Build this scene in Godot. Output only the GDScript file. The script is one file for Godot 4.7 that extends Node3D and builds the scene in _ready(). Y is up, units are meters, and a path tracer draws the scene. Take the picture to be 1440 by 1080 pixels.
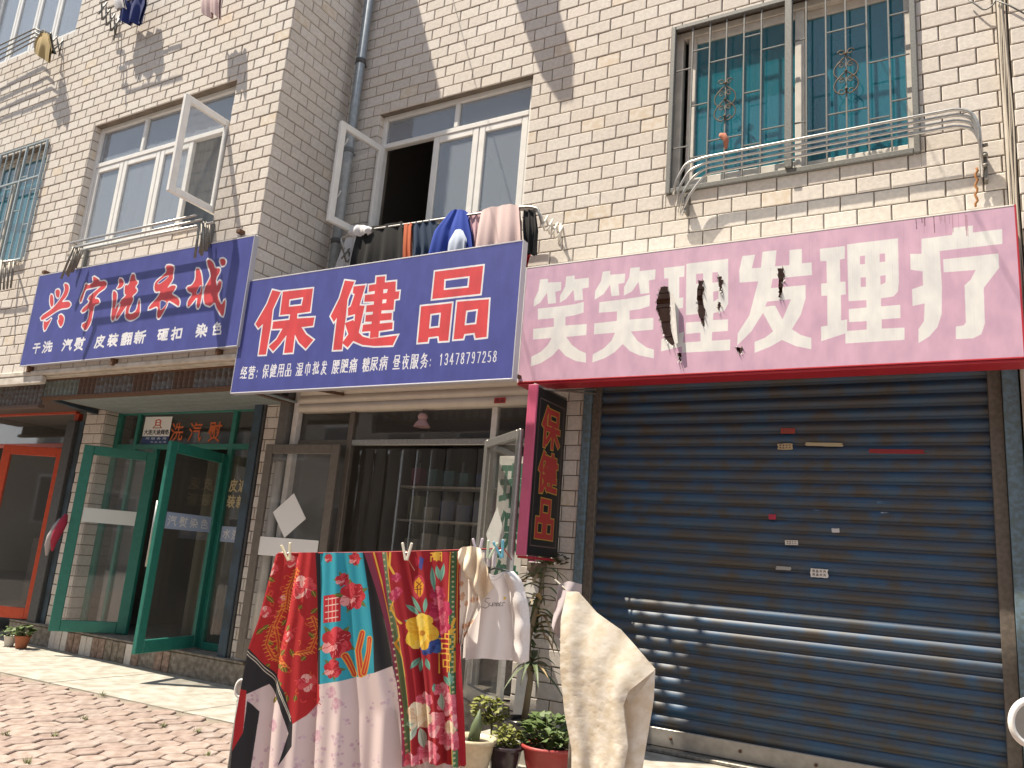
extends Node3D
# A row of small shops under brick-tiled flats: three big signboards, roller shutter, washing on lines.
# Units are metres. The plane z = 0 is the face of the main wall, x runs along it, +z points to the street.

const CAM_POS := Vector3(0, 1.14, 6.3)
const FOCAL := 1119.45          # in pixels of the 1440 x 1080 photograph
const GROUND := -0.33
var cam_basis: Basis
var rng := RandomNumberGenerator.new()
var counts := {}
var mats := {}
var mesh_cache := {}

# ---------------------------------------------------------------- pixel -> place
func ray(px: float, py: float) -> Vector3:
	return cam_basis * Vector3((px - 720.0) / FOCAL, -(py - 540.0) / FOCAL, -1.0)
func W(px: float, py: float, z: float) -> Vector3:      # on a plane parallel to the wall
	var d := ray(px, py)
	return CAM_POS + d * ((z - CAM_POS.z) / d.z)
func Wx(px: float, py: float, x: float) -> Vector3:
	var d := ray(px, py)
	return CAM_POS + d * ((x - CAM_POS.x) / d.x)
func Wy(px: float, py: float, y: float) -> Vector3:
	var d := ray(px, py)
	return CAM_POS + d * ((y - CAM_POS.y) / d.y)
func WP(px: float, py: float, o: Vector3, n: Vector3) -> Vector3:  # on any plane
	var d := ray(px, py)
	return CAM_POS + d * ((o - CAM_POS).dot(n) / d.dot(n))
func WD(px: float, py: float, depth: float) -> Vector3:
	return CAM_POS + ray(px, py) * depth
func seen_at(p: Vector3) -> Vector2:
	var c := cam_basis.inverse() * (p - CAM_POS)
	if c.z > -0.1: return Vector2(-9999, -9999)
	return Vector2(720 + FOCAL * c.x / -c.z, 540 - FOCAL * c.y / -c.z)

# ---------------------------------------------------------------- tree helpers
func numbered(n: String) -> String:
	var k: int = counts.get(n, 0)
	counts[n] = k + 1
	return n if k == 0 else "%s_%03d" % [n, k]
func tag(o: Node, label: String, category: String, group := "", kind := "") -> Node:
	if label: o.set_meta("label", label)
	if category: o.set_meta("category", category)
	if group: o.set_meta("group", group)
	if kind: o.set_meta("kind", kind)
	return o
func thing(called: String, label: String, category: String, group := "", at := Vector3.ZERO) -> Node3D:
	var o := Node3D.new()
	o.name = numbered(called)
	add_child(o)
	o.position = at
	tag(o, label, category, group)
	return o
func mi(called: String, mesh: Mesh, m: Material, parent: Node = null, at := Vector3.ZERO) -> MeshInstance3D:
	var o := MeshInstance3D.new()
	o.mesh = mesh
	if m: o.material_override = m
	if parent == null or parent == self:
		o.name = numbered(called)
		add_child(o)
	else:
		o.name = called
		parent.add_child(o, true)
	o.position = at
	return o
func structure(o: Node) -> Node:
	o.set_meta("kind", "structure")
	return o

# ---------------------------------------------------------------- materials
func lin(r: float, g: float, b: float, a := 1.0) -> Color:
	var c := Color(r, g, b).linear_to_srgb()
	c.a = a
	return c
func grain_tex(key: String, freq: float, lo: float, hi: float, seed_: int, size := 256, octaves := 4, cell := false, contrast := 1.0) -> ImageTexture:
	if mats.has("tex_" + key): return mats["tex_" + key]
	var n := FastNoiseLite.new()
	n.seed = seed_
	n.noise_type = FastNoiseLite.TYPE_CELLULAR if cell else FastNoiseLite.TYPE_SIMPLEX_SMOOTH
	n.frequency = freq
	n.fractal_octaves = octaves
	var src := n.get_seamless_image(size, size)
	var im := Image.create(size, size, false, Image.FORMAT_RGB8)
	for y in size:
		for x in size:
			var v := clampf((src.get_pixel(x, y).r - 0.5) * contrast + 0.5, 0, 1)
			var k := lo + (hi - lo) * v
			im.set_pixel(x, y, Color(k, k, k).linear_to_srgb())
	var t := ImageTexture.create_from_image(im)
	mats["tex_" + key] = t
	return t
func tint_tex(key: String, freq: float, a: Color, b: Color, seed_: int, contrast := 1.6, size := 256) -> ImageTexture:   # two real colours mixed by noise (linear colours)
	if mats.has("tex_" + key): return mats["tex_" + key]
	var n := FastNoiseLite.new()
	n.seed = seed_
	n.frequency = freq
	n.fractal_octaves = 5
	var src := n.get_seamless_image(size, size)
	var im := Image.create(size, size, false, Image.FORMAT_RGB8)
	for y in size:
		for x in size:
			var v := clampf((src.get_pixel(x, y).r - 0.5) * contrast + 0.5, 0, 1)
			im.set_pixel(x, y, a.lerp(b, v).linear_to_srgb())
	var t := ImageTexture.create_from_image(im)
	mats["tex_" + key] = t
	return t
func mat(key: String, c: Color, rough := 0.8, metal := 0.0, tex: Texture2D = null, tex_scale := 1.0, spec := 0.5) -> StandardMaterial3D:
	if mats.has(key): return mats[key]
	var m := StandardMaterial3D.new()
	m.resource_name = key
	m.albedo_color = c
	m.roughness = rough
	m.metallic = metal
	m.metallic_specular = spec
	m.cull_mode = BaseMaterial3D.CULL_DISABLED
	if tex:
		m.albedo_texture = tex
		m.uv1_triplanar = true
		m.uv1_world_triplanar = true
		m.uv1_scale = Vector3.ONE * tex_scale
	mats[key] = m
	return m
func bumpy(m: StandardMaterial3D, tex: Texture2D, depth_cm: float) -> StandardMaterial3D:
	m.heightmap_enabled = true
	m.heightmap_texture = tex
	m.heightmap_scale = depth_cm
	return m
func glass(key: String, c: Color, alpha: float, rough := 0.02) -> StandardMaterial3D:
	if mats.has(key): return mats[key]
	var m := StandardMaterial3D.new()
	m.resource_name = key
	m.transparency = BaseMaterial3D.TRANSPARENCY_ALPHA
	c.a = alpha
	m.albedo_color = c
	m.roughness = rough
	m.cull_mode = BaseMaterial3D.CULL_DISABLED
	mats[key] = m
	return m
func print_mat(key: String, im: Image, rough := 0.6, scissor := false, cloth := false) -> StandardMaterial3D:
	var m := StandardMaterial3D.new()
	m.resource_name = key
	m.albedo_texture = ImageTexture.create_from_image(im)
	m.roughness = rough
	m.cull_mode = BaseMaterial3D.CULL_DISABLED
	m.texture_repeat = false
	if scissor:
		m.transparency = BaseMaterial3D.TRANSPARENCY_ALPHA_SCISSOR
		m.alpha_scissor_threshold = 0.5
	if cloth:
		m.backlight_enabled = true
		m.backlight = Color(0.25, 0.25, 0.25)
	return m

# ---------------------------------------------------------------- mesh helpers
func quad(st: SurfaceTool, a: Vector3, b: Vector3, c: Vector3, d: Vector3, uv := []) -> void:
	var p := [a, b, c, a, c, d]
	var u := [0, 1, 2, 0, 2, 3]
	for i in 6:
		if uv: st.set_uv(uv[u[i]])
		st.add_vertex(p[i])
func begin(smooth := false) -> SurfaceTool:
	var st := SurfaceTool.new()
	st.begin(Mesh.PRIMITIVE_TRIANGLES)
	st.set_smooth_group(0 if smooth else -1)
	return st
func done(st: SurfaceTool) -> ArrayMesh:
	st.generate_normals()
	return st.commit()
func cbox(size: Vector3, bev := 0.004) -> ArrayMesh:      # box with chamfered edges
	var key := "cb%d_%d_%d_%d" % [roundi(size.x * 2000), roundi(size.y * 2000), roundi(size.z * 2000), roundi(bev * 10000)]
	if mesh_cache.has(key): return mesh_cache[key]
	var h := size / 2
	bev = minf(bev, minf(h.x, minf(h.y, h.z)) * 0.45)
	var pts := PackedVector3Array()
	var st := begin()
	# each corner gives three points, one on each face
	var P := func(sx: int, sy: int, sz: int, ax: int) -> Vector3:
		var v := Vector3(sx * (h.x - bev), sy * (h.y - bev), sz * (h.z - bev))
		v[ax] = [sx * h.x, sy * h.y, sz * h.z][ax]
		return v
	for ax in 3:
		for s in [-1, 1]:
			var b := (ax + 1) % 3
			var c := (ax + 2) % 3
			var q := []
			for k in [[-1, -1], [-1, 1], [1, 1], [1, -1]]:
				var sg := [0, 0, 0]
				sg[ax] = s; sg[b] = k[0]; sg[c] = k[1]
				q.append(P.call(sg[0], sg[1], sg[2], ax))
			if s > 0: quad(st, q[0], q[1], q[2], q[3])
			else: quad(st, q[3], q[2], q[1], q[0])
	for ax in 3:      # edges along ax
		var b := (ax + 1) % 3
		var c := (ax + 2) % 3
		for k in [[-1, -1], [-1, 1], [1, 1], [1, -1]]:
			var q := []
			for e in [[-1, b], [-1, c], [1, c], [1, b]]:
				var sg := [0, 0, 0]
				sg[ax] = e[0]; sg[b] = k[0]; sg[c] = k[1]
				q.append(P.call(sg[0], sg[1], sg[2], e[1]))
			if k[0] * k[1] > 0: quad(st, q[0], q[1], q[2], q[3])
			else: quad(st, q[3], q[2], q[1], q[0])
	for sx in [-1, 1]:
		for sy in [-1, 1]:
			for sz in [-1, 1]:
				var t := [P.call(sx, sy, sz, 0), P.call(sx, sy, sz, 1), P.call(sx, sy, sz, 2)]
				if sx * sy * sz > 0: t.reverse()
				for v in t: st.add_vertex(v)
	var m := done(st)
	mesh_cache[key] = m
	return m
func inside(parent: Node) -> Transform3D:      # world -> the parent's space
	return (parent as Node3D).global_transform.affine_inverse() if parent and parent != self else Transform3D()
func box(called: String, a: Vector3, b: Vector3, m: Material, parent: Node = null, bev := 0.004) -> MeshInstance3D:   # between two corners, in the parent's space
	var lo := Vector3(minf(a.x, b.x), minf(a.y, b.y), minf(a.z, b.z))
	var hi := Vector3(maxf(a.x, b.x), maxf(a.y, b.y), maxf(a.z, b.z))
	var o := mi(called, cbox(hi - lo, bev), m, parent)
	o.transform = inside(parent) * Transform3D(Basis(), (lo + hi) / 2)
	return o
func beam(called: String, a: Vector3, b: Vector3, w: float, d: float, m: Material, parent: Node = null, up := Vector3.UP, bev := 0.003) -> MeshInstance3D:   # box bar from a to b (world), w across, d the other way
	var ax := (b - a).normalized()
	if absf(ax.dot(up)) > 0.95: up = Vector3.FORWARD
	var sd := ax.cross(up).normalized()
	var u2 := sd.cross(ax).normalized()
	var o := mi(called, cbox(Vector3(w, (b - a).length(), d), bev), m, parent)
	o.transform = inside(parent) * Transform3D(Basis(sd, ax, u2), (a + b) / 2)
	return o
func tube_st(st: SurfaceTool, pts: Array, r, sides := 8, caps := true) -> void:
	var rings := []
	var n := pts.size()
	var ref := Vector3.UP
	for i in n:
		var t: Vector3 = ((pts[mini(i + 1, n - 1)] as Vector3) - (pts[maxi(i - 1, 0)] as Vector3)).normalized()
		if absf(t.dot(ref)) > 0.9: ref = Vector3.RIGHT if absf(t.x) < 0.7 else Vector3.FORWARD
		var s := t.cross(ref).normalized()
		var u := s.cross(t).normalized()
		ref = u
		var rr: float = r[i] if r is Array else r
		var ring := []
		for k in sides:
			var a := TAU * k / sides
			ring.append((pts[i] as Vector3) + (s * cos(a) + u * sin(a)) * rr)
		rings.append(ring)
	for i in n - 1:
		for k in sides:
			var k2 := (k + 1) % sides
			quad(st, rings[i][k], rings[i + 1][k], rings[i + 1][k2], rings[i][k2])
	if caps:
		for e in [0, n - 1]:
			var ctr: Vector3 = pts[e]
			for k in sides:
				var k2 := (k + 1) % sides
				var q := [rings[e][k], rings[e][k2], ctr] if e == 0 else [rings[e][k2], rings[e][k], ctr]
				for v in q: st.add_vertex(v)
func tube(called: String, pts: Array, r, m: Material, parent: Node = null, sides := 8) -> MeshInstance3D:
	var st := begin(true)
	var loc := []
	for p in pts: loc.append(inside(parent) * (p as Vector3))
	tube_st(st, loc, r, sides)
	return mi(called, done(st), m, parent)
func bend(pts: Array, r: float, n := 5) -> Array:        # polyline with rounded corners
	var out := [pts[0]]
	for i in range(1, pts.size() - 1):
		var p: Vector3 = pts[i]
		var a: Vector3 = (pts[i - 1] as Vector3) - p
		var b: Vector3 = (pts[i + 1] as Vector3) - p
		var d := minf(r, minf(a.length(), b.length()) * 0.45)
		var s := p + a.normalized() * d
		var e := p + b.normalized() * d
		for k in n + 1:
			var t := float(k) / n
			out.append(s.lerp(p, t).lerp(p.lerp(e, t), t))
	out.append(pts[-1])
	return out
func lathe(called: String, prof: Array, m: Material, parent: Node, at := Vector3.ZERO, sides := 24) -> MeshInstance3D:    # prof: [r, y] pairs from bottom up
	var st := begin(true)
	for i in prof.size() - 1:
		for k in sides:
			var a := TAU * k / sides
			var b := TAU * (k + 1) / sides
			var p0 := Vector3(cos(a) * prof[i][0], prof[i][1], sin(a) * prof[i][0])
			var p1 := Vector3(cos(b) * prof[i][0], prof[i][1], sin(b) * prof[i][0])
			var p2 := Vector3(cos(b) * prof[i + 1][0], prof[i + 1][1], sin(b) * prof[i + 1][0])
			var p3 := Vector3(cos(a) * prof[i + 1][0], prof[i + 1][1], sin(a) * prof[i + 1][0])
			quad(st, p0, p1, p2, p3)
	return mi(called, done(st), m, parent, at)
func panel(called: String, a: Vector3, b: Vector3, c: Vector3, d: Vector3, m: Material, parent: Node) -> MeshInstance3D:   # a quad with uv, a = top left, b = top right, c = bottom right, d = bottom left
	var t := inside(parent)
	var st := begin()
	quad(st, t * a, t * b, t * c, t * d, [Vector2(0, 0), Vector2(1, 0), Vector2(1, 1), Vector2(0, 1)])
	return mi(called, done(st), m, parent)

# ---------------------------------------------------------------- print canvas (for lettering and cloth prints)
class Canvas:
	var im: Image
	var w: int
	var h: int
	var ss := 2
	func _init(w_: int, h_: int, c: Color) -> void:
		w = w_; h = h_
		im = Image.create(w * ss, h * ss, false, Image.FORMAT_RGBA8)
		im.fill(c)
	func poly(pts: PackedVector2Array, c: Color) -> void:      # pts in canvas pixels
		var y0 := INF
		var y1 := -INF
		for p in pts:
			y0 = minf(y0, p.y); y1 = maxf(y1, p.y)
		var a := maxi(0, floori(y0 * ss))
		var b := mini(h * ss - 1, ceili(y1 * ss))
		var n := pts.size()
		for y in range(a, b + 1):
			var yy := (y + 0.5) / ss
			var xs := []
			for i in n:
				var p := pts[i]
				var q := pts[(i + 1) % n]
				if (p.y <= yy) != (q.y <= yy):
					xs.append(p.x + (yy - p.y) / (q.y - p.y) * (q.x - p.x))
			xs.sort()
			for k in range(0, xs.size() - 1, 2):
				var xa := maxi(0, roundi(xs[k] * ss))
				var xb := mini(w * ss, roundi(xs[k + 1] * ss))
				if xb > xa: im.fill_rect(Rect2i(xa, y, xb - xa, 1), c)
	func line(pts: PackedVector2Array, wd: float, c: Color, round_ := true) -> void:
		for i in pts.size() - 1:
			var p := pts[i]
			var q := pts[i + 1]
			if p.distance_to(q) < 0.01: continue
			var d := (q - p).normalized()
			var e := d * wd * 0.5
			var s := Vector2(-d.y, d.x) * wd * 0.5
			if round_:
				poly(PackedVector2Array([p + s, q + s, q - s, p - s]), c)
			else:
				poly(PackedVector2Array([p + s - e, q + s + e, q - s + e, p - s - e]), c)
		if round_:
			for p in pts: disc(p, wd * 0.5, c)
	func disc(p: Vector2, r: float, c: Color, ry := -1.0, n := 14) -> void:
		if ry < 0: ry = r
		var q := PackedVector2Array()
		for k in n: q.append(p + Vector2(cos(TAU * k / n) * r, sin(TAU * k / n) * ry))
		poly(q, c)
	func finish() -> Image:
		im.resize(w, h, Image.INTERPOLATE_TRILINEAR if false else Image.INTERPOLATE_BILINEAR)
		return im

# ---------------------------------------------------------------- stroke glyphs on a 100 x 100 grid
const SHUI := [[10, 8, 24, 20], [4, 36, 18, 46], [6, 94, 24, 60]]
const YUE := [[10, 8, 10, 60, 4, 96], [10, 8, 34, 8, 34, 94, 26, 90], [10, 34, 34, 34], [10, 58, 34, 58]]
const BING := [[52, 2, 56, 12], [20, 14, 96, 14], [20, 14, 20, 60, 6, 96], [4, 28, 12, 40], [4, 62, 18, 52]]
const SHOU := [[4, 26, 40, 26], [24, 6, 24, 94, 12, 88], [4, 64, 40, 48]]
const GLYPH := {
	"干": [[18, 15, 82, 15], [6, 48, 94, 48], [50, 15, 50, 96]],
	"洗": ["SHUI", [44, 10, 36, 34], [40, 26, 90, 26], [62, 6, 62, 52], [30, 52, 96, 52], [52, 52, 48, 76, 30, 94], [72, 52, 72, 88, 94, 88, 94, 74]],
	"汽": ["SHUI", [46, 6, 34, 30], [44, 16, 92, 16], [44, 32, 84, 32], [36, 48, 80, 48, 80, 78, 90, 94, 96, 82]],
	"熨": [[14, 8, 48, 8, 48, 24, 14, 24], [14, 8, 14, 36, 6, 56], [20, 34, 48, 34], [16, 44, 50, 44], [34, 44, 34, 62], [22, 50, 16, 60], [44, 50, 50, 58], [56, 22, 96, 22], [80, 6, 80, 60, 70, 56], [62, 34, 68, 44], [24, 70, 30, 80], [76, 68, 66, 80], [50, 62, 48, 80, 14, 98], [50, 78, 88, 98]],
	"皮": [[18, 18, 88, 18, 80, 32], [18, 18, 18, 56, 6, 94], [52, 4, 52, 42], [18, 42, 78, 42, 62, 70, 24, 96], [34, 52, 58, 78, 94, 96]],
	"装": [[10, 10, 20, 20], [8, 40, 24, 30], [28, 6, 28, 46], [40, 18, 94, 18], [66, 4, 66, 40], [46, 40, 88, 40], [6, 56, 94, 56], [50, 46, 50, 56], [46, 58, 8, 82], [32, 72, 32, 94, 50, 86], [50, 60, 68, 80, 94, 96], [84, 64, 64, 76]],
	"翻": [[42, 6, 10, 14], [6, 26, 50, 26], [28, 12, 28, 50], [14, 14, 20, 24], [42, 12, 38, 24], [28, 28, 8, 48], [28, 28, 48, 46], [10, 54, 46, 54, 46, 94, 10, 94, 10, 54], [10, 74, 46, 74], [28, 54, 28, 94], [54, 12, 72, 12, 72, 94, 66, 90], [56, 30, 64, 42], [54, 72, 70, 58], [78, 12, 96, 12, 96, 94, 90, 90], [80, 30, 88, 42], [78, 72, 94, 58]],
	"新": [[28, 4, 32, 14], [8, 18, 52, 18], [18, 22, 22, 34], [44, 20, 38, 34], [6, 38, 54, 38], [8, 56, 54, 56], [30, 38, 30, 94, 22, 90], [24, 60, 8, 82], [38, 64, 50, 78], [90, 8, 62, 16], [64, 14, 64, 60, 54, 94], [64, 42, 96, 42], [82, 42, 82, 96]],
	"砸": [[6, 14, 42, 14], [24, 14, 6, 56], [16, 44, 38, 44, 38, 84, 16, 84, 16, 44], [50, 12, 96, 12], [52, 12, 52, 92, 96, 92], [60, 32, 90, 32, 90, 68], [60, 32, 60, 72], [75, 20, 75, 84]],
	"扣": ["SHOU", [52, 22, 92, 22, 92, 84, 52, 84, 52, 22]],
	"染": [[12, 8, 22, 16], [8, 28, 18, 34], [8, 50, 26, 36], [34, 18, 72, 18, 70, 44, 92, 46, 92, 36], [52, 6, 48, 30, 30, 50], [6, 62, 94, 62], [50, 50, 50, 96], [46, 64, 10, 92], [54, 64, 90, 92]],
	"色": [[38, 4, 10, 34], [30, 16, 66, 16, 52, 32], [18, 34, 80, 34, 80, 60, 18, 60], [18, 34, 18, 90, 90, 90, 90, 74], [48, 34, 48, 60]],
	"经": [[28, 6, 8, 36, 30, 36], [34, 24, 6, 60, 36, 56], [6, 90, 38, 80], [48, 12, 86, 12, 40, 54], [58, 30, 94, 52], [48, 60, 92, 60], [70, 60, 70, 92], [40, 92, 98, 92]],
	"营": [[6, 16, 94, 16], [32, 6, 32, 26], [68, 6, 68, 26], [8, 46, 10, 32, 92, 32, 88, 46], [30, 44, 70, 44, 70, 60, 30, 60, 30, 44], [20, 70, 80, 70, 80, 96, 20, 96, 20, 70]],
	"：": [[20, 40, 20, 50], [20, 78, 20, 88]],
	"保": [[26, 4, 6, 46], [18, 34, 18, 98], [38, 8, 86, 8, 86, 38, 38, 38, 38, 8], [30, 54, 96, 54], [62, 38, 62, 98], [60, 56, 30, 88], [64, 56, 96, 88]],
	"健": [[22, 4, 4, 44], [14, 34, 14, 98], [26, 14, 44, 14, 30, 44, 44, 44, 38, 72, 24, 94], [28, 62, 50, 90, 98, 92], [52, 14, 88, 14, 88, 40, 52, 40], [46, 27, 98, 27], [70, 4, 70, 80], [52, 54, 90, 54], [48, 68, 94, 68]],
	"用": [[18, 8, 18, 60, 6, 96], [18, 8, 88, 8, 88, 94, 76, 90], [18, 36, 88, 36], [18, 62, 88, 62], [52, 8, 52, 94]],
	"品": [[28, 6, 72, 6, 72, 42, 28, 42, 28, 6], [6, 54, 44, 54, 44, 94, 6, 94, 6, 54], [56, 54, 94, 54, 94, 94, 56, 94, 56, 54]],
	"湿": ["SHUI", [38, 8, 88, 8, 88, 46, 38, 46, 38, 8], [38, 27, 88, 27], [50, 54, 50, 92], [74, 54, 74, 92], [36, 62, 44, 80], [92, 62, 82, 80], [28, 94, 98, 94]],
	"巾": [[18, 22, 18, 80], [18, 22, 84, 22, 84, 78, 74, 74], [50, 4, 50, 98]],
	"批": ["SHOU", [48, 10, 48, 90, 64, 82], [48, 42, 66, 42], [76, 8, 76, 88, 96, 88, 96, 74], [92, 28, 76, 46]],
	"发": [[24, 10, 18, 32, 90, 32], [46, 6, 40, 50, 8, 94], [34, 52, 76, 52, 58, 78, 24, 98], [40, 60, 64, 84, 96, 98], [68, 8, 78, 22]],
	"腰": ["YUE", [42, 10, 96, 10], [48, 22, 92, 22, 92, 42, 48, 42, 48, 22], [62, 10, 62, 42], [78, 10, 78, 42], [42, 62, 98, 62], [64, 48, 50, 74, 88, 96], [86, 62, 46, 98]],
	"腿": ["YUE", [60, 8, 88, 8, 88, 42, 60, 42], [60, 8, 60, 58, 72, 54], [60, 25, 88, 25], [72, 44, 92, 62], [92, 46, 80, 54], [42, 12, 50, 22], [40, 40, 50, 40, 50, 76, 40, 90], [46, 80, 60, 94, 98, 94]],
	"痛": ["BING", [38, 24, 86, 24, 66, 36], [36, 42, 36, 96], [36, 42, 90, 42, 90, 94, 82, 90], [36, 58, 90, 58], [36, 74, 90, 74], [63, 42, 63, 94]],
	"糖": [[8, 14, 14, 30], [36, 12, 30, 30], [4, 40, 42, 40], [22, 6, 22, 96], [20, 44, 6, 72], [24, 44, 40, 64], [70, 2, 72, 10], [50, 12, 98, 12], [50, 12, 50, 60, 42, 94], [58, 24, 92, 24, 92, 46, 58, 46], [56, 35, 98, 35], [74, 16, 74, 58], [60, 64, 92, 64, 92, 92, 60, 92, 60, 64]],
	"尿": [[18, 8, 86, 8, 86, 28, 18, 28], [18, 8, 18, 50, 6, 96], [54, 36, 54, 94, 44, 90], [28, 50, 44, 50, 26, 86], [86, 40, 66, 56], [58, 52, 94, 90]],
	"病": ["BING", [36, 28, 94, 28], [40, 44, 40, 96], [40, 44, 90, 44, 90, 94, 82, 90], [64, 28, 62, 56, 46, 76], [64, 56, 82, 76]],
	"昼": [[22, 6, 80, 6, 80, 30, 22, 30], [22, 6, 20, 30, 6, 50], [56, 30, 92, 50], [28, 42, 72, 42, 72, 76, 28, 76, 28, 42], [28, 58, 72, 58], [8, 92, 92, 92]],
	"夜": [[48, 2, 54, 12], [6, 18, 94, 18], [30, 24, 8, 58], [20, 44, 20, 96], [58, 26, 40, 56], [52, 38, 86, 38, 70, 74, 34, 96], [52, 48, 66, 74, 94, 96], [56, 52, 66, 60]],
	"服": ["YUE", [50, 10, 88, 10, 86, 36, 74, 32], [50, 10, 50, 96], [52, 46, 88, 46, 74, 74, 54, 96], [60, 50, 72, 74, 96, 96]],
	"务": [[40, 4, 14, 36], [32, 16, 76, 16, 46, 46, 8, 58], [34, 20, 58, 42, 94, 56], [24, 66, 80, 66, 76, 92, 62, 88], [52, 52, 44, 76, 14, 98]],
	"返": [[10, 8, 22, 20], [6, 38, 20, 38, 20, 74], [4, 94, 20, 78, 40, 94, 98, 94], [88, 8, 44, 14], [44, 14, 44, 52, 32, 76], [44, 34, 84, 34, 66, 62, 40, 78], [52, 46, 90, 78]],
	"水": [[50, 4, 50, 94, 38, 88], [10, 30, 38, 30, 10, 76], [86, 18, 56, 42], [52, 38, 92, 80]],
	"大": [[6, 34, 94, 34], [50, 4, 46, 50, 8, 96], [52, 46, 92, 96]],
	"天": [[14, 14, 86, 14], [6, 44, 94, 44], [50, 14, 46, 56, 8, 96], [52, 50, 92, 96]],
	"连": [[10, 8, 22, 20], [6, 38, 20, 38, 20, 74], [4, 94, 20, 78, 40, 94, 98, 94], [38, 18, 92, 18], [58, 6, 44, 46, 92, 46], [68, 30, 68, 86], [34, 66, 98, 66]],
	"途": [[10, 8, 22, 20], [6, 38, 20, 38, 20, 74], [4, 94, 20, 78, 40, 94, 98, 94], [64, 4, 34, 34], [66, 6, 96, 34], [46, 34, 84, 34], [36, 50, 94, 50], [66, 34, 66, 84], [52, 58, 40, 74], [78, 58, 92, 74]],
	"网": [[14, 10, 14, 96], [14, 10, 88, 10, 88, 94, 76, 90], [22, 26, 44, 78], [46, 22, 20, 80], [54, 26, 76, 78], [78, 22, 54, 80]],
	"络": [[28, 6, 8, 36, 30, 36], [34, 24, 6, 60, 36, 56], [6, 90, 38, 80], [62, 4, 42, 34], [56, 16, 86, 16, 40, 56], [54, 24, 96, 54], [50, 64, 88, 64, 88, 94, 50, 94, 50, 64]],
	"瑞": [[6, 14, 40, 14], [6, 46, 38, 46], [4, 82, 40, 76], [22, 14, 22, 80], [70, 4, 70, 30], [52, 10, 52, 30, 92, 30, 92, 10], [44, 44, 98, 44], [68, 44, 64, 58], [50, 58, 50, 96], [50, 58, 94, 58, 94, 94, 88, 92], [64, 60, 64, 92], [80, 60, 80, 92]],
	"1": [[30, 22, 55, 6, 55, 96]],
	"2": [[20, 26, 30, 8, 66, 8, 78, 26, 70, 46, 20, 94, 82, 94]],
	"3": [[20, 18, 34, 6, 66, 6, 78, 26, 64, 46, 44, 48, 66, 52, 80, 72, 66, 94, 34, 94, 18, 80]],
	"4": [[62, 96, 62, 6, 14, 70, 88, 70]],
	"5": [[76, 8, 30, 8, 26, 46, 60, 42, 80, 60, 76, 84, 56, 95, 20, 88]],
	"7": [[16, 8, 82, 8, 46, 96]],
	"8": [[50, 48, 26, 36, 26, 14, 50, 6, 74, 14, 74, 36, 50, 48, 20, 62, 20, 86, 50, 96, 80, 86, 80, 62, 50, 48]],
	"9": [[76, 34, 64, 52, 36, 52, 22, 30, 36, 7, 64, 7, 77, 30, 74, 70, 56, 95, 24, 90]],
}
func strokes(ch: String) -> Array:
	var out := []
	for s in GLYPH.get(ch, []):
		if s is String: out.append_array({"SHUI": SHUI, "YUE": YUE, "BING": BING, "SHOU": SHOU}[s])
		else: out.append(s)
	return out
func glyph(cv: Canvas, ch: String, x: float, y: float, w: float, h: float, wd: float, c: Color, lean := 0.0, square := true) -> void:
	for s in strokes(ch):
		var p := PackedVector2Array()
		for i in range(0, s.size(), 2):
			p.append(Vector2(x + s[i] * w / 100.0 + lean * (100 - s[i + 1]) * h / 100.0, y + s[i + 1] * h / 100.0))
		cv.line(p, wd, c, not square)
func text(cv: Canvas, words: String, x: float, y: float, w: float, h: float, gap: float, wd: float, c: Color, lean := 0.0) -> void:
	for ch in words:
		glyph(cv, ch, x, y, w, h, wd, c, lean)
		x += w + gap
# a traced outline (in zoomed photo pixels) laid onto a board that stands parallel to the wall
func traced(pts: Array, zx: float, zy: float, k: float, z: float, tl: Vector3, size: Vector2, cw: int, ch: int) -> PackedVector2Array:
	var out := PackedVector2Array()
	for i in range(0, pts.size(), 2):
		var p := W(zx + pts[i] / k, zy + pts[i + 1] / k, z)
		out.append(Vector2((p.x - tl.x) / size.x * cw, (tl.y - p.y) / size.y * ch))
	return out
func grown(p: PackedVector2Array, d: float) -> Array:
	return Geometry2D.offset_polygon(p, d, Geometry2D.JOIN_MITER)
func tidy(p: PackedVector2Array, n := 1) -> PackedVector2Array:      # rounds a traced brush outline
	for k in n:
		var q := PackedVector2Array()
		for i in p.size():
			var a := p[i]
			var b := p[(i + 1) % p.size()]
			q.append(a.lerp(b, 0.22))
			q.append(a.lerp(b, 0.78))
		p = q
	return p
func weather(im: Image, seed_: int, amount: float, streaks: int) -> void:      # faded patches and run-off stains in a print
	var n := FastNoiseLite.new()
	n.seed = seed_
	n.frequency = 0.012
	n.fractal_octaves = 4
	var w := im.get_width()
	var h := im.get_height()
	var r := RandomNumberGenerator.new()
	r.seed = seed_
	for i in streaks:
		var x := r.randi_range(0, w - 1)
		var top := r.randi_range(0, h / 3) if r.randf() < 0.6 else r.randi_range(0, h - 20)
		var len_ := r.randi_range(h / 12, h / 2)
		var a := r.randf_range(0.05, 0.16)
		var dark := r.randf() < 0.6
		for y in range(top, mini(h, top + len_)):
			var c := im.get_pixel(x, y)
			var k := a * (1.0 - float(y - top) / len_) * r.randf_range(0.5, 1.0)
			var t := Color(0.35, 0.3, 0.27, c.a) if dark else Color(0.85, 0.84, 0.86, c.a)
			im.set_pixel(x, y, c.lerp(t, k))
	for y in h:
		for x in w:
			var c := im.get_pixel(x, y)
			var v := n.get_noise_2d(x, y * 0.5) * amount
			im.set_pixel(x, y, Color(c.r * (1 + v), c.g * (1 + v), c.b * (1 + v * 0.8), c.a))

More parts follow.
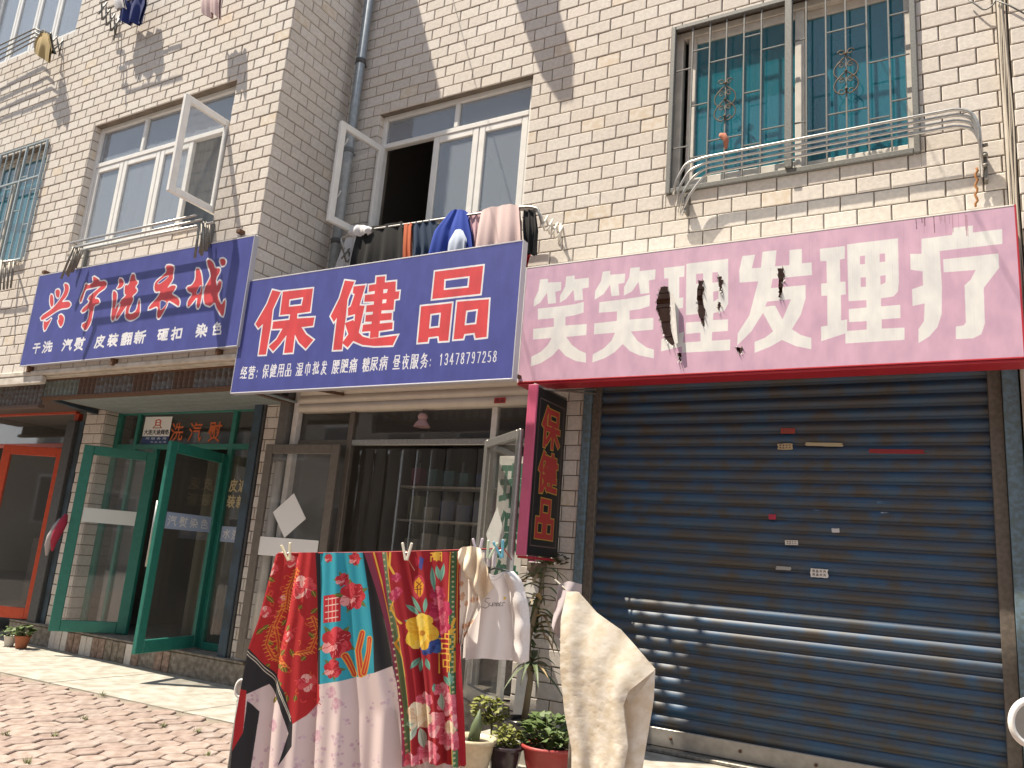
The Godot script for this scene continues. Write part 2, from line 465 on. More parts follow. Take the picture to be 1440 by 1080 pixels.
# ---------------------------------------------------------------- brick-tiled walls
func cut_rects(rect: Rect2, holes: Array) -> Array:       # what is left of a rectangle after cutting holes
	var left := [rect]
	for hole in holes:
		var nxt := []
		for r in left:
			var i: Rect2 = (r as Rect2).intersection(hole)
			if i.size.x <= 0.0005 or i.size.y <= 0.0005:
				nxt.append(r)
				continue
			var e: Vector2 = r.end
			if i.position.x - r.position.x > 0.012: nxt.append(Rect2(r.position.x, r.position.y, i.position.x - r.position.x, r.size.y))
			if e.x - i.end.x > 0.012: nxt.append(Rect2(i.end.x, r.position.y, e.x - i.end.x, r.size.y))
			if i.position.y - r.position.y > 0.012: nxt.append(Rect2(i.position.x, r.position.y, i.size.x, i.position.y - r.position.y))
			if e.y - i.end.y > 0.012: nxt.append(Rect2(i.position.x, i.end.y, i.size.x, e.y - i.end.y))
		left = nxt
	return left
func brick_mesh(w: float, h: float, proud: float) -> ArrayMesh:
	var key := "br%d_%d_%d" % [roundi(w * 400), roundi(h * 400), roundi(proud * 10000)]
	if mesh_cache.has(key): return mesh_cache[key]
	w = roundi(w * 400) / 400.0
	h = roundi(h * 400) / 400.0
	var st := begin()
	brick_st(st, Transform3D(), w, h, proud)
	var m := done(st)
	mesh_cache[key] = m
	return m
func brick_st(st: SurfaceTool, t: Transform3D, w: float, h: float, proud: float) -> void:    # front towards +z, back open
	var c := minf(0.006, minf(w, h) * 0.2)
	var f := []
	var b := []
	var g := []
	for k in [[-1, 1], [1, 1], [1, -1], [-1, -1]]:
		f.append(t * Vector3(k[0] * (w / 2 - c), k[1] * (h / 2 - c), proud))
		b.append(t * Vector3(k[0] * w / 2, k[1] * h / 2, proud - c * 0.8))
		g.append(t * Vector3(k[0] * w / 2, k[1] * h / 2, -0.004))
	quad(st, f[0], f[1], f[2], f[3])
	for i in 4:
		var j := (i + 1) % 4
		quad(st, b[i], b[j], f[j], f[i])
		quad(st, g[i], g[j], b[j], b[i])
# u runs along U from the origin; the wall faces N; openings are Rect2 in (u, y)
func brick_wall(root: Node3D, o: Vector3, U: Vector3, N: Vector3, u0: float, u1: float, v0: float, v1: float, holes: Array, pu: float, pv: float, ua: float, va: float, thick: float, tones: Array, single := 300, joint := 0.0095, proud := 0.012, bed_trim := 0.0) -> void:
	var bas := Basis(U, Vector3.UP, N)
	# bed of mortar behind the tiles
	var st := begin()
	for r in cut_rects(Rect2(u0, v0, u1 - bed_trim - u0, v1 - v0), holes):
		var a: Vector3 = o + U * r.position.x + Vector3.UP * r.position.y
		var b: Vector3 = o + U * r.end.x + Vector3.UP * r.end.y
		var q := [a, o + U * r.position.x + Vector3.UP * r.end.y, b, o + U * r.end.x + Vector3.UP * r.position.y]
		var back := []
		for p in q: back.append((p as Vector3) - N * thick)
		quad(st, q[0], q[1], q[2], q[3])
		quad(st, back[3], back[2], back[1], back[0])
		for i in 4:
			var j := (i + 1) % 4
			quad(st, q[i], back[i], back[j], q[j])
	mi("mortar_bed", done(st), mats.mortar, root, Vector3.ZERO)
	var list := []
	var r0 := floori((v0 - va) / pv)
	var r1 := ceili((v1 - va) / pv)
	for row in range(r0, r1 + 1):
		var y := va + row * pv
		var off := ua + (pu * 0.5 if posmod(row, 2) == 1 else 0.0)
		var c0 := floori((u0 - off) / pu)
		var c1 := ceili((u1 - off) / pu)
		for c in range(c0, c1 + 1):
			var r := Rect2(off + c * pu + joint * 0.5, y + joint * 0.5, pu - joint, pv - joint).intersection(Rect2(u0, v0, u1 - u0, v1 - v0))
			if r.size.x < 0.012 or r.size.y < 0.012: continue
			for piece in cut_rects(r, holes):
				if piece.size.x < 0.014 or piece.size.y < 0.014: continue
				var ctr: Vector3 = o + U * (piece.position.x + piece.size.x / 2) + Vector3.UP * (piece.position.y + piece.size.y / 2)
				var s := seen_at(ctr)
				var vis := s.x > -20 and s.x < 1460 and s.y > -20 and s.y < 1100
				var area: float = piece.size.x * piece.size.y / pow(ctr.distance_to(CAM_POS), 2)
				list.append([area if vis else -1.0, ctr, piece.size, rng.randi() % tones.size(), rng.randf_range(-0.0025, 0.0025)])
	list.sort_custom(func(p, q): return p[0] > q[0])
	var rest := []
	for t in tones: rest.append(begin())
	var used := []
	for t in tones: used.append(false)
	for i in list.size():
		var e: Array = list[i]
		var at: Vector3 = e[1]
		var turn := bas * Basis.from_euler(Vector3(e[4] * 3.0, e[4] * 2.0, 0))
		if i < single and e[0] > 0:
			var b := mi("brick", brick_mesh(e[2].x, e[2].y, proud + e[4]), tones[e[3]], root)
			b.transform = Transform3D(turn, at)
		else:
			brick_st(rest[e[3]], Transform3D(turn, at), e[2].x, e[2].y, proud + e[4])
			used[e[3]] = true
	var am := ArrayMesh.new()
	for k in tones.size():
		if not used[k]: continue
		rest[k].generate_normals()
		rest[k].commit(am)
		am.surface_set_material(am.get_surface_count() - 1, tones[k])
	if am.get_surface_count() > 0:
		var o2 := mi("bricks", am, null, root)
		o2.set_meta("kind", "stuff")

func reveal_bricks(root: Node3D, corner: Vector3, depth: Vector3, y0: float, y1: float, pv: float, va: float, N: Vector3, tones: Array) -> void:     # brick ends on the side of an opening
	var u := depth.normalized()
	var bas := Basis(u, Vector3.UP, N)
	var row := floori((y0 - va) / pv)
	while va + row * pv < y1:
		var a := maxf(y0, va + row * pv + 0.0055)
		var b := minf(y1, va + (row + 1) * pv - 0.0055)
		row += 1
		if b - a < 0.02: continue
		var m := mi("brick", brick_mesh(depth.length() - 0.006, b - a, 0.008), tones[rng.randi() % tones.size()], root)
		m.transform = Transform3D(bas, Vector3(corner.x, (a + b) / 2, corner.z) + depth * 0.5)

# ---------------------------------------------------------------- windows
func sash(called: String, root: Node3D, x0: float, x1: float, y0: float, y1: float, z: float, fw: float, fm: Material, gm: Material, label := "") -> Node3D:   # frame of four bars round a pane
	var s := Node3D.new()
	s.name = called
	root.add_child(s, true)
	if label: s.set_meta("label", label)
	s.position = Vector3((x0 + x1) / 2, y0, z) - root.position
	var w := (x1 - x0) / 2
	var h := y1 - y0
	var d := 0.045
	mi("stile", cbox(Vector3(fw, h, d), 0.006), fm, s, Vector3(-w + fw / 2, h / 2, 0))
	mi("stile", cbox(Vector3(fw, h, d), 0.006), fm, s, Vector3(w - fw / 2, h / 2, 0))
	mi("rail", cbox(Vector3(2 * w - 2 * fw - 0.001, fw, d * 0.98), 0.006), fm, s, Vector3(0, fw / 2, 0))
	mi("rail", cbox(Vector3(2 * w - 2 * fw - 0.001, fw, d * 0.98), 0.006), fm, s, Vector3(0, h - fw / 2, 0))
	if gm: mi("pane", cbox(Vector3(2 * w - 2 * fw + 0.01, h - 2 * fw + 0.01, 0.005), 0.0005), gm, s, Vector3(0, h / 2, 0))
	return s
func outer_frame(root: Node3D, x0: float, x1: float, y0: float, y1: float, z: float, fw: float, d: float, m: Material) -> void:
	box("frame_side", Vector3(x0, y0, z - d / 2), Vector3(x0 + fw, y1, z + d / 2), m, root, 0.006)
	box("frame_side", Vector3(x1 - fw, y0, z - d / 2), Vector3(x1, y1, z + d / 2), m, root, 0.006)
	box("frame_head", Vector3(x0 + fw + 0.001, y1 - fw, z - d / 2), Vector3(x1 - fw - 0.001, y1, z + d / 2), m, root, 0.006)
	box("frame_sill", Vector3(x0 + fw + 0.001, y0, z - d / 2), Vector3(x1 - fw - 0.001, y0 + fw, z + d / 2), m, root, 0.006)
func open_leaf(called: String, root: Node3D, hinge: Vector3, free: Vector3, h: float, fw: float, fm: Material, gm: Material, label := "", fd := 0.045, rail_bottom := -1.0) -> Node3D:    # a swung leaf standing from hinge (bottom) to free (bottom)
	var s := Node3D.new()
	s.name = called
	root.add_child(s, true)
	if label: s.set_meta("label", label)
	var dir := (free - hinge)
	dir.y = 0
	var w := dir.length()
	var x := dir.normalized()
	s.transform = Transform3D(Basis(x, Vector3.UP, x.cross(Vector3.UP)), hinge - root.position)
	if rail_bottom < 0: rail_bottom = fw
	mi("stile", cbox(Vector3(fw, h, fd), 0.005), fm, s, Vector3(fw / 2, h / 2, 0))
	mi("stile", cbox(Vector3(fw, h, fd), 0.005), fm, s, Vector3(w - fw / 2, h / 2, 0))
	mi("rail", cbox(Vector3(w - 2 * fw - 0.001, fw, fd * 0.98), 0.005), fm, s, Vector3(w / 2, h - fw / 2, 0))
	mi("rail", cbox(Vector3(w - 2 * fw - 0.001, rail_bottom, fd * 0.98), 0.005), fm, s, Vector3(w / 2, rail_bottom / 2, 0))
	mi("pane", cbox(Vector3(w - 2 * fw + 0.01, h - fw - rail_bottom + 0.01, 0.006), 0.0005), gm, s, Vector3(w / 2, rail_bottom + (h - fw - rail_bottom) / 2, 0))
	return s
func curtain(called: String, root: Node3D, x0: float, x1: float, y0: float, y1: float, z: float, m: Material, folds: float, amp := 0.03) -> MeshInstance3D:
	var st := begin(true)
	var n := int((x1 - x0) * 40)
	var prev := []
	for i in n + 1:
		var x := lerpf(x0, x1, float(i) / n)
		var zz := z + sin(x * folds) * amp + sin(x * folds * 2.3 + 1.0) * amp * 0.4
		var a := Vector3(x, y0, zz) - root.position
		var b := Vector3(x, y1, zz) - root.position
		if prev: quad(st, prev[0], prev[1], b, a)
		prev = [a, b]
	return mi(called, done(st), m, root)

# ---------------------------------------------------------------- cloth
# A sheet that hangs in a vertical plane (origin o, run T, normal N). Outline given by four edges as photo pixels:
# left and right edges as [x, y ...] from top to bottom, top and bottom as [x, y ...] from left to right.
class Drape:
	var o: Vector3
	var T: Vector3
	var N: Vector3
	var lo := Vector2(INF, INF)
	var hi := Vector2(-INF, -INF)
	func st(p: Vector3) -> Vector2:
		return Vector2((p - o).dot(T), -(p - o).y)
	func uv(s: Vector2) -> Vector2:
		return (s - lo) / (hi - lo)
func edge_at(pts: PackedVector2Array, t: float) -> Vector2:
	var total := 0.0
	for i in pts.size() - 1: total += pts[i].distance_to(pts[i + 1])
	var want := t * total
	for i in pts.size() - 1:
		var l := pts[i].distance_to(pts[i + 1])
		if want <= l or i == pts.size() - 2: return pts[i].lerp(pts[i + 1], clampf(want / maxf(l, 1e-6), 0, 1))
		want -= l
	return pts[-1]
func drape_of(o: Vector3, N: Vector3) -> Drape:
	var d := Drape.new()
	d.o = o
	d.N = N.normalized()
	d.T = Vector3.UP.cross(d.N).normalized()
	return d
func plane_pts(d: Drape, px: Array) -> PackedVector2Array:
	var out := PackedVector2Array()
	for i in range(0, px.size(), 2):
		out.append(d.st(WP(px[i], px[i + 1], d.o, d.N)))
	return out
func cloth(called: String, d: Drape, left: Array, right: Array, top: Array, bottom: Array, fold: Callable, m: Material, root: Node3D, nu := 40, nv := 40, thick := 0.0) -> MeshInstance3D:
	var L := plane_pts(d, left)
	var R := plane_pts(d, right)
	var Tp := plane_pts(d, top)
	var B := plane_pts(d, bottom)
	var grid := []
	d.lo = Vector2(INF, INF)
	d.hi = Vector2(-INF, -INF)
	for j in nv + 1:
		var v := float(j) / nv
		var row := []
		for i in nu + 1:
			var u := float(i) / nu
			var a := edge_at(L, v).lerp(edge_at(R, v), u)
			var b := edge_at(Tp, u).lerp(edge_at(B, u), v)
			var c := Tp[0] * (1 - u) * (1 - v) + Tp[-1] * u * (1 - v) + B[0] * (1 - u) * v + B[-1] * u * v
			var s := a + b - c
			d.lo = d.lo.min(s)
			d.hi = d.hi.max(s)
			row.append([s, fold.call(u, v)])
		grid.append(row)
	var st := begin(true)
	for side in ([0, 1] if thick > 0 else [0]):
		for j in nv:
			for i in nu:
				var q := []
				var uvs := []
				for k in [[j, i], [j, i + 1], [j + 1, i + 1], [j + 1, i]]:
					var e: Array = grid[k[0]][k[1]]
					var s: Vector2 = e[0]
					q.append(d.o + d.T * s.x - Vector3.UP * s.y + d.N * (float(e[1]) - side * thick) - root.position)
					uvs.append(d.uv(s))
				if side == 0: quad(st, q[0], q[1], q[2], q[3], uvs)
				else: quad(st, q[3], q[2], q[1], q[0], [uvs[3], uvs[2], uvs[1], uvs[0]])
	return mi(called, done(st), m, root)
# canvas position of a photo pixel on a drape whose bounds are known
func on_drape(d: Drape, px: float, py: float, cv: Canvas) -> Vector2:
	var u := d.uv(d.st(WP(px, py, d.o, d.N)))
	return Vector2(u.x * cv.w, u.y * cv.h)
func bounds_of(d: Drape, px: Array) -> void:
	for p in plane_pts(d, px):
		d.lo = d.lo.min(p)
		d.hi = d.hi.max(p)

# ================================================================ the scene
func _ready() -> void:
	rng.seed = 20240611
	# ---- camera
	var cam := Camera3D.new()
	cam.name = "camera"
	cam.rotation = Vector3(deg_to_rad(12.692), deg_to_rad(30.3816), deg_to_rad(4.6065))
	cam_basis = Basis.from_euler(cam.rotation)
	cam.position = CAM_POS
	cam.fov = rad_to_deg(2.0 * atan(540.0 / FOCAL))
	cam.near = 0.05
	cam.far = 400.0
	add_child(cam)
	cam.current = true
	# ---- sky, exposure
	var env := Environment.new()
	var sky_m := ProceduralSkyMaterial.new()
	sky_m.sky_top_color = Color(0.57, 0.62, 0.69)
	sky_m.sky_horizon_color = Color(0.87, 0.87, 0.86)
	sky_m.sky_curve = 0.16
	sky_m.ground_bottom_color = Color(0.35, 0.33, 0.31)
	sky_m.ground_horizon_color = Color(0.62, 0.62, 0.62)
	sky_m.sun_angle_max = 8.0
	var sky := Sky.new()
	sky.sky_material = sky_m
	env.background_mode = Environment.BG_SKY
	env.sky = sky
	env.background_energy_multiplier = 1.08
	env.tonemap_mode = Environment.TONE_MAPPER_LINEAR
	env.tonemap_exposure = 2.2
	env.ssao_enabled = true
	env.ssil_enabled = true
	env.sdfgi_enabled = true
	var we := WorldEnvironment.new()
	we.name = "world_environment"
	we.environment = env
	add_child(we)
	# ---- sun: high, over the left shoulder of the street
	var sun := DirectionalLight3D.new()
	sun.name = "sun"
	sun.basis = Basis.looking_at(Vector3(1.34, -3.7, -1.0))
	sun.light_energy = 1.5
	sun.light_color = Color(1.0, 0.955, 0.88)
	sun.light_angular_distance = 0.5
	sun.shadow_enabled = true
	add_child(sun)

	make_materials()
	build_ground()
	build_walls()
	build_windows()
	build_shopfronts()
	build_signs()
	build_racks()
	build_foreground()
	build_surroundings()

func make_materials() -> void:
	var fine := grain_tex("fine", 0.05, 0.80, 1.0, 3, 256, 5)
	var coarse := grain_tex("coarse", 0.012, 0.72, 1.0, 5, 256, 5, false, 1.5)
	var tones := []
	var base := [[0.66, 0.605, 0.545], [0.64, 0.58, 0.52], [0.685, 0.635, 0.58], [0.63, 0.575, 0.515], [0.665, 0.605, 0.54]]
	for i in base.size():
		var c: Array = base[i]
		var m := mat("brick_%d" % i, lin(c[0], c[1], c[2]), 0.85, 0, fine, 1.3 + i * 0.17)
		bumpy(m, grain_tex("pits", 0.11, 0.0, 1.0, 9, 256, 3), 0.12)
		tones.append(m)
	var spotted := mat("brick_stained", lin(0.64, 0.58, 0.51), 0.85, 0, tint_tex("stain", 0.02, Color(0.90, 0.84, 0.75), Color(1, 1, 1), 8, 2.0), 2.1)
	tones = [tones[0], tones[1], tones[2], tones[3], tones[4], tones[0], tones[2], tones[4], tones[1], tones[3], tones[2], tones[4], tones[0], tones[1], tones[3], tones[2], tones[0], tones[4], tones[1], tones[2], tones[3], tones[0], tones[4], tones[1], tones[2], tones[0], spotted]
	mats.tones = tones
	mat("mortar", lin(0.21, 0.175, 0.14), 0.95, 0, coarse, 1.5)
	mat("plaster", lin(0.55, 0.51, 0.45), 0.9, 0, tint_tex("plaster", 0.02, lin_c(0.75, 0.72, 0.68), lin_c(1, 1, 1), 12), 0.8)
	mat("concrete", lin(0.37, 0.35, 0.31), 0.92, 0, tint_tex("concrete", 0.025, lin_c(0.68, 0.66, 0.62), lin_c(1, 1, 1), 14), 0.7)
	mat("step", lin(0.30, 0.265, 0.225), 0.92, 0, tint_tex("step", 0.04, lin_c(0.5, 0.48, 0.44), lin_c(1, 1, 1), 15), 1.1)
	mat("asphalt", lin(0.20, 0.18, 0.165), 0.95, 0, coarse, 0.6)
	mat("pvc", lin(0.78, 0.77, 0.74), 0.4, 0, grain_tex("dirt", 0.02, 0.86, 1.0, 21), 0.9)
	mat("pvc_old", lin(0.66, 0.62, 0.55), 0.5, 0, grain_tex("dirt2", 0.03, 0.72, 1.0, 22), 0.9)
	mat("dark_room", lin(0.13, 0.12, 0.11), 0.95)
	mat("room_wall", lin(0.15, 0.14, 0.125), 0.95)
	mat("steel", lin(0.52, 0.51, 0.49), 0.38, 0.85, grain_tex("steel", 0.05, 0.7, 1.0, 31), 2.0)
	mat("old_steel", lin(0.27, 0.25, 0.22), 0.55, 0.6, grain_tex("osteel", 0.05, 0.55, 1.0, 32, 256, 5, false, 1.6), 2.0)
	mat("bar_paint", lin(0.20, 0.20, 0.19), 0.55, 0.3, grain_tex("barp", 0.06, 0.6, 1.0, 33), 3.0)
	mat("rust", lin(0.15, 0.075, 0.04), 0.9, 0, grain_tex("rust", 0.06, 0.5, 1.0, 34), 2.0)
	mat("pale_blue_paint", lin(0.40, 0.47, 0.50), 0.5, 0.1, grain_tex("pbp", 0.05, 0.7, 1.0, 35), 2.0)
	mat("green_paint", lin(0.022, 0.19, 0.145), 0.45, 0, grain_tex("gp", 0.03, 0.72, 1.0, 36), 1.4)
	mat("orange_paint", lin(0.58, 0.072, 0.022), 0.45, 0, grain_tex("op", 0.03, 0.75, 1.0, 37), 1.4)
	mat("blue_post", lin(0.05, 0.085, 0.12), 0.6, 0.1, tint_tex("bpost", 0.015, lin_c(0.72, 0.60, 0.50), lin_c(1.0, 1.0, 1.0), 38, 1.8), 0.8)
	mat("dark_post", lin(0.085, 0.085, 0.085), 0.6, 0.1, grain_tex("dpost", 0.04, 0.6, 1.0, 39), 1.6)
	mat("brown_wood", lin(0.17, 0.135, 0.10), 0.75, 0, grain_tex("wood", 0.05, 0.55, 1.0, 40), 2.0)
	mat("bronze_alu", lin(0.19, 0.165, 0.14), 0.42, 0.4, grain_tex("ba", 0.03, 0.75, 1.0, 41), 1.5)
	mat("white_paint", lin(0.72, 0.70, 0.66), 0.5, 0, grain_tex("wp", 0.03, 0.8, 1.0, 42), 1.3)
	mat("zinc", lin(0.33, 0.37, 0.40), 0.5, 0.45, grain_tex("zinc", 0.03, 0.65, 1.0, 43), 1.6)
	glass("clear_glass", lin(0.55, 0.6, 0.62), 0.06)
	glass("window_glass", lin(0.42, 0.48, 0.56), 0.30)
	glass("blue_glass", lin(0.03, 0.23, 0.31), 0.40)
	glass("dusty_glass", lin(0.18, 0.18, 0.165), 0.09, 0.03)
func lin_c(r: float, g: float, b: float) -> Color:
	return Color(r, g, b)

# ---------------------------------------------------------------- ground
func build_ground() -> void:
	var g := begin()
	quad(g, Vector3(-80, GROUND - 0.006, -40), Vector3(80, GROUND - 0.006, -40), Vector3(80, GROUND - 0.006, 60), Vector3(-80, GROUND - 0.006, 60))
	structure(mi("ground", done(g), mats.asphalt))
	# concrete strip along the shopfronts, laid in slabs with joints
	var strip := Node3D.new()
	strip.name = "pavement"
	add_child(strip)
	structure(strip)
	var edge := func(x: float) -> float: return 1.39 - 0.055 * (x + 8.0)
	var xs := [-14.0, -11.9, -9.75, -7.75, -5.95, -4.1, -2.0, 0.2, 2.6]
	for i in xs.size() - 1:
		var a: float = xs[i] + 0.005
		var b: float = xs[i + 1] - 0.005
		var st := begin()
		var y := GROUND + 0.012 + rng.randf_range(0, 0.004)
		var p := [Vector3(a, y, -0.3), Vector3(b, y, -0.3), Vector3(b, y, edge.call(b)), Vector3(a, y, edge.call(a))]
		quad(st, p[0], p[1], p[2], p[3])
		quad(st, p[3], p[2], p[2] - Vector3(0, 0.05, 0), p[3] - Vector3(0, 0.05, 0))
		mi("slab", done(st), mats.concrete, strip)
	# hexagonal clay pavers beyond the strip
	var field := Node3D.new()
	field.name = "paving"
	add_child(field)
	structure(field)
	var s := 0.118
	var tones := []
	for c in [[0.315, 0.245, 0.215], [0.29, 0.222, 0.195], [0.34, 0.272, 0.238], [0.31, 0.252, 0.225], [0.28, 0.218, 0.192]]:
		var m := mat("paver_%d" % tones.size(), lin(c[0], c[1], c[2]), 0.9, 0, tint_tex("paver", 0.03, Color(0.68, 0.64, 0.60), Color(1, 1, 1), 51), 1.2)
		bumpy(m, grain_tex("pits", 0.11, 0.0, 1.0, 9, 256, 3), 0.15)
		tones.append(m)
	var hex := func(st: SurfaceTool, at: Vector3, turn: float, tilt: Vector2) -> void:
		var top := []
		var mid := []
		var low := []
		for k in 6:
			var a := turn + TAU * k / 6
			var rr := s - 0.006
			var d := Vector3(cos(a), 0, sin(a))
			var lift := d.x * tilt.x + d.z * tilt.y
			top.append(at + d * (rr - 0.006) + Vector3.UP * lift)
			mid.append(at + d * rr + Vector3.UP * (lift - 0.006))
			low.append(at + d * rr - Vector3.UP * 0.03)
		for k in 6:
			var n := (k + 1) % 6
			for v in [at, top[k], top[n]]: st.add_vertex(v)
			quad(st, top[k], mid[k], mid[n], top[n])
			quad(st, mid[k], low[k], low[n], mid[n])
	var spots := []
	var rot := Basis(Vector3.UP, 0.055)
	for i in range(-75, 45):
		for j in range(-6, 40):
			var p := Vector3(i * s * 1.5, 0, (j + (0.5 if posmod(i, 2) == 1 else 0.0)) * s * sqrt(3.0))
			p = rot * p + Vector3(0, GROUND + 0.016, 1.5)
			if p.z < edge.call(p.x) + 0.075 or p.z > 7.5 or p.x < -12.5 or p.x > 4.0: continue
			if p.distance_to(CAM_POS) < 1.0: continue
			var q := seen_at(p)
			var vis := q.x > -15 and q.x < 1455 and q.y > 0 and q.y < 1100
			spots.append([1.0 / p.distance_to(CAM_POS) if vis else -1.0, p])
	spots.sort_custom(func(a, b): return a[0] > b[0])
	var rest := begin()
	var shapes := []
	for k in 6:
		var st := begin()
		hex.call(st, Vector3.ZERO, 0.055 + rng.randf_range(-0.02, 0.02), Vector2(rng.randf_range(-0.006, 0.006), rng.randf_range(-0.006, 0.006)))
		shapes.append(done(st))
	for k in spots.size():
		var p: Vector3 = spots[k][1] + Vector3(0, rng.randf_range(-0.0025, 0.0025), 0)
		if k < 300 and spots[k][0] > 0: mi("paver", shapes[rng.randi() % 6], tones[rng.randi() % 5], field, p)
		else: hex.call(rest, p, 0.055, Vector2(rng.randf_range(-0.005, 0.005), rng.randf_range(-0.005, 0.005)))
	mi("pavers", done(rest), tones[0], field).set_meta("kind", "stuff")
	# bed of soil between the pavers
	var bed := begin()
	var by := GROUND + 0.001
	quad(bed, Vector3(-12.6, by, edge.call(-12.6)), Vector3(4.0, by, edge.call(4.0)), Vector3(4.0, by, 7.6), Vector3(-12.6, by, 7.6))
	mi("soil_bed", done(bed), mat("soil", lin(0.24, 0.20, 0.16), 0.95, 0, mats.tex_coarse, 2.0), field)
	# weeds in the joints
	var leaf := mat("weed_leaf", lin(0.13, 0.15, 0.045), 0.8)
	for wpx in [[143, 978], [118, 1012], [76, 1036], [228, 1022], [8, 1035], [276, 1030], [292, 1064], [39, 1075], [338, 990]]:
		var at := Wy(wpx[0], wpx[1], GROUND + 0.012)
		var st := begin()
		for k in 26:
			var a := rng.randf() * TAU
			var r := rng.randf_range(0.0, 0.035)
			var root := Vector3(cos(a) * r, 0, sin(a) * r * 0.6)
			var tip := root + Vector3(cos(a) * rng.randf_range(0.01, 0.035), rng.randf_range(0.015, 0.05), sin(a) * rng.randf_range(0.01, 0.03))
			var sd := Vector3(-sin(a), 0, cos(a)) * 0.004
			for v in [root - sd, tip, root + sd]: st.add_vertex(v)
		tag(mi("weed", done(st), leaf, null, at), "small tuft of weed growing in a joint of the paving", "weed", "weeds in the paving joints")

# ---------------------------------------------------------------- walls
const MID_WIN := Rect2(-5.74, 4.45, 2.01, 1.63)
const RIGHT_WIN := Rect2(-2.25, 4.46, 2.035, 1.70)
const WING_WIN := Rect2(-9.64, 4.48, 2.64, 1.75)
const FAR_WIN := Rect2(-13.2, 4.51, 2.57, 1.70)
const UP_WIN := Rect2(-13.2, 7.93, 2.56, 1.8)
const WING_X := -6.265
const WING_Z := 1.02
func build_walls() -> void:
	var t: Array = mats.tones
	var w := thing("brick_wall", "long pale brick wall above the pink board, with two windows", "wall")
	brick_wall(w, Vector3.ZERO, Vector3.RIGHT, Vector3.BACK, WING_X, 0.33, 2.85, 9.6, [MID_WIN, RIGHT_WIN], 0.2463, 0.1335, -2.03, 4.336, 0.24, t)
	reveal_bricks(w, Vector3(MID_WIN.position.x, 0, 0), Vector3(0, 0, -0.1), MID_WIN.position.y, MID_WIN.end.y, 0.1335, 4.336, Vector3.RIGHT, t)
	box("sill", Vector3(MID_WIN.position.x, 4.40, -0.22), Vector3(MID_WIN.end.x, 4.455, 0.03), mats.plaster, w, 0.008)
	var f := thing("brick_wall", "pale brick wall of the jutting wing over the laundry board", "wall")
	brick_wall(f, Vector3(0, 0, WING_Z), Vector3.RIGHT, Vector3.BACK, -14.0, WING_X + 0.012, 2.93, 9.9, [WING_WIN, FAR_WIN, UP_WIN], 0.252, 0.1285, WING_X + 0.006, 6.805, 0.24, t, 300, 0.011, 0.012, 0.014)
	reveal_bricks(f, Vector3(WING_WIN.position.x, 0, WING_Z), Vector3(0, 0, -0.1), WING_WIN.position.y, WING_WIN.end.y, 0.1285, 6.805, Vector3.RIGHT, t)
	box("sill", Vector3(WING_WIN.position.x, 4.44, WING_Z - 0.22), Vector3(WING_WIN.end.x, 4.485, WING_Z + 0.02), mats.plaster, f, 0.008)
	# lintels inside the reveals, rendered with mortar
	box("lintel", Vector3(WING_WIN.position.x - 0.1, WING_WIN.end.y + 0.002, WING_Z - 0.2), Vector3(WING_WIN.end.x + 0.1, WING_WIN.end.y + 0.06, WING_Z - 0.005), mats.plaster, f)
	box("lintel", Vector3(MID_WIN.position.x - 0.1, MID_WIN.end.y + 0.002, -0.2), Vector3(MID_WIN.end.x + 0.1, MID_WIN.end.y + 0.06, -0.005), mats.plaster, w)
	var r := thing("brick_wall", "shaded brick return wall between the wing and the drainpipe", "wall")
	brick_wall(r, Vector3(WING_X, 0, WING_Z), Vector3.FORWARD, Vector3.RIGHT, 0.0, WING_Z - 0.012, 2.93, 9.9, [], 0.252, 0.1285, 0.0, 6.805, 0.24, t)
	# slab under the wing: soffit and plastered lip
	var slab := thing("wing_slab", "plastered concrete slab under the jutting brick wing", "slab")
	box("soffit", Vector3(-14, 2.885, -0.25), Vector3(WING_X, 2.93, WING_Z - 0.01), mats.plaster, slab)
	box("lip", Vector3(-14, 2.90, WING_Z - 0.008), Vector3(WING_X + 0.01, 2.96, WING_Z + 0.045), mats.plaster, slab, 0.01)
	box("patch", Vector3(-14, 2.80, WING_Z - 0.03), Vector3(-9.58, 2.898, WING_Z + 0.04), mat("whitewash", lin(0.62, 0.59, 0.54), 0.9, 0, mats.tex_plaster, 0.9), slab, 0.01).set_meta("label", "whitewashed band at the end of the slab")
	# right-hand pilaster with its own joints
	var p := thing("brick_wall", "narrow brick pier standing proud at the end of the pink board", "wall")
	brick_wall(p, Vector3(0, 0, 0.10), Vector3.RIGHT, Vector3.BACK, 0.40, 1.9, -0.3, 9.6, [], 0.2463, 0.1335, 0.405, 4.336 + 0.03, 0.30, t, 200)
	var pl := box("plaster_edge", Vector3(0.335, -0.3, -0.2), Vector3(0.395, 9.6, 0.085), mats.plaster, p, 0.02)
	pl.set_meta("label", "rough plastered corner strip")
	# ground floor piers
	var pa := thing("brick_pier", "brick pier beside the open green laundry door", "pier")
	brick_wall(pa, Vector3.ZERO, Vector3.RIGHT, Vector3.BACK, -10.24, -9.83, GROUND, 2.72, [], 0.25, 0.130, -10.24, 2.51, 0.3, t)
	reveal_bricks(pa, Vector3(-9.83, 0, 0), Vector3(0, 0, -0.19), GROUND, 2.70, 0.130, 2.51, Vector3.RIGHT, t)
	var pb := thing("brick_pier", "slim brick pier between the laundry and the health goods shop", "pier")
	brick_wall(pb, Vector3.ZERO, Vector3.RIGHT, Vector3.BACK, -6.86, -6.52, GROUND, 2.86, [], 0.25, 0.1265, -6.70, 2.53, 0.3, t)
	var pc := thing("brick_pier", "brick pier behind the black hanging sign, left of the shutter", "pier")
	brick_wall(pc, Vector3.ZERO, Vector3.RIGHT, Vector3.BACK, -3.46, -2.94, GROUND, 2.84, [], 0.2463, 0.1335, -3.46, 4.336 - 0.1335 * 14, 0.3, t)
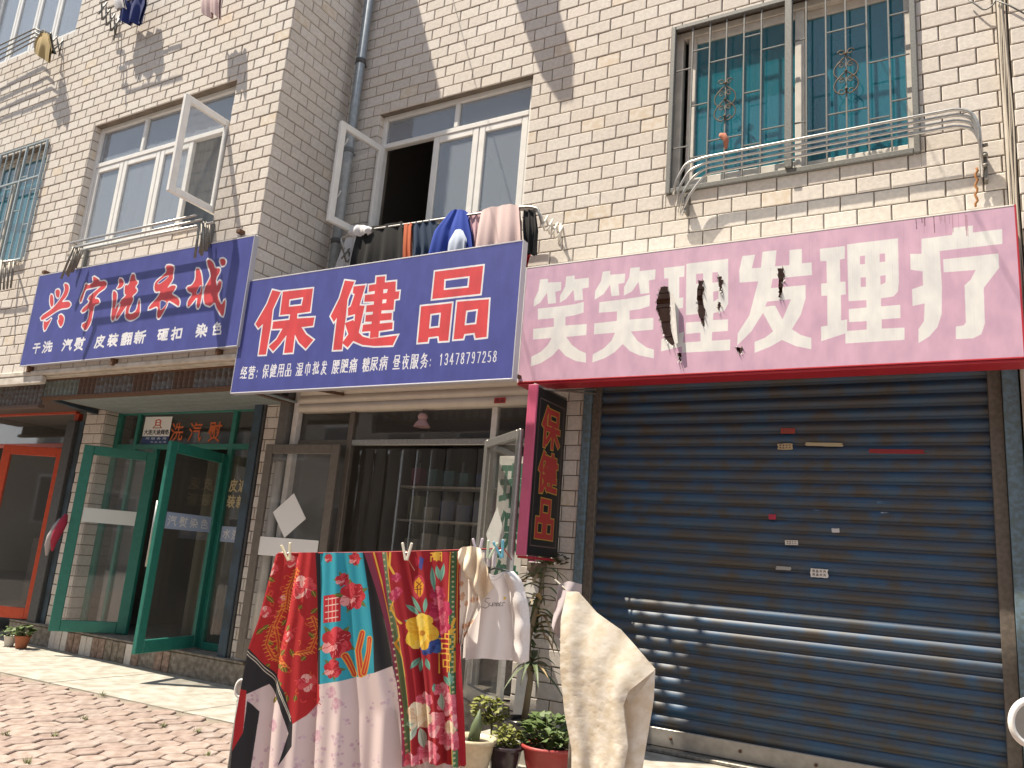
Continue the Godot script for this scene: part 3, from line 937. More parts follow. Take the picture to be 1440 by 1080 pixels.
	var pd := thing("brick_pier", "brick pier right of the shutter under the pink board", "pier")
	brick_wall(pd, Vector3(0, 0, 0.02), Vector3.RIGHT, Vector3.BACK, 0.335, 0.398, GROUND, 2.84, [], 0.2463, 0.1335, 0.33, 4.336 - 0.1335 * 14, 0.3, t)
	# rooms behind the openings
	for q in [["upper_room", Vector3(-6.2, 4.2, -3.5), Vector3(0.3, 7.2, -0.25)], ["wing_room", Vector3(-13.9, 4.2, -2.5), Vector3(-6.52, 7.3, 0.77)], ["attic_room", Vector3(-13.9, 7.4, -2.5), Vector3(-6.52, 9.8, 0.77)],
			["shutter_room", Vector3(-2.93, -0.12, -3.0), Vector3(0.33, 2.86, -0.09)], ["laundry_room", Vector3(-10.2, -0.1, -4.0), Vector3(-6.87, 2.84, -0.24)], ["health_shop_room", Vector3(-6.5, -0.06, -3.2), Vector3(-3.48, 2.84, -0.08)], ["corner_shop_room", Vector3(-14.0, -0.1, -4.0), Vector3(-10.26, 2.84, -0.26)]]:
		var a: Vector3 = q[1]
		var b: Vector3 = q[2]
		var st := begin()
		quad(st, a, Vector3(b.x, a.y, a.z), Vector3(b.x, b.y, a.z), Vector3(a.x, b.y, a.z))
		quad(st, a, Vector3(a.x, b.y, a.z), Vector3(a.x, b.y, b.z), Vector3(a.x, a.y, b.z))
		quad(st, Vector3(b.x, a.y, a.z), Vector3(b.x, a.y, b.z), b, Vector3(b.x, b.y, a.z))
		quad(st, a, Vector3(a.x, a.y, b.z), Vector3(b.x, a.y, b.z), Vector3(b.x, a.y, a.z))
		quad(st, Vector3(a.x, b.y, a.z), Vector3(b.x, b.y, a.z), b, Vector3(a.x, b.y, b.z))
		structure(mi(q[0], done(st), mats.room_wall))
	# drainpipe in the inner corner
	var dp := thing("drainpipe", "grey zinc drainpipe running down the inner corner of the wall", "drainpipe")
	var x0 := W(512, 60, 0.1).x
	tube("pipe", [Vector3(x0, 2.9, 0.11), Vector3(x0, 9.6, 0.11)], 0.055, mats.zinc, dp, 14)
	for y in [6.78, 5.62, 4.5, 7.9]:
		tube("collar", [Vector3(x0, y - 0.03, 0.11), Vector3(x0, y + 0.03, 0.11)], 0.063, mats.dark_post, dp, 14)
		box("bracket", Vector3(x0 - 0.015, y - 0.012, 0.0), Vector3(x0 + 0.015, y + 0.012, 0.055), mats.old_steel, dp)
	# cables down the right corner and looping over the wall
	var cable := mat("cable_beige", lin(0.42, 0.37, 0.30), 0.7)
	for k in 4:
		var pts := []
		for i in 24:
			var y := 2.9 + i * 0.18
			pts.append(Vector3(0.345 + k * 0.013 + sin(i * 0.9 + k * 2.0) * 0.006, y, 0.098 + 0.006 * sin(i * 0.5 + k)))
		tag(tube("cable", pts, 0.006, cable, null, 6), "thin beige cable tied down the plastered corner beside the pier", "cable", "cables down the corner")
	var swag := [W(1362, 0, 0.04), W(1372, 6, 0.05), W(1384, 15, 0.05), W(1396, 8, 0.06), W(1402, -4, 0.06)]
	tag(tube("cable", bend(swag, 0.1), 0.006, mats.bar_paint, null, 6), "dark cable looping over the bricks near the right corner", "cable")
	tag(tube("cable", [W(1400, 0, 0.12), W(1420, 8, 0.13), W(1442, 20, 0.13)], 0.006, mats.bar_paint, null, 6), "dark cable slanting across the end pier", "cable")

# ---------------------------------------------------------------- windows and grilles
func build_windows() -> void:
	var pvc: Material = mats.pvc
	var gl: Material = mats.window_glass
	# --- wing window: fanlights above, four casements below, the last one swung out
	var z := WING_Z - 0.11
	var r := WING_WIN
	var w := thing("window", "white plastic window on the wing with its right casement swung open", "window")
	outer_frame(w, r.position.x, r.end.x, r.position.y, r.end.y, z, 0.06, 0.07, pvc)
	var ty := W(136, 236, z).y
	box("transom", Vector3(r.position.x + 0.061, ty - 0.03, z - 0.034), Vector3(r.end.x - 0.061, ty + 0.03, z + 0.034), pvc, w, 0.006)
	var mx := W(205, 195, z).x
	box("mullion", Vector3(mx - 0.028, ty + 0.031, z - 0.033), Vector3(mx + 0.028, r.end.y - 0.061, z + 0.033), pvc, w, 0.006)
	for q in [[r.position.x + 0.06, mx - 0.028], [mx + 0.028, r.end.x - 0.06]]:
		box("fanlight_pane", Vector3(q[0], ty + 0.03, z - 0.003), Vector3(q[1], r.end.y - 0.06, z + 0.003), gl, w, 0.0005)
	var cut := [r.position.x + 0.061, W(173, 250, z).x, W(225, 235, z).x, W(272, 220, z).x, r.end.x - 0.061]
	for i in 3:
		sash("casement", w, cut[i] + 0.004, cut[i + 1] - 0.004, r.position.y + 0.062, ty - 0.032, z + 0.004, 0.075, pvc, gl)
	open_leaf("casement", w, Vector3(-7.055, 4.60, z + 0.06), Vector3(-7.04, 4.60, 1.60), 1.12, 0.075, pvc, mats.clear_glass, "casement swung straight out")
	curtain("net_curtain", w, r.position.x, cut[3], r.position.y, r.end.y, z - 0.5, mat("net", lin(0.42, 0.46, 0.50), 0.95), 26.0)
	# --- middle window, left casement swung out
	z = -0.10
	r = MID_WIN
	w = thing("window", "white plastic window over the blue board with left casement swung open", "window")
	outer_frame(w, r.position.x, r.end.x, r.position.y, r.end.y, z, 0.06, 0.07, pvc)
	ty = W(648, 183, z).y
	box("transom", Vector3(r.position.x + 0.061, ty - 0.03, z - 0.034), Vector3(r.end.x - 0.061, ty + 0.03, z + 0.034), pvc, w, 0.006)
	mx = W(645, 160, z).x
	box("mullion", Vector3(mx - 0.028, ty + 0.031, z - 0.033), Vector3(mx + 0.028, r.end.y - 0.061, z + 0.033), pvc, w, 0.006)
	for q in [[r.position.x + 0.06, mx - 0.028], [mx + 0.028, r.end.x - 0.06]]:
		box("fanlight_pane", Vector3(q[0], ty + 0.03, z - 0.003), Vector3(q[1], r.end.y - 0.06, z + 0.003), gl, w, 0.0005)
	cut = [r.position.x + 0.061, W(607, 240, z).x, W(671, 235, z).x, r.end.x - 0.061]
	for i in [1, 2]:
		sash("casement", w, cut[i] + 0.004, cut[i + 1] - 0.004, r.position.y + 0.062, ty - 0.032, z + 0.004, 0.075, pvc, gl)
	var leaf := open_leaf("casement", w, Vector3(-5.68, 4.50, -0.05), Vector3(-5.75, 4.50, 0.60), 1.17, 0.075, pvc, mats.clear_glass, "casement swung straight out")
	for hy in [0.30, 0.92]:
		var st := begin(true)
		tube_st(st, bend([Vector3(0.58, hy, 0.02), Vector3(0.56, hy, 0.06), Vector3(0.5, hy + 0.06, 0.06), Vector3(0.5, hy + 0.12, 0.03)], 0.03), 0.008, 6)
		mi("handle", done(st), pvc, leaf)
	# --- upper left window, seen only at its foot
	z = WING_Z - 0.08
	r = UP_WIN
	w = thing("window", "white plastic window at the roof end of the wing, four tall panes", "window")
	outer_frame(w, r.position.x, r.end.x, r.position.y, r.end.y, z, 0.05, 0.07, pvc)
	cut = [r.position.x + 0.051, W(10, 60, z).x - 0.55, W(22, 45, z).x, W(52, 38, z).x, W(82, 30, z).x, r.end.x - 0.051]
	for i in 5:
		sash("casement", w, cut[i] + 0.004, cut[i + 1] - 0.004, r.position.y + 0.052, r.end.y - 0.052, z + 0.004, 0.065, pvc, gl)
	curtain("net_curtain", w, r.position.x, r.end.x, r.position.y, r.end.y, z - 0.4, mats.net, 26.0)
	# --- far left window with teal curtains behind a pale blue grille
	z = WING_Z - 0.12
	r = FAR_WIN
	w = thing("window", "teal curtained window behind the pale blue security grille", "window")
	outer_frame(w, r.position.x, r.end.x, r.position.y, r.end.y, z, 0.06, 0.07, mats.pvc_old)
	cut = [r.position.x + 0.061, -12.0, W(12, 300, z).x, r.end.x - 0.061]
	for i in 3:
		sash("sash", w, cut[i] + 0.004, cut[i + 1] - 0.004, r.position.y + 0.062, r.end.y - 0.062, z + 0.004, 0.05, mats.pvc_old, mats.blue_glass)
	curtain("curtain", w, r.position.x, r.end.x, r.position.y, r.end.y, z - 0.25, mat("teal_curtain", lin(0.06, 0.45, 0.50), 0.9, 0, mats.tex_fine, 3.0), 30.0)
	var gr := thing("security_grille", "pale blue welded bar grille over the teal curtained window", "grille")
	var gz := WING_Z + 0.045
	outer_frame(gr, r.position.x, r.end.x + 0.02, r.position.y - 0.02, r.end.y + 0.03, gz, 0.03, 0.03, mats.pale_blue_paint)
	var gy := W(62, 245, gz).y
	box("cross_bar", Vector3(r.position.x + 0.03, gy - 0.014, gz - 0.014), Vector3(r.end.x - 0.01, gy + 0.014, gz + 0.014), mats.pale_blue_paint, gr)
	var gx := r.end.x + 0.02 - 0.16
	var k := 0
	while gx > r.position.x + 0.05:
		var wide := 0.016 if k % 4 != 2 else 0.03
		box("bar", Vector3(gx - wide / 2, r.position.y + 0.011, gz - wide / 2), Vector3(gx + wide / 2, r.end.y - 0.001, gz + wide / 2), mats.pale_blue_paint, gr, 0.002)
		for hh in [0.5, 1.0]:
			if k % 2 == 0: box("link", Vector3(gx + 0.01, r.position.y + hh + 0.12 * (k % 3) - 0.007, gz - 0.007), Vector3(gx + 0.15, r.position.y + hh + 0.12 * (k % 3) + 0.007, gz + 0.007), mats.pale_blue_paint, gr, 0.002)
		gx -= 0.165
		k += 1
	# --- right window: cream sliding sashes, blue glass, teal curtains, wrought grille
	z = -0.10
	r = RIGHT_WIN
	w = thing("window", "cream sliding window with blue glass and teal curtains behind wrought grille", "window")
	outer_frame(w, r.position.x + 0.02, r.end.x - 0.02, r.position.y + 0.02, r.end.y - 0.02, z, 0.07, 0.09, mats.pvc_old)
	var sx := [W(978, 150, z).x, W(1130, 110, z).x, W(1286, 70, z).x]
	sash("sash", w, sx[0] - 0.07, sx[1] + 0.01, r.position.y + 0.09, r.end.y - 0.09, z + 0.012, 0.075, mats.pvc_old, mats.blue_glass)
	sash("sash", w, sx[1] - 0.05, sx[2] + 0.02, r.position.y + 0.09, r.end.y - 0.09, z - 0.038, 0.075, mats.pvc_old, mats.blue_glass)
	curtain("curtain", w, sx[0] - 0.02, sx[1] + 0.02, r.position.y, r.end.y - 0.25, z - 0.22, mats.teal_curtain, 38.0, 0.035)
	curtain("curtain", w, sx[1] + 0.05, r.end.x, r.position.y, r.end.y - 0.12, z - 0.45, mat("blue_curtain", lin(0.04, 0.26, 0.36), 0.9, 0, mats.tex_fine, 3.0), 30.0)
	gr = thing("security_grille", "dark wrought iron grille with scroll ornaments over the blue glass window", "grille")
	gz = 0.02
	var bp: Material = mats.bar_paint
	outer_frame(gr, r.position.x, r.end.x, r.position.y, r.end.y, gz, 0.045, 0.045, bp)
	var px := W(1110, 100, gz).x
	box("post", Vector3(px - 0.03, r.position.y + 0.046, gz - 0.005), Vector3(px + 0.03, r.end.y - 0.046, gz + 0.05), bp, gr, 0.004)
	var bars := []
	for bx in [[971, 160], [996, 150], [1020, 145], [1045, 140], [1070, 130], [1134, 120], [1162, 110], [1190, 105], [1220, 95], [1251, 85]]:
		var xx := W(bx[0], bx[1], gz).x
		bars.append(xx)
		box("bar", Vector3(xx - 0.007, r.position.y + 0.046, gz - 0.007), Vector3(xx + 0.007, r.end.y - 0.046, gz + 0.007), bp, gr, 0.002)
	var link := func(a: float, b: float, y: float) -> void:
		box("link", Vector3(a + 0.008, y - 0.006, gz - 0.006), Vector3(b - 0.008, y + 0.006, gz + 0.006), bp, gr, 0.002)
	var L := r.position.x + 0.04
	for q in [[L, bars[0], 100], [L, bars[0], 208]]: link.call(q[0], q[1], W(955, q[2], gz).y)
	for q in [[0, 1, 70], [0, 1, 147], [0, 1, 220]]: link.call(bars[q[0]], bars[q[1]], W(984, q[2], gz).y)
	for q in [[1, 3, 83], [1, 3, 194]]: link.call(bars[q[0]], bars[q[1]], W(1020, q[2], gz).y)
	for q in [[3, 4, 50], [3, 4, 129], [3, 4, 203]]: link.call(bars[q[0]], bars[q[1]], W(1058, q[2], gz).y)
	for q in [[4, 67], [4, 180]]: link.call(bars[q[0]], px - 0.03, W(1085, q[1], gz).y)
	for q in [[5, 57], [5, 173]]: link.call(px + 0.03, bars[q[0]], W(1122, q[1], gz).y)
	for q in [[5, 6, 107], [5, 6, 183]]: link.call(bars[q[0]], bars[q[1]], W(1148, q[2], gz).y)
	for q in [[6, 8, 40], [6, 8, 157]]: link.call(bars[q[0]], bars[q[1]], W(1190, q[2], gz).y)
	for q in [[8, 9, 86], [8, 9, 166]]: link.call(bars[q[0]], bars[q[1]], W(1235, q[2], gz).y)
	for q in [[9, 18], [9, 78], [9, 140]]: link.call(bars[q[0]], r.end.x - 0.045, W(1268, q[1], gz).y)
	for orn in [[bars[2], W(1020, 138, gz).y], [bars[7], W(1190, 98, gz).y]]:
		var o := Node3D.new()
		o.name = "ornament"
		gr.add_child(o, true)
		o.position = Vector3(orn[0], orn[1], gz + 0.012)
		o.set_meta("label", "rusty wrought scroll ornament")
		var rm := mat("rusty_bar", lin(0.16, 0.115, 0.075), 0.7, 0.3, mats.tex_rust, 3.0)
		for sgn in [-1, 1]:
			for part in [[0.0, 0.07], [-0.14, 0.07]]:
				var pts := []
				for i in 25:       # heart shaped scroll
					var a: float = float(i) / 24 * TAU * 0.80
					var rad: float = 0.012 + 0.055 * sin(a * 0.62)
					pts.append(Vector3(sgn * (0.012 + rad * sin(a * 0.5) * 1.25), part[0] + part[1] + 0.10 * cos(a * 0.6 + 0.1) - 0.06, 0))
				var st := begin(true)
				tube_st(st, pts, 0.0055, 5)
				mi("scroll", done(st), rm, o)
				var curl := []
				for i in 18:
					var a := i * 0.5
					var rad := 0.034 * (1 - i / 20.0)
					curl.append(Vector3(sgn * (0.037 + rad * cos(a)), part[0] + 0.04 + rad * sin(a), 0.002))
				st = begin(true)
				tube_st(st, curl, 0.0045, 5)
				mi("curl", done(st), rm, o)
			for yy in [0.155, -0.20]:
				var curl := []
				for i in 14:
					var a := i * 0.5 + (PI if yy < 0 else 0.0)
					var rad := 0.032 * (1 - i / 18.0)
					curl.append(Vector3(sgn * (0.035 + rad * cos(a)), yy + rad * sin(a), 0))
				var st := begin(true)
				tube_st(st, curl, 0.005, 5)
				mi("curl", done(st), rm, o)
		for yy in [0.14, -0.02, -0.185]:
			var kn := SphereMesh.new()
			kn.radius = 0.014
			kn.height = 0.02
			kn.radial_segments = 8
			kn.rings = 4
			mi("rosette", kn, rm, o, Vector3(0, yy, 0.004))
	# knotted rag tied to the grille
	var rag := thing("rag", "small orange rag knotted on the wrought iron grille", "rag")
	var rp := W(1016, 192, gz + 0.02)
	var st2 := begin(true)
	tube_st(st2, [rp + Vector3(-0.02, 0.02, 0), rp + Vector3(0.01, 0.0, 0.01), rp + Vector3(0.035, -0.05, 0.012), rp + Vector3(0.035, -0.13, 0.01)], [0.018, 0.03, 0.026, 0.012], 8)
	mi("knot", done(st2), mat("rag_orange", lin(0.42, 0.16, 0.10), 0.9), rag)

# ---------------------------------------------------------------- shopfronts
func corrugated(called: String, root: Node3D, x0: float, x1: float, y0: float, y1: float, z: float, m: Material) -> MeshInstance3D:
	var st := begin(true)
	var n := int((x1 - x0) / 0.012)
	var prev := []
	for i in n + 1:
		var x := lerpf(x0, x1, float(i) / n)
		var zz := z + 0.02 * sin(x * TAU / 0.085)
		var a := Vector3(x, y0, zz) - root.position
		var b := Vector3(x, y1, zz) - root.position
		if prev: quad(st, prev[0], prev[1], b, a)
		prev = [a, b]
	return mi(called, done(st), m, root)
func decal(called: String, label: String, cat: String, cv: Canvas, c: Vector3, w: float, h: float, dir: Vector3, lean := 0.0, group := "", parent: Node = null, rough := 0.7, scissor := false) -> MeshInstance3D:     # a flat printed sheet facing dir
	var n := dir.normalized()
	var x := Vector3.UP.cross(n).normalized()
	var y := n.cross(x)
	var rot := Basis(n, lean)
	x = rot * x
	y = rot * y
	var o := panel(called, c - x * w / 2 + y * h / 2, c + x * w / 2 + y * h / 2, c + x * w / 2 - y * h / 2, c - x * w / 2 - y * h / 2, print_mat(called + str(counts.get(called, 0)), cv.finish(), rough, scissor), parent)
	if parent == null: tag(o, label, cat, group)
	elif label: o.set_meta("label", label)
	return o
func build_shopfronts() -> void:
	build_laundry()
	build_corner_shop()
	build_health_shop()
	build_shutter()
	# step in front of the laundry, faced with tiles set on end
	var s := thing("doorstep", "worn tiled doorstep below the green laundry doors", "step")
	box("core", Vector3(-10.9, GROUND, -0.3), Vector3(-6.55, -0.085, 0.085), mats.step, s, 0.012)
	box("tread", Vector3(-10.88, -0.083, -0.3), Vector3(-6.57, -0.062, 0.10), mats.step, s, 0.008)
	var x := -9.95
	while x < -7.75:
		var w := rng.randf_range(0.105, 0.125)
		if x < -8.35 or rng.randf() > 0.35:
			box("tile", Vector3(x, GROUND + 0.015, 0.086), Vector3(x + w, -0.09 - rng.randf_range(0, 0.01), 0.096 + rng.randf_range(0, 0.006)), mats.tones[rng.randi() % 5] if rng.randf() < 0.25 else mat("step_tile_%d" % (rng.randi() % 3), lin(0.30 + 0.03 * (rng.randi() % 3), 0.255, 0.205), 0.9, 0, mats.tex_step, 1.3), s, 0.004)
		x += w + 0.012
	var s2 := thing("doorstep", "concrete doorstep of the health goods shop behind the potted plants", "step")
	box("core", Vector3(-6.54, GROUND, -0.3), Vector3(-3.47, -0.03, 0.10), mats.step, s2, 0.012)
	var s3 := thing("doorstep", "broad concrete platform in front of the blue shutter", "step")
	box("core", Vector3(-3.44, GROUND, -0.3), Vector3(2.5, -0.165, 0.60), mats.concrete, s3, 0.015)
	box("threshold", Vector3(-2.95, -0.163, -0.12), Vector3(0.33, -0.135, 0.07), mats.old_steel, s3, 0.006)

func build_laundry() -> void:
	var gp: Material = mats.green_paint
	var z := -0.2
	var f := thing("laundry_front", "green framed glass front of the laundry under a rusty canopy", "shopfront")
	var post := func(x: float, w: float, y0: float, y1: float, m: Material, d := 0.06) -> void:
		box("post", Vector3(x - w / 2, y0, z - d / 2), Vector3(x + w / 2, y1, z + d / 2), m, f, 0.005)
	post.call(-9.78, 0.09, -0.06, 2.70, gp)
	post.call(-9.38, 0.06, -0.06, 2.70, gp)
	post.call(-8.95, 0.07, -0.06, 2.20, gp)
	post.call(-7.58, 0.075, -0.06, 2.70, gp)
	post.call(-7.155, 0.06, -0.06, 2.74, mats.brown_wood)
	for q in [[-9.735, -9.41], [-9.35, -7.618], [-7.542, -7.186]]:
		box("transom", Vector3(q[0], 2.20, z - 0.03), Vector3(q[1], 2.265, z + 0.03), gp, f, 0.005)
		box("head_rail", Vector3(q[0], 2.655, z - 0.03), Vector3(q[1], 2.705, z + 0.03), gp, f, 0.005)
		box("pane", Vector3(q[0], 2.266, z - 0.003), Vector3(q[1], 2.654, z + 0.003), mats.dusty_glass, f, 0.0005)
	for q in [[-9.735, -9.41], [-9.35, -8.985], [-7.542, -7.186]]:
		box("pane", Vector3(q[0], 0.02, z - 0.003), Vector3(q[1], 2.198, z + 0.003), mats.dusty_glass, f, 0.0005)
		box("bottom_rail", Vector3(q[0], -0.06, z - 0.03), Vector3(q[1], 0.02, z + 0.03), gp, f, 0.005)
	# blue steel post with its brown casing
	var bp := thing("steel_post", "flaking blue steel post at the right end of the laundry", "post")
	box("casing", Vector3(-7.12, GROUND, -0.23), Vector3(-7.03, 2.85, -0.11), mats.brown_wood, bp, 0.006)
	box("tube", Vector3(-7.028, GROUND, -0.2), Vector3(-6.90, 2.87, 0.05), mats.blue_post, bp, 0.008)
	box("flange", Vector3(-6.898, GROUND, -0.1), Vector3(-6.865, 2.87, 0.03), mats.dark_post, bp, 0.005)
	# two outward doors
	var tape := mat("frosted_tape", lin(0.62, 0.66, 0.64), 0.8)
	var d1 := thing("door", "green glazed laundry door folded back against the brick pier", "door", "laundry doors", Vector3(-8.92, -0.045, z))
	var l1 := open_leaf("leaf", d1, d1.position, Vector3(-9.42, -0.045, 0.46), 2.20, 0.115, gp, mats.dusty_glass, "", 0.045, 0.13)
	mi("frosted_band", cbox(Vector3(0.585, 0.17, 0.003), 0.0005), tape, l1, Vector3(0.41, 1.36, -0.012))
	mi("frosted_band", cbox(Vector3(0.585, 0.17, 0.003), 0.0005), tape, l1, Vector3(0.41, 1.36, 0.012))
	door_handle(l1, 0.775, 1.02)
	var d2 := thing("door", "green glazed laundry door standing open with a blue lettered band", "door", "laundry doors", Vector3(-7.63, -0.045, z))
	var l2 := open_leaf("leaf", d2, d2.position, Vector3(-7.38, -0.045, 0.80), 2.18, 0.115, gp, mats.dusty_glass, "", 0.045, 0.13)
	door_handle(l2, 0.985, 1.02)
	var cv := Canvas.new(420, 100, lin(0.30, 0.37, 0.50))
	text(cv, "汽熨染色", 18, 18, 78, 64, 22, 7, lin(0.62, 0.62, 0.60))
	var nrm := l2.basis.z if l2.basis.z.x > 0 else -l2.basis.z
	var cc: Vector3 = l2.global_position if false else d2.position + l2.basis * Vector3(0.51, 1.35, 0)
	decal("lettered_band", "blue band lettered in pale characters", "", cv, cc + nrm * 0.008, 0.77, 0.175, nrm, 0.0, "", l2)
	fix_local(l2)
	# lettering on the fixed panes
	var c2 := Canvas.new(560, 150, Color(0.5, 0.1, 0.02, 0))
	text(c2, "洗汽熨", 10, 14, 130, 122, 60, 12, lin(0.50, 0.115, 0.03))
	var p1 := W(277, 607, z + 0.006)
	decal("pane_lettering", "orange painted characters on the fanlight", "", c2, Vector3(p1.x, p1.y, z + 0.0065), 1.02, 0.30, Vector3.BACK, 0, "", f, 0.7, true)
	var c3 := Canvas.new(180, 190, Color(0.6, 0.5, 0.3, 0))
	text(c3, "皮返", 4, 6, 80, 76, 12, 10, lin(0.50, 0.42, 0.25))
	text(c3, "装新", 4, 104, 80, 76, 12, 10, lin(0.50, 0.42, 0.25))
	decal("pane_lettering", "pale yellow characters on the side pane", "", c3, Vector3(-7.37, W(338, 695, z).y, z + 0.0065), 0.30, 0.36, Vector3.BACK, 0, "", f, 0.7, true)
	var c4 := Canvas.new(170, 100, lin(0.30, 0.37, 0.50))
	text(c4, "水洗", 16, 18, 62, 64, 16, 8, lin(0.62, 0.62, 0.60))
	decal("lettered_band", "blue band with pale characters on the side pane", "", c4, Vector3(-7.365, W(330, 752, z).y, z + 0.0065), 0.33, 0.175, Vector3.BACK, 0, "", f)
	# advertising plate stuck in the fanlight
	var c5 := Canvas.new(240, 300, lin(0.72, 0.72, 0.70))
	c5.poly(PackedVector2Array([Vector2(0, 206), Vector2(240, 206), Vector2(240, 300), Vector2(0, 300)]), lin(0.02, 0.045, 0.14))
	c5.line(PackedVector2Array([Vector2(100, 40), Vector2(122, 30), Vector2(142, 40), Vector2(142, 90), Vector2(104, 90), Vector2(100, 40)]), 12, lin(0.5, 0.09, 0.05))
	c5.line(PackedVector2Array([Vector2(104, 60), Vector2(140, 60)]), 8, lin(0.5, 0.09, 0.05))
	c5.line(PackedVector2Array([Vector2(98, 96), Vector2(84, 118), Vector2(158, 118), Vector2(146, 98)]), 9, lin(0.3, 0.1, 0.06))
	text(c5, "大连天途网络", 12, 136, 34, 52, 3, 6, lin(0.02, 0.02, 0.03))
	text(c5, "用服务用", 34, 216, 36, 26, 14, 3, lin(0.5, 0.55, 0.65))
	text(c5, "用品发用", 80, 256, 30, 22, 8, 2, lin(0.5, 0.55, 0.65))
	decal("advert_plate", "white and navy advert plate behind the laundry fanlight", "sign", c5, W(220, 606, z + 0.02), 0.53, 0.37, Vector3.BACK, -0.01)
	# strip curtain inside the doorway
	var cur := curtain("door_curtain", thing("door_curtain", "dark olive pleated curtain hanging inside the laundry doorway", "curtain"), -8.25, -7.2, 0.0, 2.15, -0.42, mat("olive_curtain", lin(0.085, 0.08, 0.055), 0.95, 0, mats.tex_fine, 3.0), 36.0, 0.03)
	# red paper tag hanging behind the curtain line
	tag(box("paper_tag", Vector3(-7.92, 1.86, -0.37), Vector3(-7.82, 2.15, -0.36), mat("red_paper", lin(0.22, 0.02, 0.02), 0.9), null, 0.001), "faded red paper tag above the laundry curtain", "tag")
	# canopy
	var cp := thing("canopy", "rusty corrugated canopy over the green laundry front", "canopy")
	var cz := 0.86
	var ya := W(190, 553, cz).y
	var yb := W(190, 527, cz).y
	var xa := W(68, 545, cz).x
	var xb := W(312, 535, cz).x + 0.3
	var rust2 := mat("rust_blue", lin(0.17, 0.19, 0.21), 0.7, 0.1, tint_tex("rustblue", 0.03, Color(0.62, 0.40, 0.30), Color(0.95, 0.98, 1.0), 61, 2.5), 1.8)
	var rust3 := mat("rust_teal", lin(0.20, 0.245, 0.25), 0.7, 0.1, tint_tex("rustteal", 0.03, Color(0.62, 0.5, 0.4), Color(0.95, 1.0, 1.0), 62, 1.6), 1.8)
	var rust4 := mat("rust_brown", lin(0.15, 0.10, 0.08), 0.85, 0, mats.tex_rust, 1.8)
	var seq := [rust3, rust3, rust4, rust2, rust2, rust4, rust2, rust4, rust2, rust2]
	var n := seq.size()
	for i in n:
		corrugated("sheet", cp, lerpf(xa, xb, float(i) / n), lerpf(xa, xb, float(i + 1) / n), ya + 0.01, yb, cz + 0.02, seq[i])
	box("bottom_angle", Vector3(xa - 0.02, ya - 0.03, cz - 0.02), Vector3(xb, ya + 0.012, cz + 0.05), mats.rust, cp)
	box("top_angle", Vector3(xa - 0.02, yb - 0.01, cz - 0.02), Vector3(xb, yb + 0.025, cz + 0.045), mats.rust, cp)
	for i in 5:
		var za := lerpf(-0.17, cz - 0.03, i / 5.0)
		var zb := lerpf(-0.17, cz - 0.03, (i + 1) / 5.0) - 0.006
		box("soffit_board", Vector3(xa + 0.01, ya + 0.012, za), Vector3(xb - 0.02, ya + 0.03, zb), mat("soffit_paint", lin(0.24, 0.28, 0.28), 0.7, 0, mats.tex_dirt2, 1.0), cp, 0.003)
	beam("side_beam", Vector3(xa + 0.05, ya + 0.02, cz - 0.03), Vector3(-10.05, ya + 0.02, -0.02), 0.09, 0.09, mats.blue_post, cp)
	beam("side_beam", Vector3(xb - 0.1, ya + 0.03, cz - 0.03), Vector3(xb - 0.1, ya + 0.03, 0.02), 0.06, 0.07, rust4, cp)
	var c2p := thing("canopy", "dark corrugated canopy over the orange framed shop", "canopy")
	var y2a := W(30, 572, cz).y
	var y2b := W(30, 544, cz).y
	for i in 4:
		corrugated("sheet", c2p, lerpf(-13.6, xa - 0.03, i / 4.0), lerpf(-13.6, xa - 0.03, (i + 1) / 4.0), y2a + 0.01, y2b, cz + 0.03, rust2 if i % 2 == 1 else rust3)
	box("bottom_angle", Vector3(-13.6, y2a - 0.035, cz - 0.02), Vector3(xa - 0.03, y2a + 0.01, cz + 0.06), rust4, c2p)
	box("end_cheek", Vector3(xa - 0.012, 2.67, -0.1), Vector3(xa + 0.006, yb + 0.05, cz - 0.025), rust4, c2p)
	box("soffit", Vector3(-13.6, 2.70, -0.1), Vector3(xa + 0.02, 2.725, cz - 0.03), rust4, c2p)
func fix_local(_n: Node) -> void:
	pass
func door_handle(leaf: Node3D, x: float, y: float) -> void:
	var st := begin(true)
	tube_st(st, [Vector3(x, y - 0.16, 0.06), Vector3(x, y + 0.52, 0.06)], 0.014, 8)
	tube_st(st, [Vector3(x, y - 0.05, 0.0), Vector3(x, y - 0.05, 0.06)], 0.009, 6)
	tube_st(st, [Vector3(x, y + 0.42, 0.0), Vector3(x, y + 0.42, 0.06)], 0.009, 6)
	mi("pull_handle", done(st), mats.steel, leaf)

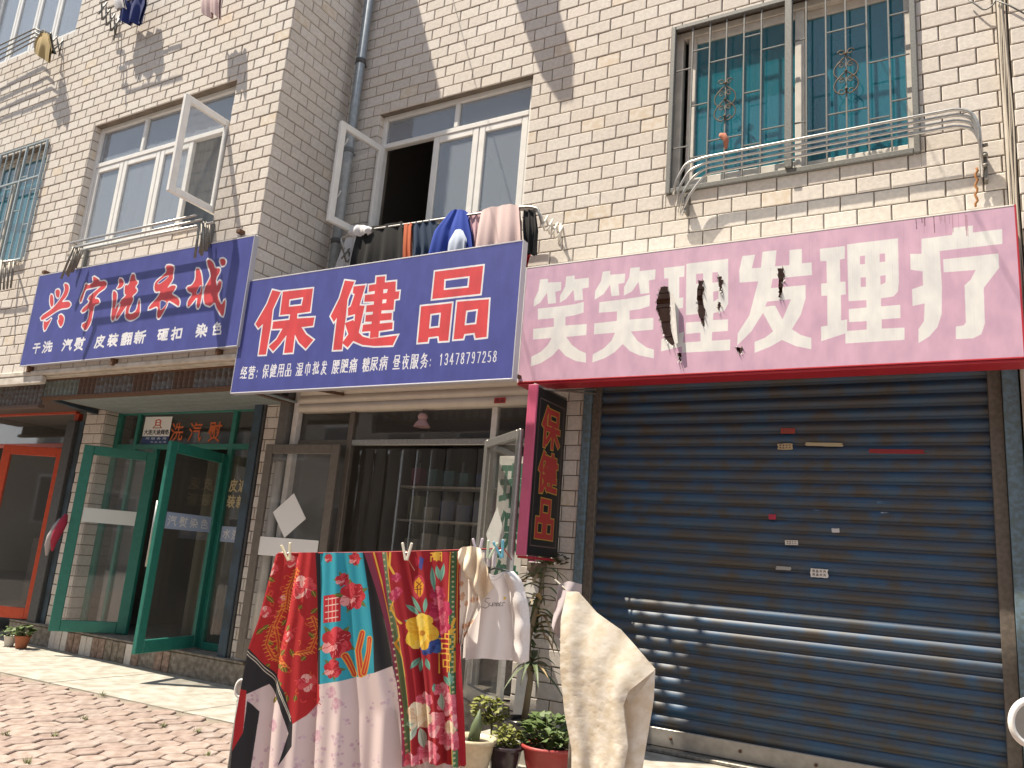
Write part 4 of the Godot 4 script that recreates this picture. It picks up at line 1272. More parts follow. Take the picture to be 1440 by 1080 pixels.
func build_corner_shop() -> void:
	var op: Material = mats.orange_paint
	var f := thing("corner_shop_front", "orange framed glass front of the shop beyond the laundry", "shopfront")
	var z := -0.06
	var x1 := W(82, 730, z).x
	var yt := W(50, 581, z).y
	var ym := W(80, 627, z).y
	box("head_rail", Vector3(-14, yt - 0.035, z - 0.03), Vector3(-10.56, yt + 0.04, z + 0.03), op, f)
	box("post", Vector3(x1 - 0.05, -0.06, z - 0.031), Vector3(x1 + 0.05, yt - 0.036, z + 0.033), op, f)
	box("transom", Vector3(-14, ym - 0.03, z - 0.03), Vector3(x1 - 0.051, ym + 0.03, z + 0.03), op, f)
	box("transom", Vector3(x1 + 0.051, ym - 0.03, z - 0.03), Vector3(-10.56, ym + 0.03, z + 0.03), op, f)
	box("pane", Vector3(-14, ym + 0.031, z - 0.003), Vector3(x1 - 0.051, yt - 0.036, z + 0.003), mats.dusty_glass, f, 0.0005)
	box("pane", Vector3(x1 + 0.051, ym + 0.031, z - 0.003), Vector3(-10.56, yt - 0.036, z + 0.003), mats.dusty_glass, f, 0.0005)
	box("bottom_rail", Vector3(x1 + 0.051, -0.06, z - 0.03), Vector3(-10.56, 0.0, z + 0.03), op, f)
	# side panel, grey board with torn black brush writing
	var cv := Canvas.new(160, 700, lin(0.27, 0.26, 0.24))
	for k in 24:
		var a := Vector2(rng.randf_range(20, 120), rng.randf_range(20, 680))
		var p := PackedVector2Array([a])
		for i in 4: p.append(p[-1] + Vector2(rng.randf_range(-26, 26), rng.randf_range(-6, 34)))
		cv.line(p, rng.randf_range(3, 9), lin(0.06, 0.06, 0.06))
	decal("side_board", "grey board with black brush writing", "", cv, Vector3((x1 + 0.05 - 10.56) / 2, ym / 2, z + 0.004), -10.56 - x1 - 0.06, ym - 0.1, Vector3.BACK, 0, "", f)
	var d := thing("door", "orange framed glass door ajar at the shop beyond the laundry", "door", "", Vector3(x1 - 0.06, -0.05, z + 0.04))
	open_leaf("leaf", d, d.position, d.position + Vector3(-0.86, 0, 0.35), ym + 0.0, 0.12, op, mats.dusty_glass, "", 0.045, 0.14)
	var ps := thing("steel_post", "dark blue grey steel post beside the orange shop front", "post")
	box("tube", Vector3(-10.55, GROUND, -0.1), Vector3(-10.36, 2.55, 0.07), mats.dark_post, ps, 0.008)
	box("casing", Vector3(-10.355, GROUND, -0.1), Vector3(-10.25, 2.55, 0.02), mats.blue_post, ps, 0.008)
	# rags hung on the door handle
	var rg := thing("cloth_rag", "red and grey rags tied to the folded laundry door handle", "rag")
	var o := d1_free()
	for q in [[0.0, mat("rag_red", lin(0.30, 0.02, 0.05), 0.9), 0.0], [-0.10, mat("rag_grey", lin(0.33, 0.30, 0.31), 0.9), -0.06]]:
		var st := begin(true)
		var p: Vector3 = o + Vector3(q[0], q[2], 0.03)
		tube_st(st, [p + Vector3(0.02, 0.1, 0), p + Vector3(0, 0.0, 0.01), p + Vector3(-0.05, -0.12, 0.02), p + Vector3(-0.09, -0.22, 0.02), p + Vector3(-0.10, -0.34, 0.01)], [0.02, 0.05, 0.055, 0.04, 0.012], 9)
		mi("rag", done(st), q[1], rg)
	var cb := thing("cabinet", "dark cabinet standing inside the orange framed shop", "cabinet")
	box("body", Vector3(-12.8, -0.08, -1.6), Vector3(-11.6, 0.95, -1.1), mat("dark_wood", lin(0.05, 0.035, 0.03), 0.7), cb)
	box("screen", Vector3(-12.6, 0.96, -1.4), Vector3(-11.9, 1.42, -1.3), mat("dark_screen", lin(0.01, 0.01, 0.01), 0.2), cb)
func d1_free() -> Vector3:
	return Vector3(-9.42, 1.20, 0.50)

func build_health_shop() -> void:
	var al: Material = mats.bronze_alu
	var f := thing("health_shop_front", "aluminium framed front of the health goods shop under rolled shutter", "shopfront")
	box("white_jamb", Vector3(-6.41, -0.03, -0.03), Vector3(-6.335, 2.84, 0.05), mats.white_paint, f, 0.006)
	box("post", Vector3(-5.64, -0.03, -0.06), Vector3(-5.575, 2.57, 0.0), al, f, 0.005)
	box("post", Vector3(-3.89, -0.03, -0.06), Vector3(-3.825, 2.57, 0.0), mats.white_paint, f, 0.005)
	for q in [[-6.333, -5.642], [-5.573, -3.892], [-3.823, -3.47]]:
		box("transom", Vector3(q[0], 2.21, -0.055), Vector3(q[1], 2.27, -0.005), mats.steel if q[0] > -6 else al, f, 0.005)
		box("pane", Vector3(q[0], 2.271, -0.035), Vector3(q[1], 2.56, -0.029), mats.dusty_glass, f, 0.0005)
	box("pane", Vector3(-6.333, 0.05, -0.035), Vector3(-5.642, 2.208, -0.029), mats.dusty_glass, f, 0.0005)
	box("pane", Vector3(-3.823, 0.05, -0.035), Vector3(-3.47, 2.208, -0.029), mats.dusty_glass, f, 0.0005)
	# rolled shutter
	var sh := thing("roller_shutter", "rolled up cream shutter slats above the health goods shop door", "shutter")
	var cream := mat("cream_paint", lin(0.60, 0.55, 0.47), 0.55, 0, mats.tex_dirt, 1.0)
	for i in 3:
		var y0 := 2.575 + i * 0.088
		var st := begin(true)
		var prev := []
		for k in 9:
			var t := float(k) / 8
			var p := Vector3(0, y0 + t * 0.082, 0.045 + 0.022 * sin(t * PI))
			if prev: quad(st, prev[0], Vector3(-6.33, p.y, p.z), Vector3(-3.47, p.y, p.z), prev[1])
			prev = [Vector3(-6.33, p.y, p.z), Vector3(-3.47, p.y, p.z)]
		mi("slat", done(st), cream, sh)
	box("housing", Vector3(-6.41, 2.85, -0.05), Vector3(-3.47, 3.02, 0.2), cream, sh, 0.01)
	box("back", Vector3(-6.33, 2.57, -0.07), Vector3(-3.47, 2.848, 0.04), cream, sh)
	var cr := Canvas.new(64, 32, lin(0.35, 0.03, 0.03))
	text(cr, "用品", 6, 5, 22, 22, 6, 3, lin(0.10, 0.02, 0.02))
	decal("sticker", "small red maker's sticker on the cream rolled shutter", "sticker", cr, W(703, 563, 0.07), 0.125, 0.055, Vector3.BACK)
	# left leaf, folded flat against the wall
	var d1 := thing("door", "bronze aluminium door with white paper diamond folded against the wall", "door", "", Vector3(-5.62, -0.02, 0.10))
	var l := open_leaf("leaf", d1, d1.position, Vector3(-6.64, -0.02, 0.135), 2.22, 0.10, al, mats.dusty_glass, "", 0.04, 0.2)
	var white := mat("white_paper", lin(0.74, 0.74, 0.72), 0.8)
	var dm := mi("paper_diamond", cbox(Vector3(0.33, 0.33, 0.002), 0.0004), white, l, Vector3(0.56, 1.47, -0.008))
	dm.rotation.z = PI / 4 + 0.1
	mi("frosted_band", cbox(Vector3(0.80, 0.19, 0.003), 0.0005), white, l, Vector3(0.52, 1.14, -0.007))
	# right leaf, swung towards the street
	var d2 := thing("door", "aluminium door with white diamond swung out beside the black sign", "door", "", Vector3(-3.90, -0.02, 0.03))
	var l2 := open_leaf("leaf", d2, d2.position, Vector3(-3.21, -0.02, 0.60), 2.26, 0.075, mats.steel, mats.dusty_glass, "", 0.04, 0.12)
	dm = mi("paper_diamond", cbox(Vector3(0.33, 0.33, 0.002), 0.0004), white, l2, Vector3(0.42, 1.40, -0.008))
	dm.rotation.z = PI / 4
	# pipe beside the brick pier
	var pp := thing("wall_pipe", "grey square downpipe beside the slim brick pier", "pipe")
	box("upper", Vector3(-6.565, 2.02, 0.0), Vector3(-6.425, 2.84, 0.12), mats.dark_post if false else mat("grey_pipe", lin(0.13, 0.125, 0.115), 0.7, 0, mats.tex_dirt2, 1.5), pp, 0.02)
	tube("lower", [Vector3(-6.50, GROUND, 0.05), Vector3(-6.50, 2.02, 0.05)], 0.05, mats.pvc_old, pp, 14)
	# signs glimpsed through the open leaf
	var c1 := Canvas.new(200, 560, lin(0.62, 0.62, 0.58))
	glyph(c1, "瑞", 18, 20, 160, 170, 22, lin(0.02, 0.13, 0.075))
	glyph(c1, "保", 18, 210, 160, 160, 22, lin(0.02, 0.13, 0.075))
	glyph(c1, "健", 18, 390, 160, 160, 22, lin(0.02, 0.13, 0.075))
	var bd := thing("notice_board", "white board with green characters behind the open aluminium door", "sign")
	decal("face", "", "", c1, Vector3(-3.60, 1.42, 0.013), 0.30, 1.35, Vector3.BACK, 0, "", bd)
	box("backing", Vector3(-3.755, 0.74, -0.012), Vector3(-3.445, 2.10, 0.011), mats.white_paint, bd, 0.002)
	var c3 := Canvas.new(70, 520, lin(0.03, 0.02, 0.025))
	for i in 5:
		glyph(c3, ["保", "健", "用", "品", "批"][i], 10, 12 + i * 100, 52, 84, 8, lin(0.30, 0.03, 0.14))
	var lb := thing("light_box", "slim black light box with magenta characters behind the hanging sign", "sign")
	box("case", Vector3(-3.36, 0.95, 0.02), Vector3(-3.25, 2.25, 0.06), mat("black_case", lin(0.02, 0.02, 0.02), 0.5), lb)
	decal("face", "", "", c3, Vector3(-3.305, 1.6, 0.0635), 0.105, 1.28, Vector3.BACK, 0, "", lb)
	# clear plastic strips hung in the doorway
	var sc := thing("strip_curtain", "clear plastic strip curtain hanging in the health shop doorway", "curtain")
	for i in 9:
		var xs := -5.54 + i * 0.183
		var st := begin(true)
		var prev := []
		for k in 7:
			var t := k / 6.0
			var p := Vector3(xs + t * 0.175, 0, -0.12 + 0.016 * sin(t * PI) + 0.006 * (i % 2))
			if prev: quad(st, prev[0], prev[1], p + Vector3(0, 2.19, 0), p)
			prev = [p, p + Vector3(0, 2.19, 0)]
		mi("strip", done(st), glass("strip_plastic", lin(0.085, 0.08, 0.07), 0.20, 0.06), sc)
	# goods on shelves inside
	var su := thing("shelf_unit", "dim white shelving at the back of the health goods shop", "shelves")
	for i in 5: box("shelf", Vector3(-6.3, 0.3 + i * 0.42, -2.2), Vector3(-4.2, 0.325 + i * 0.42, -1.85), mats.white_paint, su)
	for x in [-6.3, -5.6, -4.9, -4.2]: box("upright", Vector3(x - 0.015, -0.05, -2.22), Vector3(x + 0.015, 2.35, -2.19), mats.steel, su)
	var cols := [[0.36, 0.36, 0.35], [0.09, 0.22, 0.25], [0.28, 0.08, 0.16], [0.2, 0.22, 0.15], [0.08, 0.11, 0.25], [0.32, 0.27, 0.15]]
	var names := ["white", "teal", "pink", "green", "blue", "yellow"]
	for i in 5:
		for k in 8:
			var ci := rng.randi() % 6
			var c: Array = cols[ci]
			var x := -6.2 + k * 0.245
			var hh := rng.randf_range(0.16, 0.3)
			var y := 0.326 + i * 0.42
			tag(box("goods_box", Vector3(x, y, -2.12), Vector3(x + rng.randf_range(0.13, 0.21), y + hh, -1.92), mat("goods_%d" % ci, lin(c[0], c[1], c[2]), 0.6), null, 0.003), "small %s goods carton on the dim shop shelves" % names[ci], "carton", "cartons on the shop shelves")
	var ch := thing("hanging_charm", "small pink charm hanging in the fanlight of the health shop", "ornament")
	var cp := W(594, 592, -0.02)
	var sp := SphereMesh.new()
	sp.radius = 0.05
	sp.height = 0.09
	mi("head", sp, mat("charm_pink", lin(0.42, 0.27, 0.27), 0.8), ch, cp + Vector3(0, 0.04, 0))
	lathe("skirt", [[0.085, -0.06], [0.07, -0.03], [0.03, 0.02], [0.0, 0.04]], mats.charm_pink, ch, cp)
	tube("thread", [cp + Vector3(0, 0.08, 0), Vector3(cp.x, 2.57, cp.z)], 0.003, mats.dark_post, ch, 5)

func build_shutter() -> void:
	var x0 := -2.78
	var x1 := 0.14
	var s := thing("roller_shutter", "closed weathered blue roller shutter under the pink board", "shutter")
	var pitch := 0.0955
	var paint := []
	for k in 5:
		var m := mat("shutter_paint_%d" % k, Color(1, 1, 1), 0.5, 0.0, tint_tex("shut%d" % k, 0.010 + 0.002 * k, Color(0.052, 0.046, 0.040), Color(0.025, 0.070, 0.135), 70 + k, 2.2, 512), 0.33 + 0.05 * k)
		paint.append(m)
	var prof := []       # flat flange, then the rounded belly of the slat
	for k in 9:
		var t := float(k) / 8
		prof.append(Vector2(0.020 + t * (pitch - 0.026), 0.004 + 0.017 * sin(t * PI)))
	prof.push_front(Vector2(0.016, -0.006))
	prof.push_front(Vector2(-0.006, -0.0065))
	prof.append(Vector2(pitch, -0.004))
	var st := begin(true)
	for k in prof.size() - 1:
		var p: Vector2 = prof[k]
		var q: Vector2 = prof[k + 1]
		quad(st, Vector3(x0 - 0.03, p.x, p.y), Vector3(x0 - 0.03, q.x, q.y), Vector3(x1 + 0.03, q.x, q.y), Vector3(x1 + 0.03, p.x, p.y))
	var slat := done(st)
	for i in 30: mi("slat", slat, paint[(i * 7 + i / 3) % 5], s, Vector3(0, i * pitch, -0.05 + rng.randf_range(-0.001, 0.001)))
	box("bottom_bar", Vector3(x0 - 0.02, -0.13, -0.055), Vector3(x1 + 0.02, 0.0, -0.025), mat("galvanised", lin(0.36, 0.34, 0.31), 0.45, 0.5, mats.tex_dirt2, 1.4), s)
	for k in 6:
		var bx := lerpf(x0 + 0.2, x1 - 0.1, k / 5.0)
		tube("bolt", [Vector3(bx, -0.06, -0.026), Vector3(bx, -0.06, -0.016)], 0.012, mats.rust, s, 8)
	var br := mat("guide_brown", lin(0.16, 0.135, 0.11), 0.6, 0.2, mats.tex_rust, 1.4)
	var fl := mat("guide_blue", lin(0.13, 0.20, 0.25), 0.6, 0.1, tint_tex("flake", 0.05, Color(0.8, 0.72, 0.62), Color(1, 1, 1.05), 81, 3.0), 1.4)
	box("guide", Vector3(x0 - 0.075, -0.15, -0.06), Vector3(x0, 2.84, 0.0), br, s)
	box("guide_flange", Vector3(x0 - 0.15, -0.15, -0.02), Vector3(x0 - 0.077, 2.84, 0.03), fl, s)
	box("guide", Vector3(x1, -0.15, -0.06), Vector3(x1 + 0.085, 2.84, 0.0), br, s)
	box("guide_flange", Vector3(x1 + 0.087, -0.15, -0.02), Vector3(x1 + 0.185, 2.84, 0.035), fl, s)
	# scraps of old stickers
	var scraps := [[1104, 628, 0.125, 0.055, [0.42, 0.33, 0.20], "torn cream paper sticker on the blue shutter", true], [1158, 625, 0.29, 0.032, [0.40, 0.34, 0.22], "long beige strip of tape on the blue shutter", false],
		[1262, 635, 0.40, 0.036, [0.24, 0.025, 0.03], "long red paper strip on the blue shutter", false], [1108, 606, 0.11, 0.045, [0.33, 0.05, 0.035], "torn red and orange scrap on the blue shutter", true], [1113, 763, 0.10, 0.038, [0.55, 0.53, 0.48], "small white printed label on the blue shutter", true],
		[1152, 806, 0.135, 0.075, [0.62, 0.60, 0.57], "white sticker with two lines of print on the shutter", true], [1086, 727, 0.06, 0.045, [0.36, 0.03, 0.06], "crumpled crimson scrap on the blue shutter", false], [1175, 746, 0.06, 0.035, [0.5, 0.5, 0.5], "tiny torn white scrap on the blue shutter", false], [1102, 799, 0.12, 0.03, [0.30, 0.30, 0.28], "faded grey paper strip on the blue shutter", false]]
	for q in scraps:
		var col := lin(q[4][0], q[4][1], q[4][2])
		var cv := Canvas.new(128, 64, Color(col.r, col.g, col.b, 0.0))
		var pts := PackedVector2Array()
		for k in 22:
			var a := TAU * k / 22
			var rr := 1.0 - (rng.randf_range(0.0, 0.16) if q[6] == false or q[2] > 0.12 else rng.randf_range(0, 0.05))
			pts.append(Vector2(64 + clampf(cos(a) * 1.5, -1, 1) * 62 * rr, 32 + clampf(sin(a) * 1.5, -1, 1) * 30 * rr))
		cv.poly(pts, col)
		if q[6]:
			for row in 2:
				for k in 4: glyph(cv, ["用", "品", "水", "天"][k], 18 + k * 24, 12 + row * 22, 18, 16, 2.5, lin(0.08, 0.06, 0.05))
		decal("sticker", q[5], "sticker", cv, W(q[0], q[1], -0.024), q[2], q[3], Vector3.BACK, rng.randf_range(-0.03, 0.03), "", null, 0.8, true)

# ---------------------------------------------------------------- signboards
func board(called: String, label: String, tl: Vector3, br: Vector3, cv_im: Image, depth: float, side: Material, scissor := false, rough := 0.5, top_depth := 0.0) -> Node3D:
	var s := thing(called, label, "signboard")
	if top_depth == 0.0: top_depth = depth
	var z := tl.z
	panel("face", tl, Vector3(br.x, tl.y, z), Vector3(br.x, br.y, z), Vector3(tl.x, br.y, z), print_mat(called + "_face", cv_im, rough, scissor), s)
	var t := 0.012
	box("edge", Vector3(tl.x - t, br.y - t, z - depth), Vector3(tl.x - 0.0005, tl.y + t, z + 0.002), side if top_depth == depth else mats.white_paint, s, 0.003)
	box("edge", Vector3(br.x + 0.0005, br.y - t, z - depth), Vector3(br.x + t, tl.y + t, z + 0.002), side, s, 0.003)
	box("edge", Vector3(tl.x, tl.y + 0.0005, z - top_depth), Vector3(br.x, tl.y + t, z + 0.002), side if top_depth == depth else mats.white_paint, s, 0.003)
	box("edge", Vector3(tl.x, br.y - t, z - depth), Vector3(br.x, br.y - 0.0005, z + 0.002), side, s, 0.003)
	return s
func build_signs() -> void:
	var blue := lin(0.052, 0.062, 0.26)
	var red := lin(0.55, 0.05, 0.058)
	var white := lin(0.66, 0.66, 0.68)
	var edge_m := mat("sign_edge", lin(0.50, 0.50, 0.55), 0.5, 0.3)
	# ---------------- laundry board
	var z := WING_Z + 0.09
	var tl := W(55.6, 387.2, z)
	var br := W(333.3, 486.4, z)
	tl.x = (tl.x + W(29.2, 513, z).x) / 2
	br.x = (br.x + W(356.4, 333.9, z).x) / 2
	tl.y = (tl.y + W(356.4, 333.9, z).y) / 2
	br.y = (br.y + W(29.2, 513, z).y) / 2
	var size := Vector2(br.x - tl.x, tl.y - br.y)
	var cw := 1440
	var ch := int(cw * size.y / size.x)
	var cv := Canvas.new(cw, ch, blue)
	var brush := [
		[50, 380, 10.8, [225, 365, 265, 380, 275, 520, 240, 570, 215, 480]], [50, 380, 10.8, [300, 310, 345, 285, 375, 330, 350, 430, 310, 390]],
		[50, 380, 10.8, [430, 200, 495, 215, 510, 290, 470, 400, 385, 490, 500, 470, 540, 520, 505, 570, 400, 580, 330, 610, 180, 715, 90, 765, 75, 710, 250, 590, 340, 490, 420, 370, 450, 280]],
		[50, 380, 10.8, [125, 770, 170, 790, 250, 720, 200, 820, 140, 930, 120, 870]], [50, 380, 10.8, [350, 690, 390, 670, 435, 720, 420, 810, 380, 870, 335, 770, 360, 740]],
		[50, 380, 10.8, [870, 85, 960, 140, 970, 175, 1050, 160, 1085, 200, 1060, 270, 970, 330, 940, 360, 890, 430, 960, 440, 975, 500, 890, 530, 870, 640, 840, 800, 760, 930, 690, 830, 790, 780, 830, 560, 720, 650, 690, 610, 830, 480, 790, 420, 920, 310, 1010, 230, 850, 270, 760, 290, 720, 420, 690, 500, 670, 450, 740, 280, 760, 200, 800, 230, 880, 190]],
		[145, 370, 10.8, [240, 235, 290, 240, 320, 310, 280, 370, 205, 390, 245, 330]], [145, 370, 10.8, [160, 415, 210, 460, 205, 560, 170, 720, 240, 600, 230, 680, 190, 800, 150, 890, 120, 830, 150, 600, 145, 470]],
		[145, 370, 10.8, [430, 170, 480, 170, 490, 260, 535, 290, 480, 370, 520, 410, 500, 450, 440, 500, 460, 560, 400, 670, 380, 760, 430, 780, 510, 720, 545, 540, 560, 600, 555, 790, 480, 850, 400, 870, 340, 830, 340, 720, 370, 620, 280, 760, 200, 870, 190, 800, 270, 650, 250, 590, 360, 480, 325, 470, 330, 330, 390, 340]],
		[145, 370, 10.8, [950, 40, 1020, 30, 1080, 60, 1060, 170, 1060, 250, 960, 390, 1050, 335, 1110, 350, 1090, 400, 1030, 470, 1140, 530, 1165, 590, 1150, 660, 1080, 610, 990, 560, 960, 660, 890, 790, 845, 850, 815, 800, 840, 640, 690, 710, 700, 660, 830, 520, 880, 420, 800, 440, 775, 380, 790, 290, 900, 200, 970, 130]],
		[205, 350, 10.8, [760, 300, 810, 300, 835, 360, 850, 440, 860, 580, 850, 720, 820, 870, 790, 910, 770, 860, 790, 710, 660, 880, 630, 870, 640, 790, 720, 680, 640, 640, 620, 580, 700, 560, 760, 460]],
		[205, 350, 10.8, [930, 160, 980, 170, 1030, 220, 1050, 300, 1120, 290, 1130, 340, 1060, 460, 1080, 580, 1110, 480, 1150, 500, 1140, 600, 1090, 690, 1110, 780, 1150, 860, 1200, 760, 1210, 820, 1180, 1020, 1150, 1010, 1080, 900, 1050, 800, 980, 870, 950, 860, 900, 840, 880, 770, 890, 600, 980, 440, 990, 380, 940, 240]],
		[205, 350, 10.8, [1120, 160, 1180, 145, 1220, 190, 1200, 250, 1150, 260]]]
	var outl := []
	for q in brush: outl.append(tidy(traced(q[3], q[0], q[1], q[2], z, tl, size, cw, ch), 1))
	for p in outl:
		for g in grown(p, 7.0): cv.poly(g, white)
	for p in outl: cv.poly(p, red)
	# gaps of blue inside the brush characters
	for q in [[145, 370, 10.8, [830, 300, 930, 220, 1000, 190, 940, 250, 850, 315]], [145, 370, 10.8, [870, 560, 975, 600, 890, 700, 868, 700]], [205, 350, 10.8, [770, 660, 840, 540, 830, 640, 790, 690]]]:
		var p := tidy(traced(q[3], q[0], q[1], q[2], z, tl, size, cw, ch), 1)
		for g in grown(p, 3.0): cv.poly(g, white)
		cv.poly(p, blue)
	var boxes := [["干", 30, 440, 9, 135, 365, 250, 520], ["洗", 30, 440, 9, 265, 345, 400, 510], ["汽", 30, 440, 9, 515, 320, 650, 485], ["熨", 30, 440, 9, 665, 300, 805, 480], ["皮", 30, 440, 9, 925, 275, 1065, 450], ["装", 30, 440, 9, 1085, 255, 1230, 435], ["翻", 30, 440, 9, 1255, 235, 1405, 415],
		["新", 180, 440, 9, 70, 215, 230, 395], ["砸", 180, 440, 9, 360, 185, 520, 360], ["扣", 180, 440, 9, 540, 165, 695, 350], ["染", 180, 440, 9, 850, 125, 1015, 315], ["色", 180, 440, 9, 1060, 105, 1200, 295]]
	boxed(cv, boxes, z, tl, size, 9.0, white, 0.92)
	var im := cv.finish()
	weather(im, 5, 0.10, 160)
	var s := board("signboard", "blue laundry board with red brush characters and a white list", tl, br, im, 0.06, edge_m)
	for px in [[66, 402], [340, 345]]:
		var p := W(px[0], px[1] - 18, WING_Z + 0.03)
		box("clip", p - Vector3(0.03, 0.02, 0.03), p + Vector3(0.03, 0.02, 0.05), mats.rust, s)
	for px in [[42, 518], [160, 508], [308, 492]]:
		var p := W(px[0], px[1], WING_Z + 0.05)
		box("bracket", p - Vector3(0.02, 0.05, 0.05), p + Vector3(0.02, 0.04, 0.03), mats.rust, s)
	# ---------------- health goods board
	z = WING_Z + 0.06
	tl = W(350.2, 395.4, z)
	br = W(719.2, 531, z)
	tl.x = (tl.x + W(324.4, 552.5, z).x) / 2
	br.x = (br.x + W(735.2, 340, z).x) / 2
	tl.y = (tl.y + W(735.2, 340, z).y) / 2
	br.y = (br.y + W(324.4, 552.5, z).y) / 2
	size = Vector2(br.x - tl.x, tl.y - br.y)
	cw = 1600
	ch = int(cw * size.y / size.x)
	cv = Canvas.new(cw, ch, blue)
	var heavy := [
		[350, 400, 9.82, [325, 78, 440, 105, 330, 345, 300, 600, 235, 968, 135, 972, 195, 545, 130, 605, 92, 545, 250, 270]],
		[350, 400, 9.82, [470, 100, 885, 55, 845, 375, 670, 400, 665, 470, 905, 455, 885, 570, 725, 590, 790, 690, 890, 765, 785, 890, 690, 800, 635, 690, 605, 940, 485, 948, 520, 700, 430, 820, 335, 925, 275, 855, 380, 760, 465, 610, 320, 615, 335, 515, 560, 490, 570, 410, 430, 422]],
		[460, 380, 9.0, [225, 130, 345, 145, 258, 370, 235, 600, 185, 1005, 75, 1010, 125, 600, 85, 655, 45, 580, 160, 350]],
		[460, 380, 9.0, [335, 205, 485, 190, 410, 445, 475, 450, 400, 790, 450, 840, 545, 865, 700, 850, 890, 825, 830, 950, 600, 960, 450, 945, 330, 895, 260, 980, 190, 920, 270, 810, 225, 670, 330, 630, 345, 650, 355, 555, 265, 580, 265, 480, 300, 455, 350, 300, 325, 290]],
		[460, 380, 9.0, [625, 85, 735, 75, 730, 155, 870, 140, 865, 270, 915, 265, 905, 360, 850, 370, 840, 500, 690, 510, 685, 548, 820, 540, 815, 625, 670, 640, 665, 675, 830, 660, 825, 745, 655, 770, 650, 850, 540, 860, 548, 770, 440, 780, 455, 690, 560, 680, 565, 650, 480, 652, 490, 570, 575, 560, 580, 525, 490, 530, 500, 445, 590, 435, 595, 395, 470, 400, 480, 315, 600, 300, 605, 262, 525, 275, 530, 190, 620, 175]],
		[580, 365, 8.64, [275, 148, 860, 75, 825, 415, 240, 480]],
		[580, 365, 8.64, [105, 570, 480, 530, 435, 985, 325, 992, 318, 930, 195, 945, 185, 1000, 65, 1010]],
		[580, 365, 8.64, [545, 512, 930, 482, 900, 940, 768, 955, 755, 890, 630, 905, 615, 960, 500, 970]]]
	var wells := [[350, 400, 9.82, [575, 225, 730, 200, 715, 270, 570, 285], 1], [460, 380, 9.0, [715, 245, 765, 240, 755, 285, 712, 290], 0], [460, 380, 9.0, [705, 375, 750, 370, 745, 412, 700, 418], 0],
		[580, 365, 8.64, [405, 258, 675, 225, 665, 320, 400, 348], 1], [580, 365, 8.64, [235, 680, 325, 668, 312, 805, 222, 815], 1], [580, 365, 8.64, [670, 640, 775, 625, 758, 765, 655, 775], 1]]
	outl = []
	for q in heavy: outl.append(traced(q[3], q[0], q[1], q[2], z, tl, size, cw, ch))
	for p in outl:
		for g in grown(p, 8.0): cv.poly(g, white)
	for p in outl: cv.poly(p, red)
	for q in wells:
		var p := traced(q[3], q[0], q[1], q[2], z, tl, size, cw, ch)
		for g in grown(p, 8.0 if q[4] else 1.0): cv.poly(g, white)
		if q[4]: cv.poly(p, blue)
	boxes = [["经", 330, 490, 7.2, 55, 175, 130, 315], ["营", 330, 490, 7.2, 135, 168, 210, 312], ["：", 330, 490, 7.2, 215, 165, 270, 310], ["保", 330, 490, 7.2, 280, 155, 348, 305], ["健", 330, 490, 7.2, 355, 150, 426, 300], ["用", 330, 490, 7.2, 430, 148, 505, 295], ["品", 330, 490, 7.2, 510, 145, 580, 290],
		["湿", 330, 490, 7.2, 620, 135, 695, 285], ["巾", 330, 490, 7.2, 705, 130, 775, 280], ["批", 330, 490, 7.2, 785, 122, 860, 272], ["发", 330, 490, 7.2, 870, 115, 940, 270], ["腰", 330, 490, 7.2, 985, 105, 1065, 262], ["腿", 330, 490, 7.2, 1070, 98, 1155, 252], ["痛", 330, 490, 7.2, 1160, 92, 1245, 250], ["糖", 330, 490, 7.2, 1290, 85, 1370, 245],
		["尿", 520, 480, 7.2, 0, 150, 90, 305], ["病", 520, 480, 7.2, 95, 140, 185, 300], ["昼", 520, 480, 7.2, 230, 130, 315, 295], ["夜", 520, 480, 7.2, 325, 122, 402, 290], ["服", 520, 480, 7.2, 410, 115, 500, 285], ["务", 520, 480, 7.2, 507, 110, 596, 280], ["：", 520, 480, 7.2, 600, 120, 660, 270]]
	var num := "13478797258"
	for i in num.length():
		boxes.append([num[i], 520, 480, 7.2, 697 + i * 54.5, 118 - i * 3.2, 697 + i * 54.5 + 49, 250 - i * 3.4])
	boxed(cv, boxes, z, tl, size, 8.5, white, 0.95)
	im = cv.finish()
	weather(im, 9, 0.09, 160)
	s = board("signboard", "blue health goods board with three big outlined red characters", tl, br, im, 0.07, edge_m)
	beam("stay", Vector3(br.x - 0.3, br.y + 0.15, z - 0.07), Vector3(br.x - 0.3, br.y + 0.2, 0.02), 0.03, 0.03, mats.rust, s)
	beam("stay", Vector3(tl.x + 0.5, br.y + 0.1, z - 0.07), Vector3(tl.x + 0.5, br.y + 0.2, 0.02), 0.03, 0.03, mats.rust, s)
	for yy in [0.1, 0.5, 0.9]:
		box("back_rail", Vector3(tl.x + 0.01, br.y + size.y * yy - 0.015, z - 0.05), Vector3(br.x - 0.01, br.y + size.y * yy + 0.015, z - 0.02), mats.rust, s)
	# ---------------- pink hairdresser board, torn in places
	z = 0.43
	tl = W(739.4, 379.3, z)
	br = W(1440, 501.6, z)
	br.x = W(1432, 380, z).x
	tl.x = (tl.x + W(730.4, 536.1, z).x) / 2
	tl.y = (tl.y + W(1428.6, 287.8, z).y) / 2
	br.y = (br.y + W(730.4, 536.1, z).y) / 2
	size = Vector2(br.x - tl.x, tl.y - br.y)
	cw = 1800
	ch = int(cw * size.y / size.x)
	var pink := lin(0.56, 0.36, 0.475)
	var pale := lin(0.70, 0.695, 0.685)
	cv = Canvas.new(cw, ch, pink)
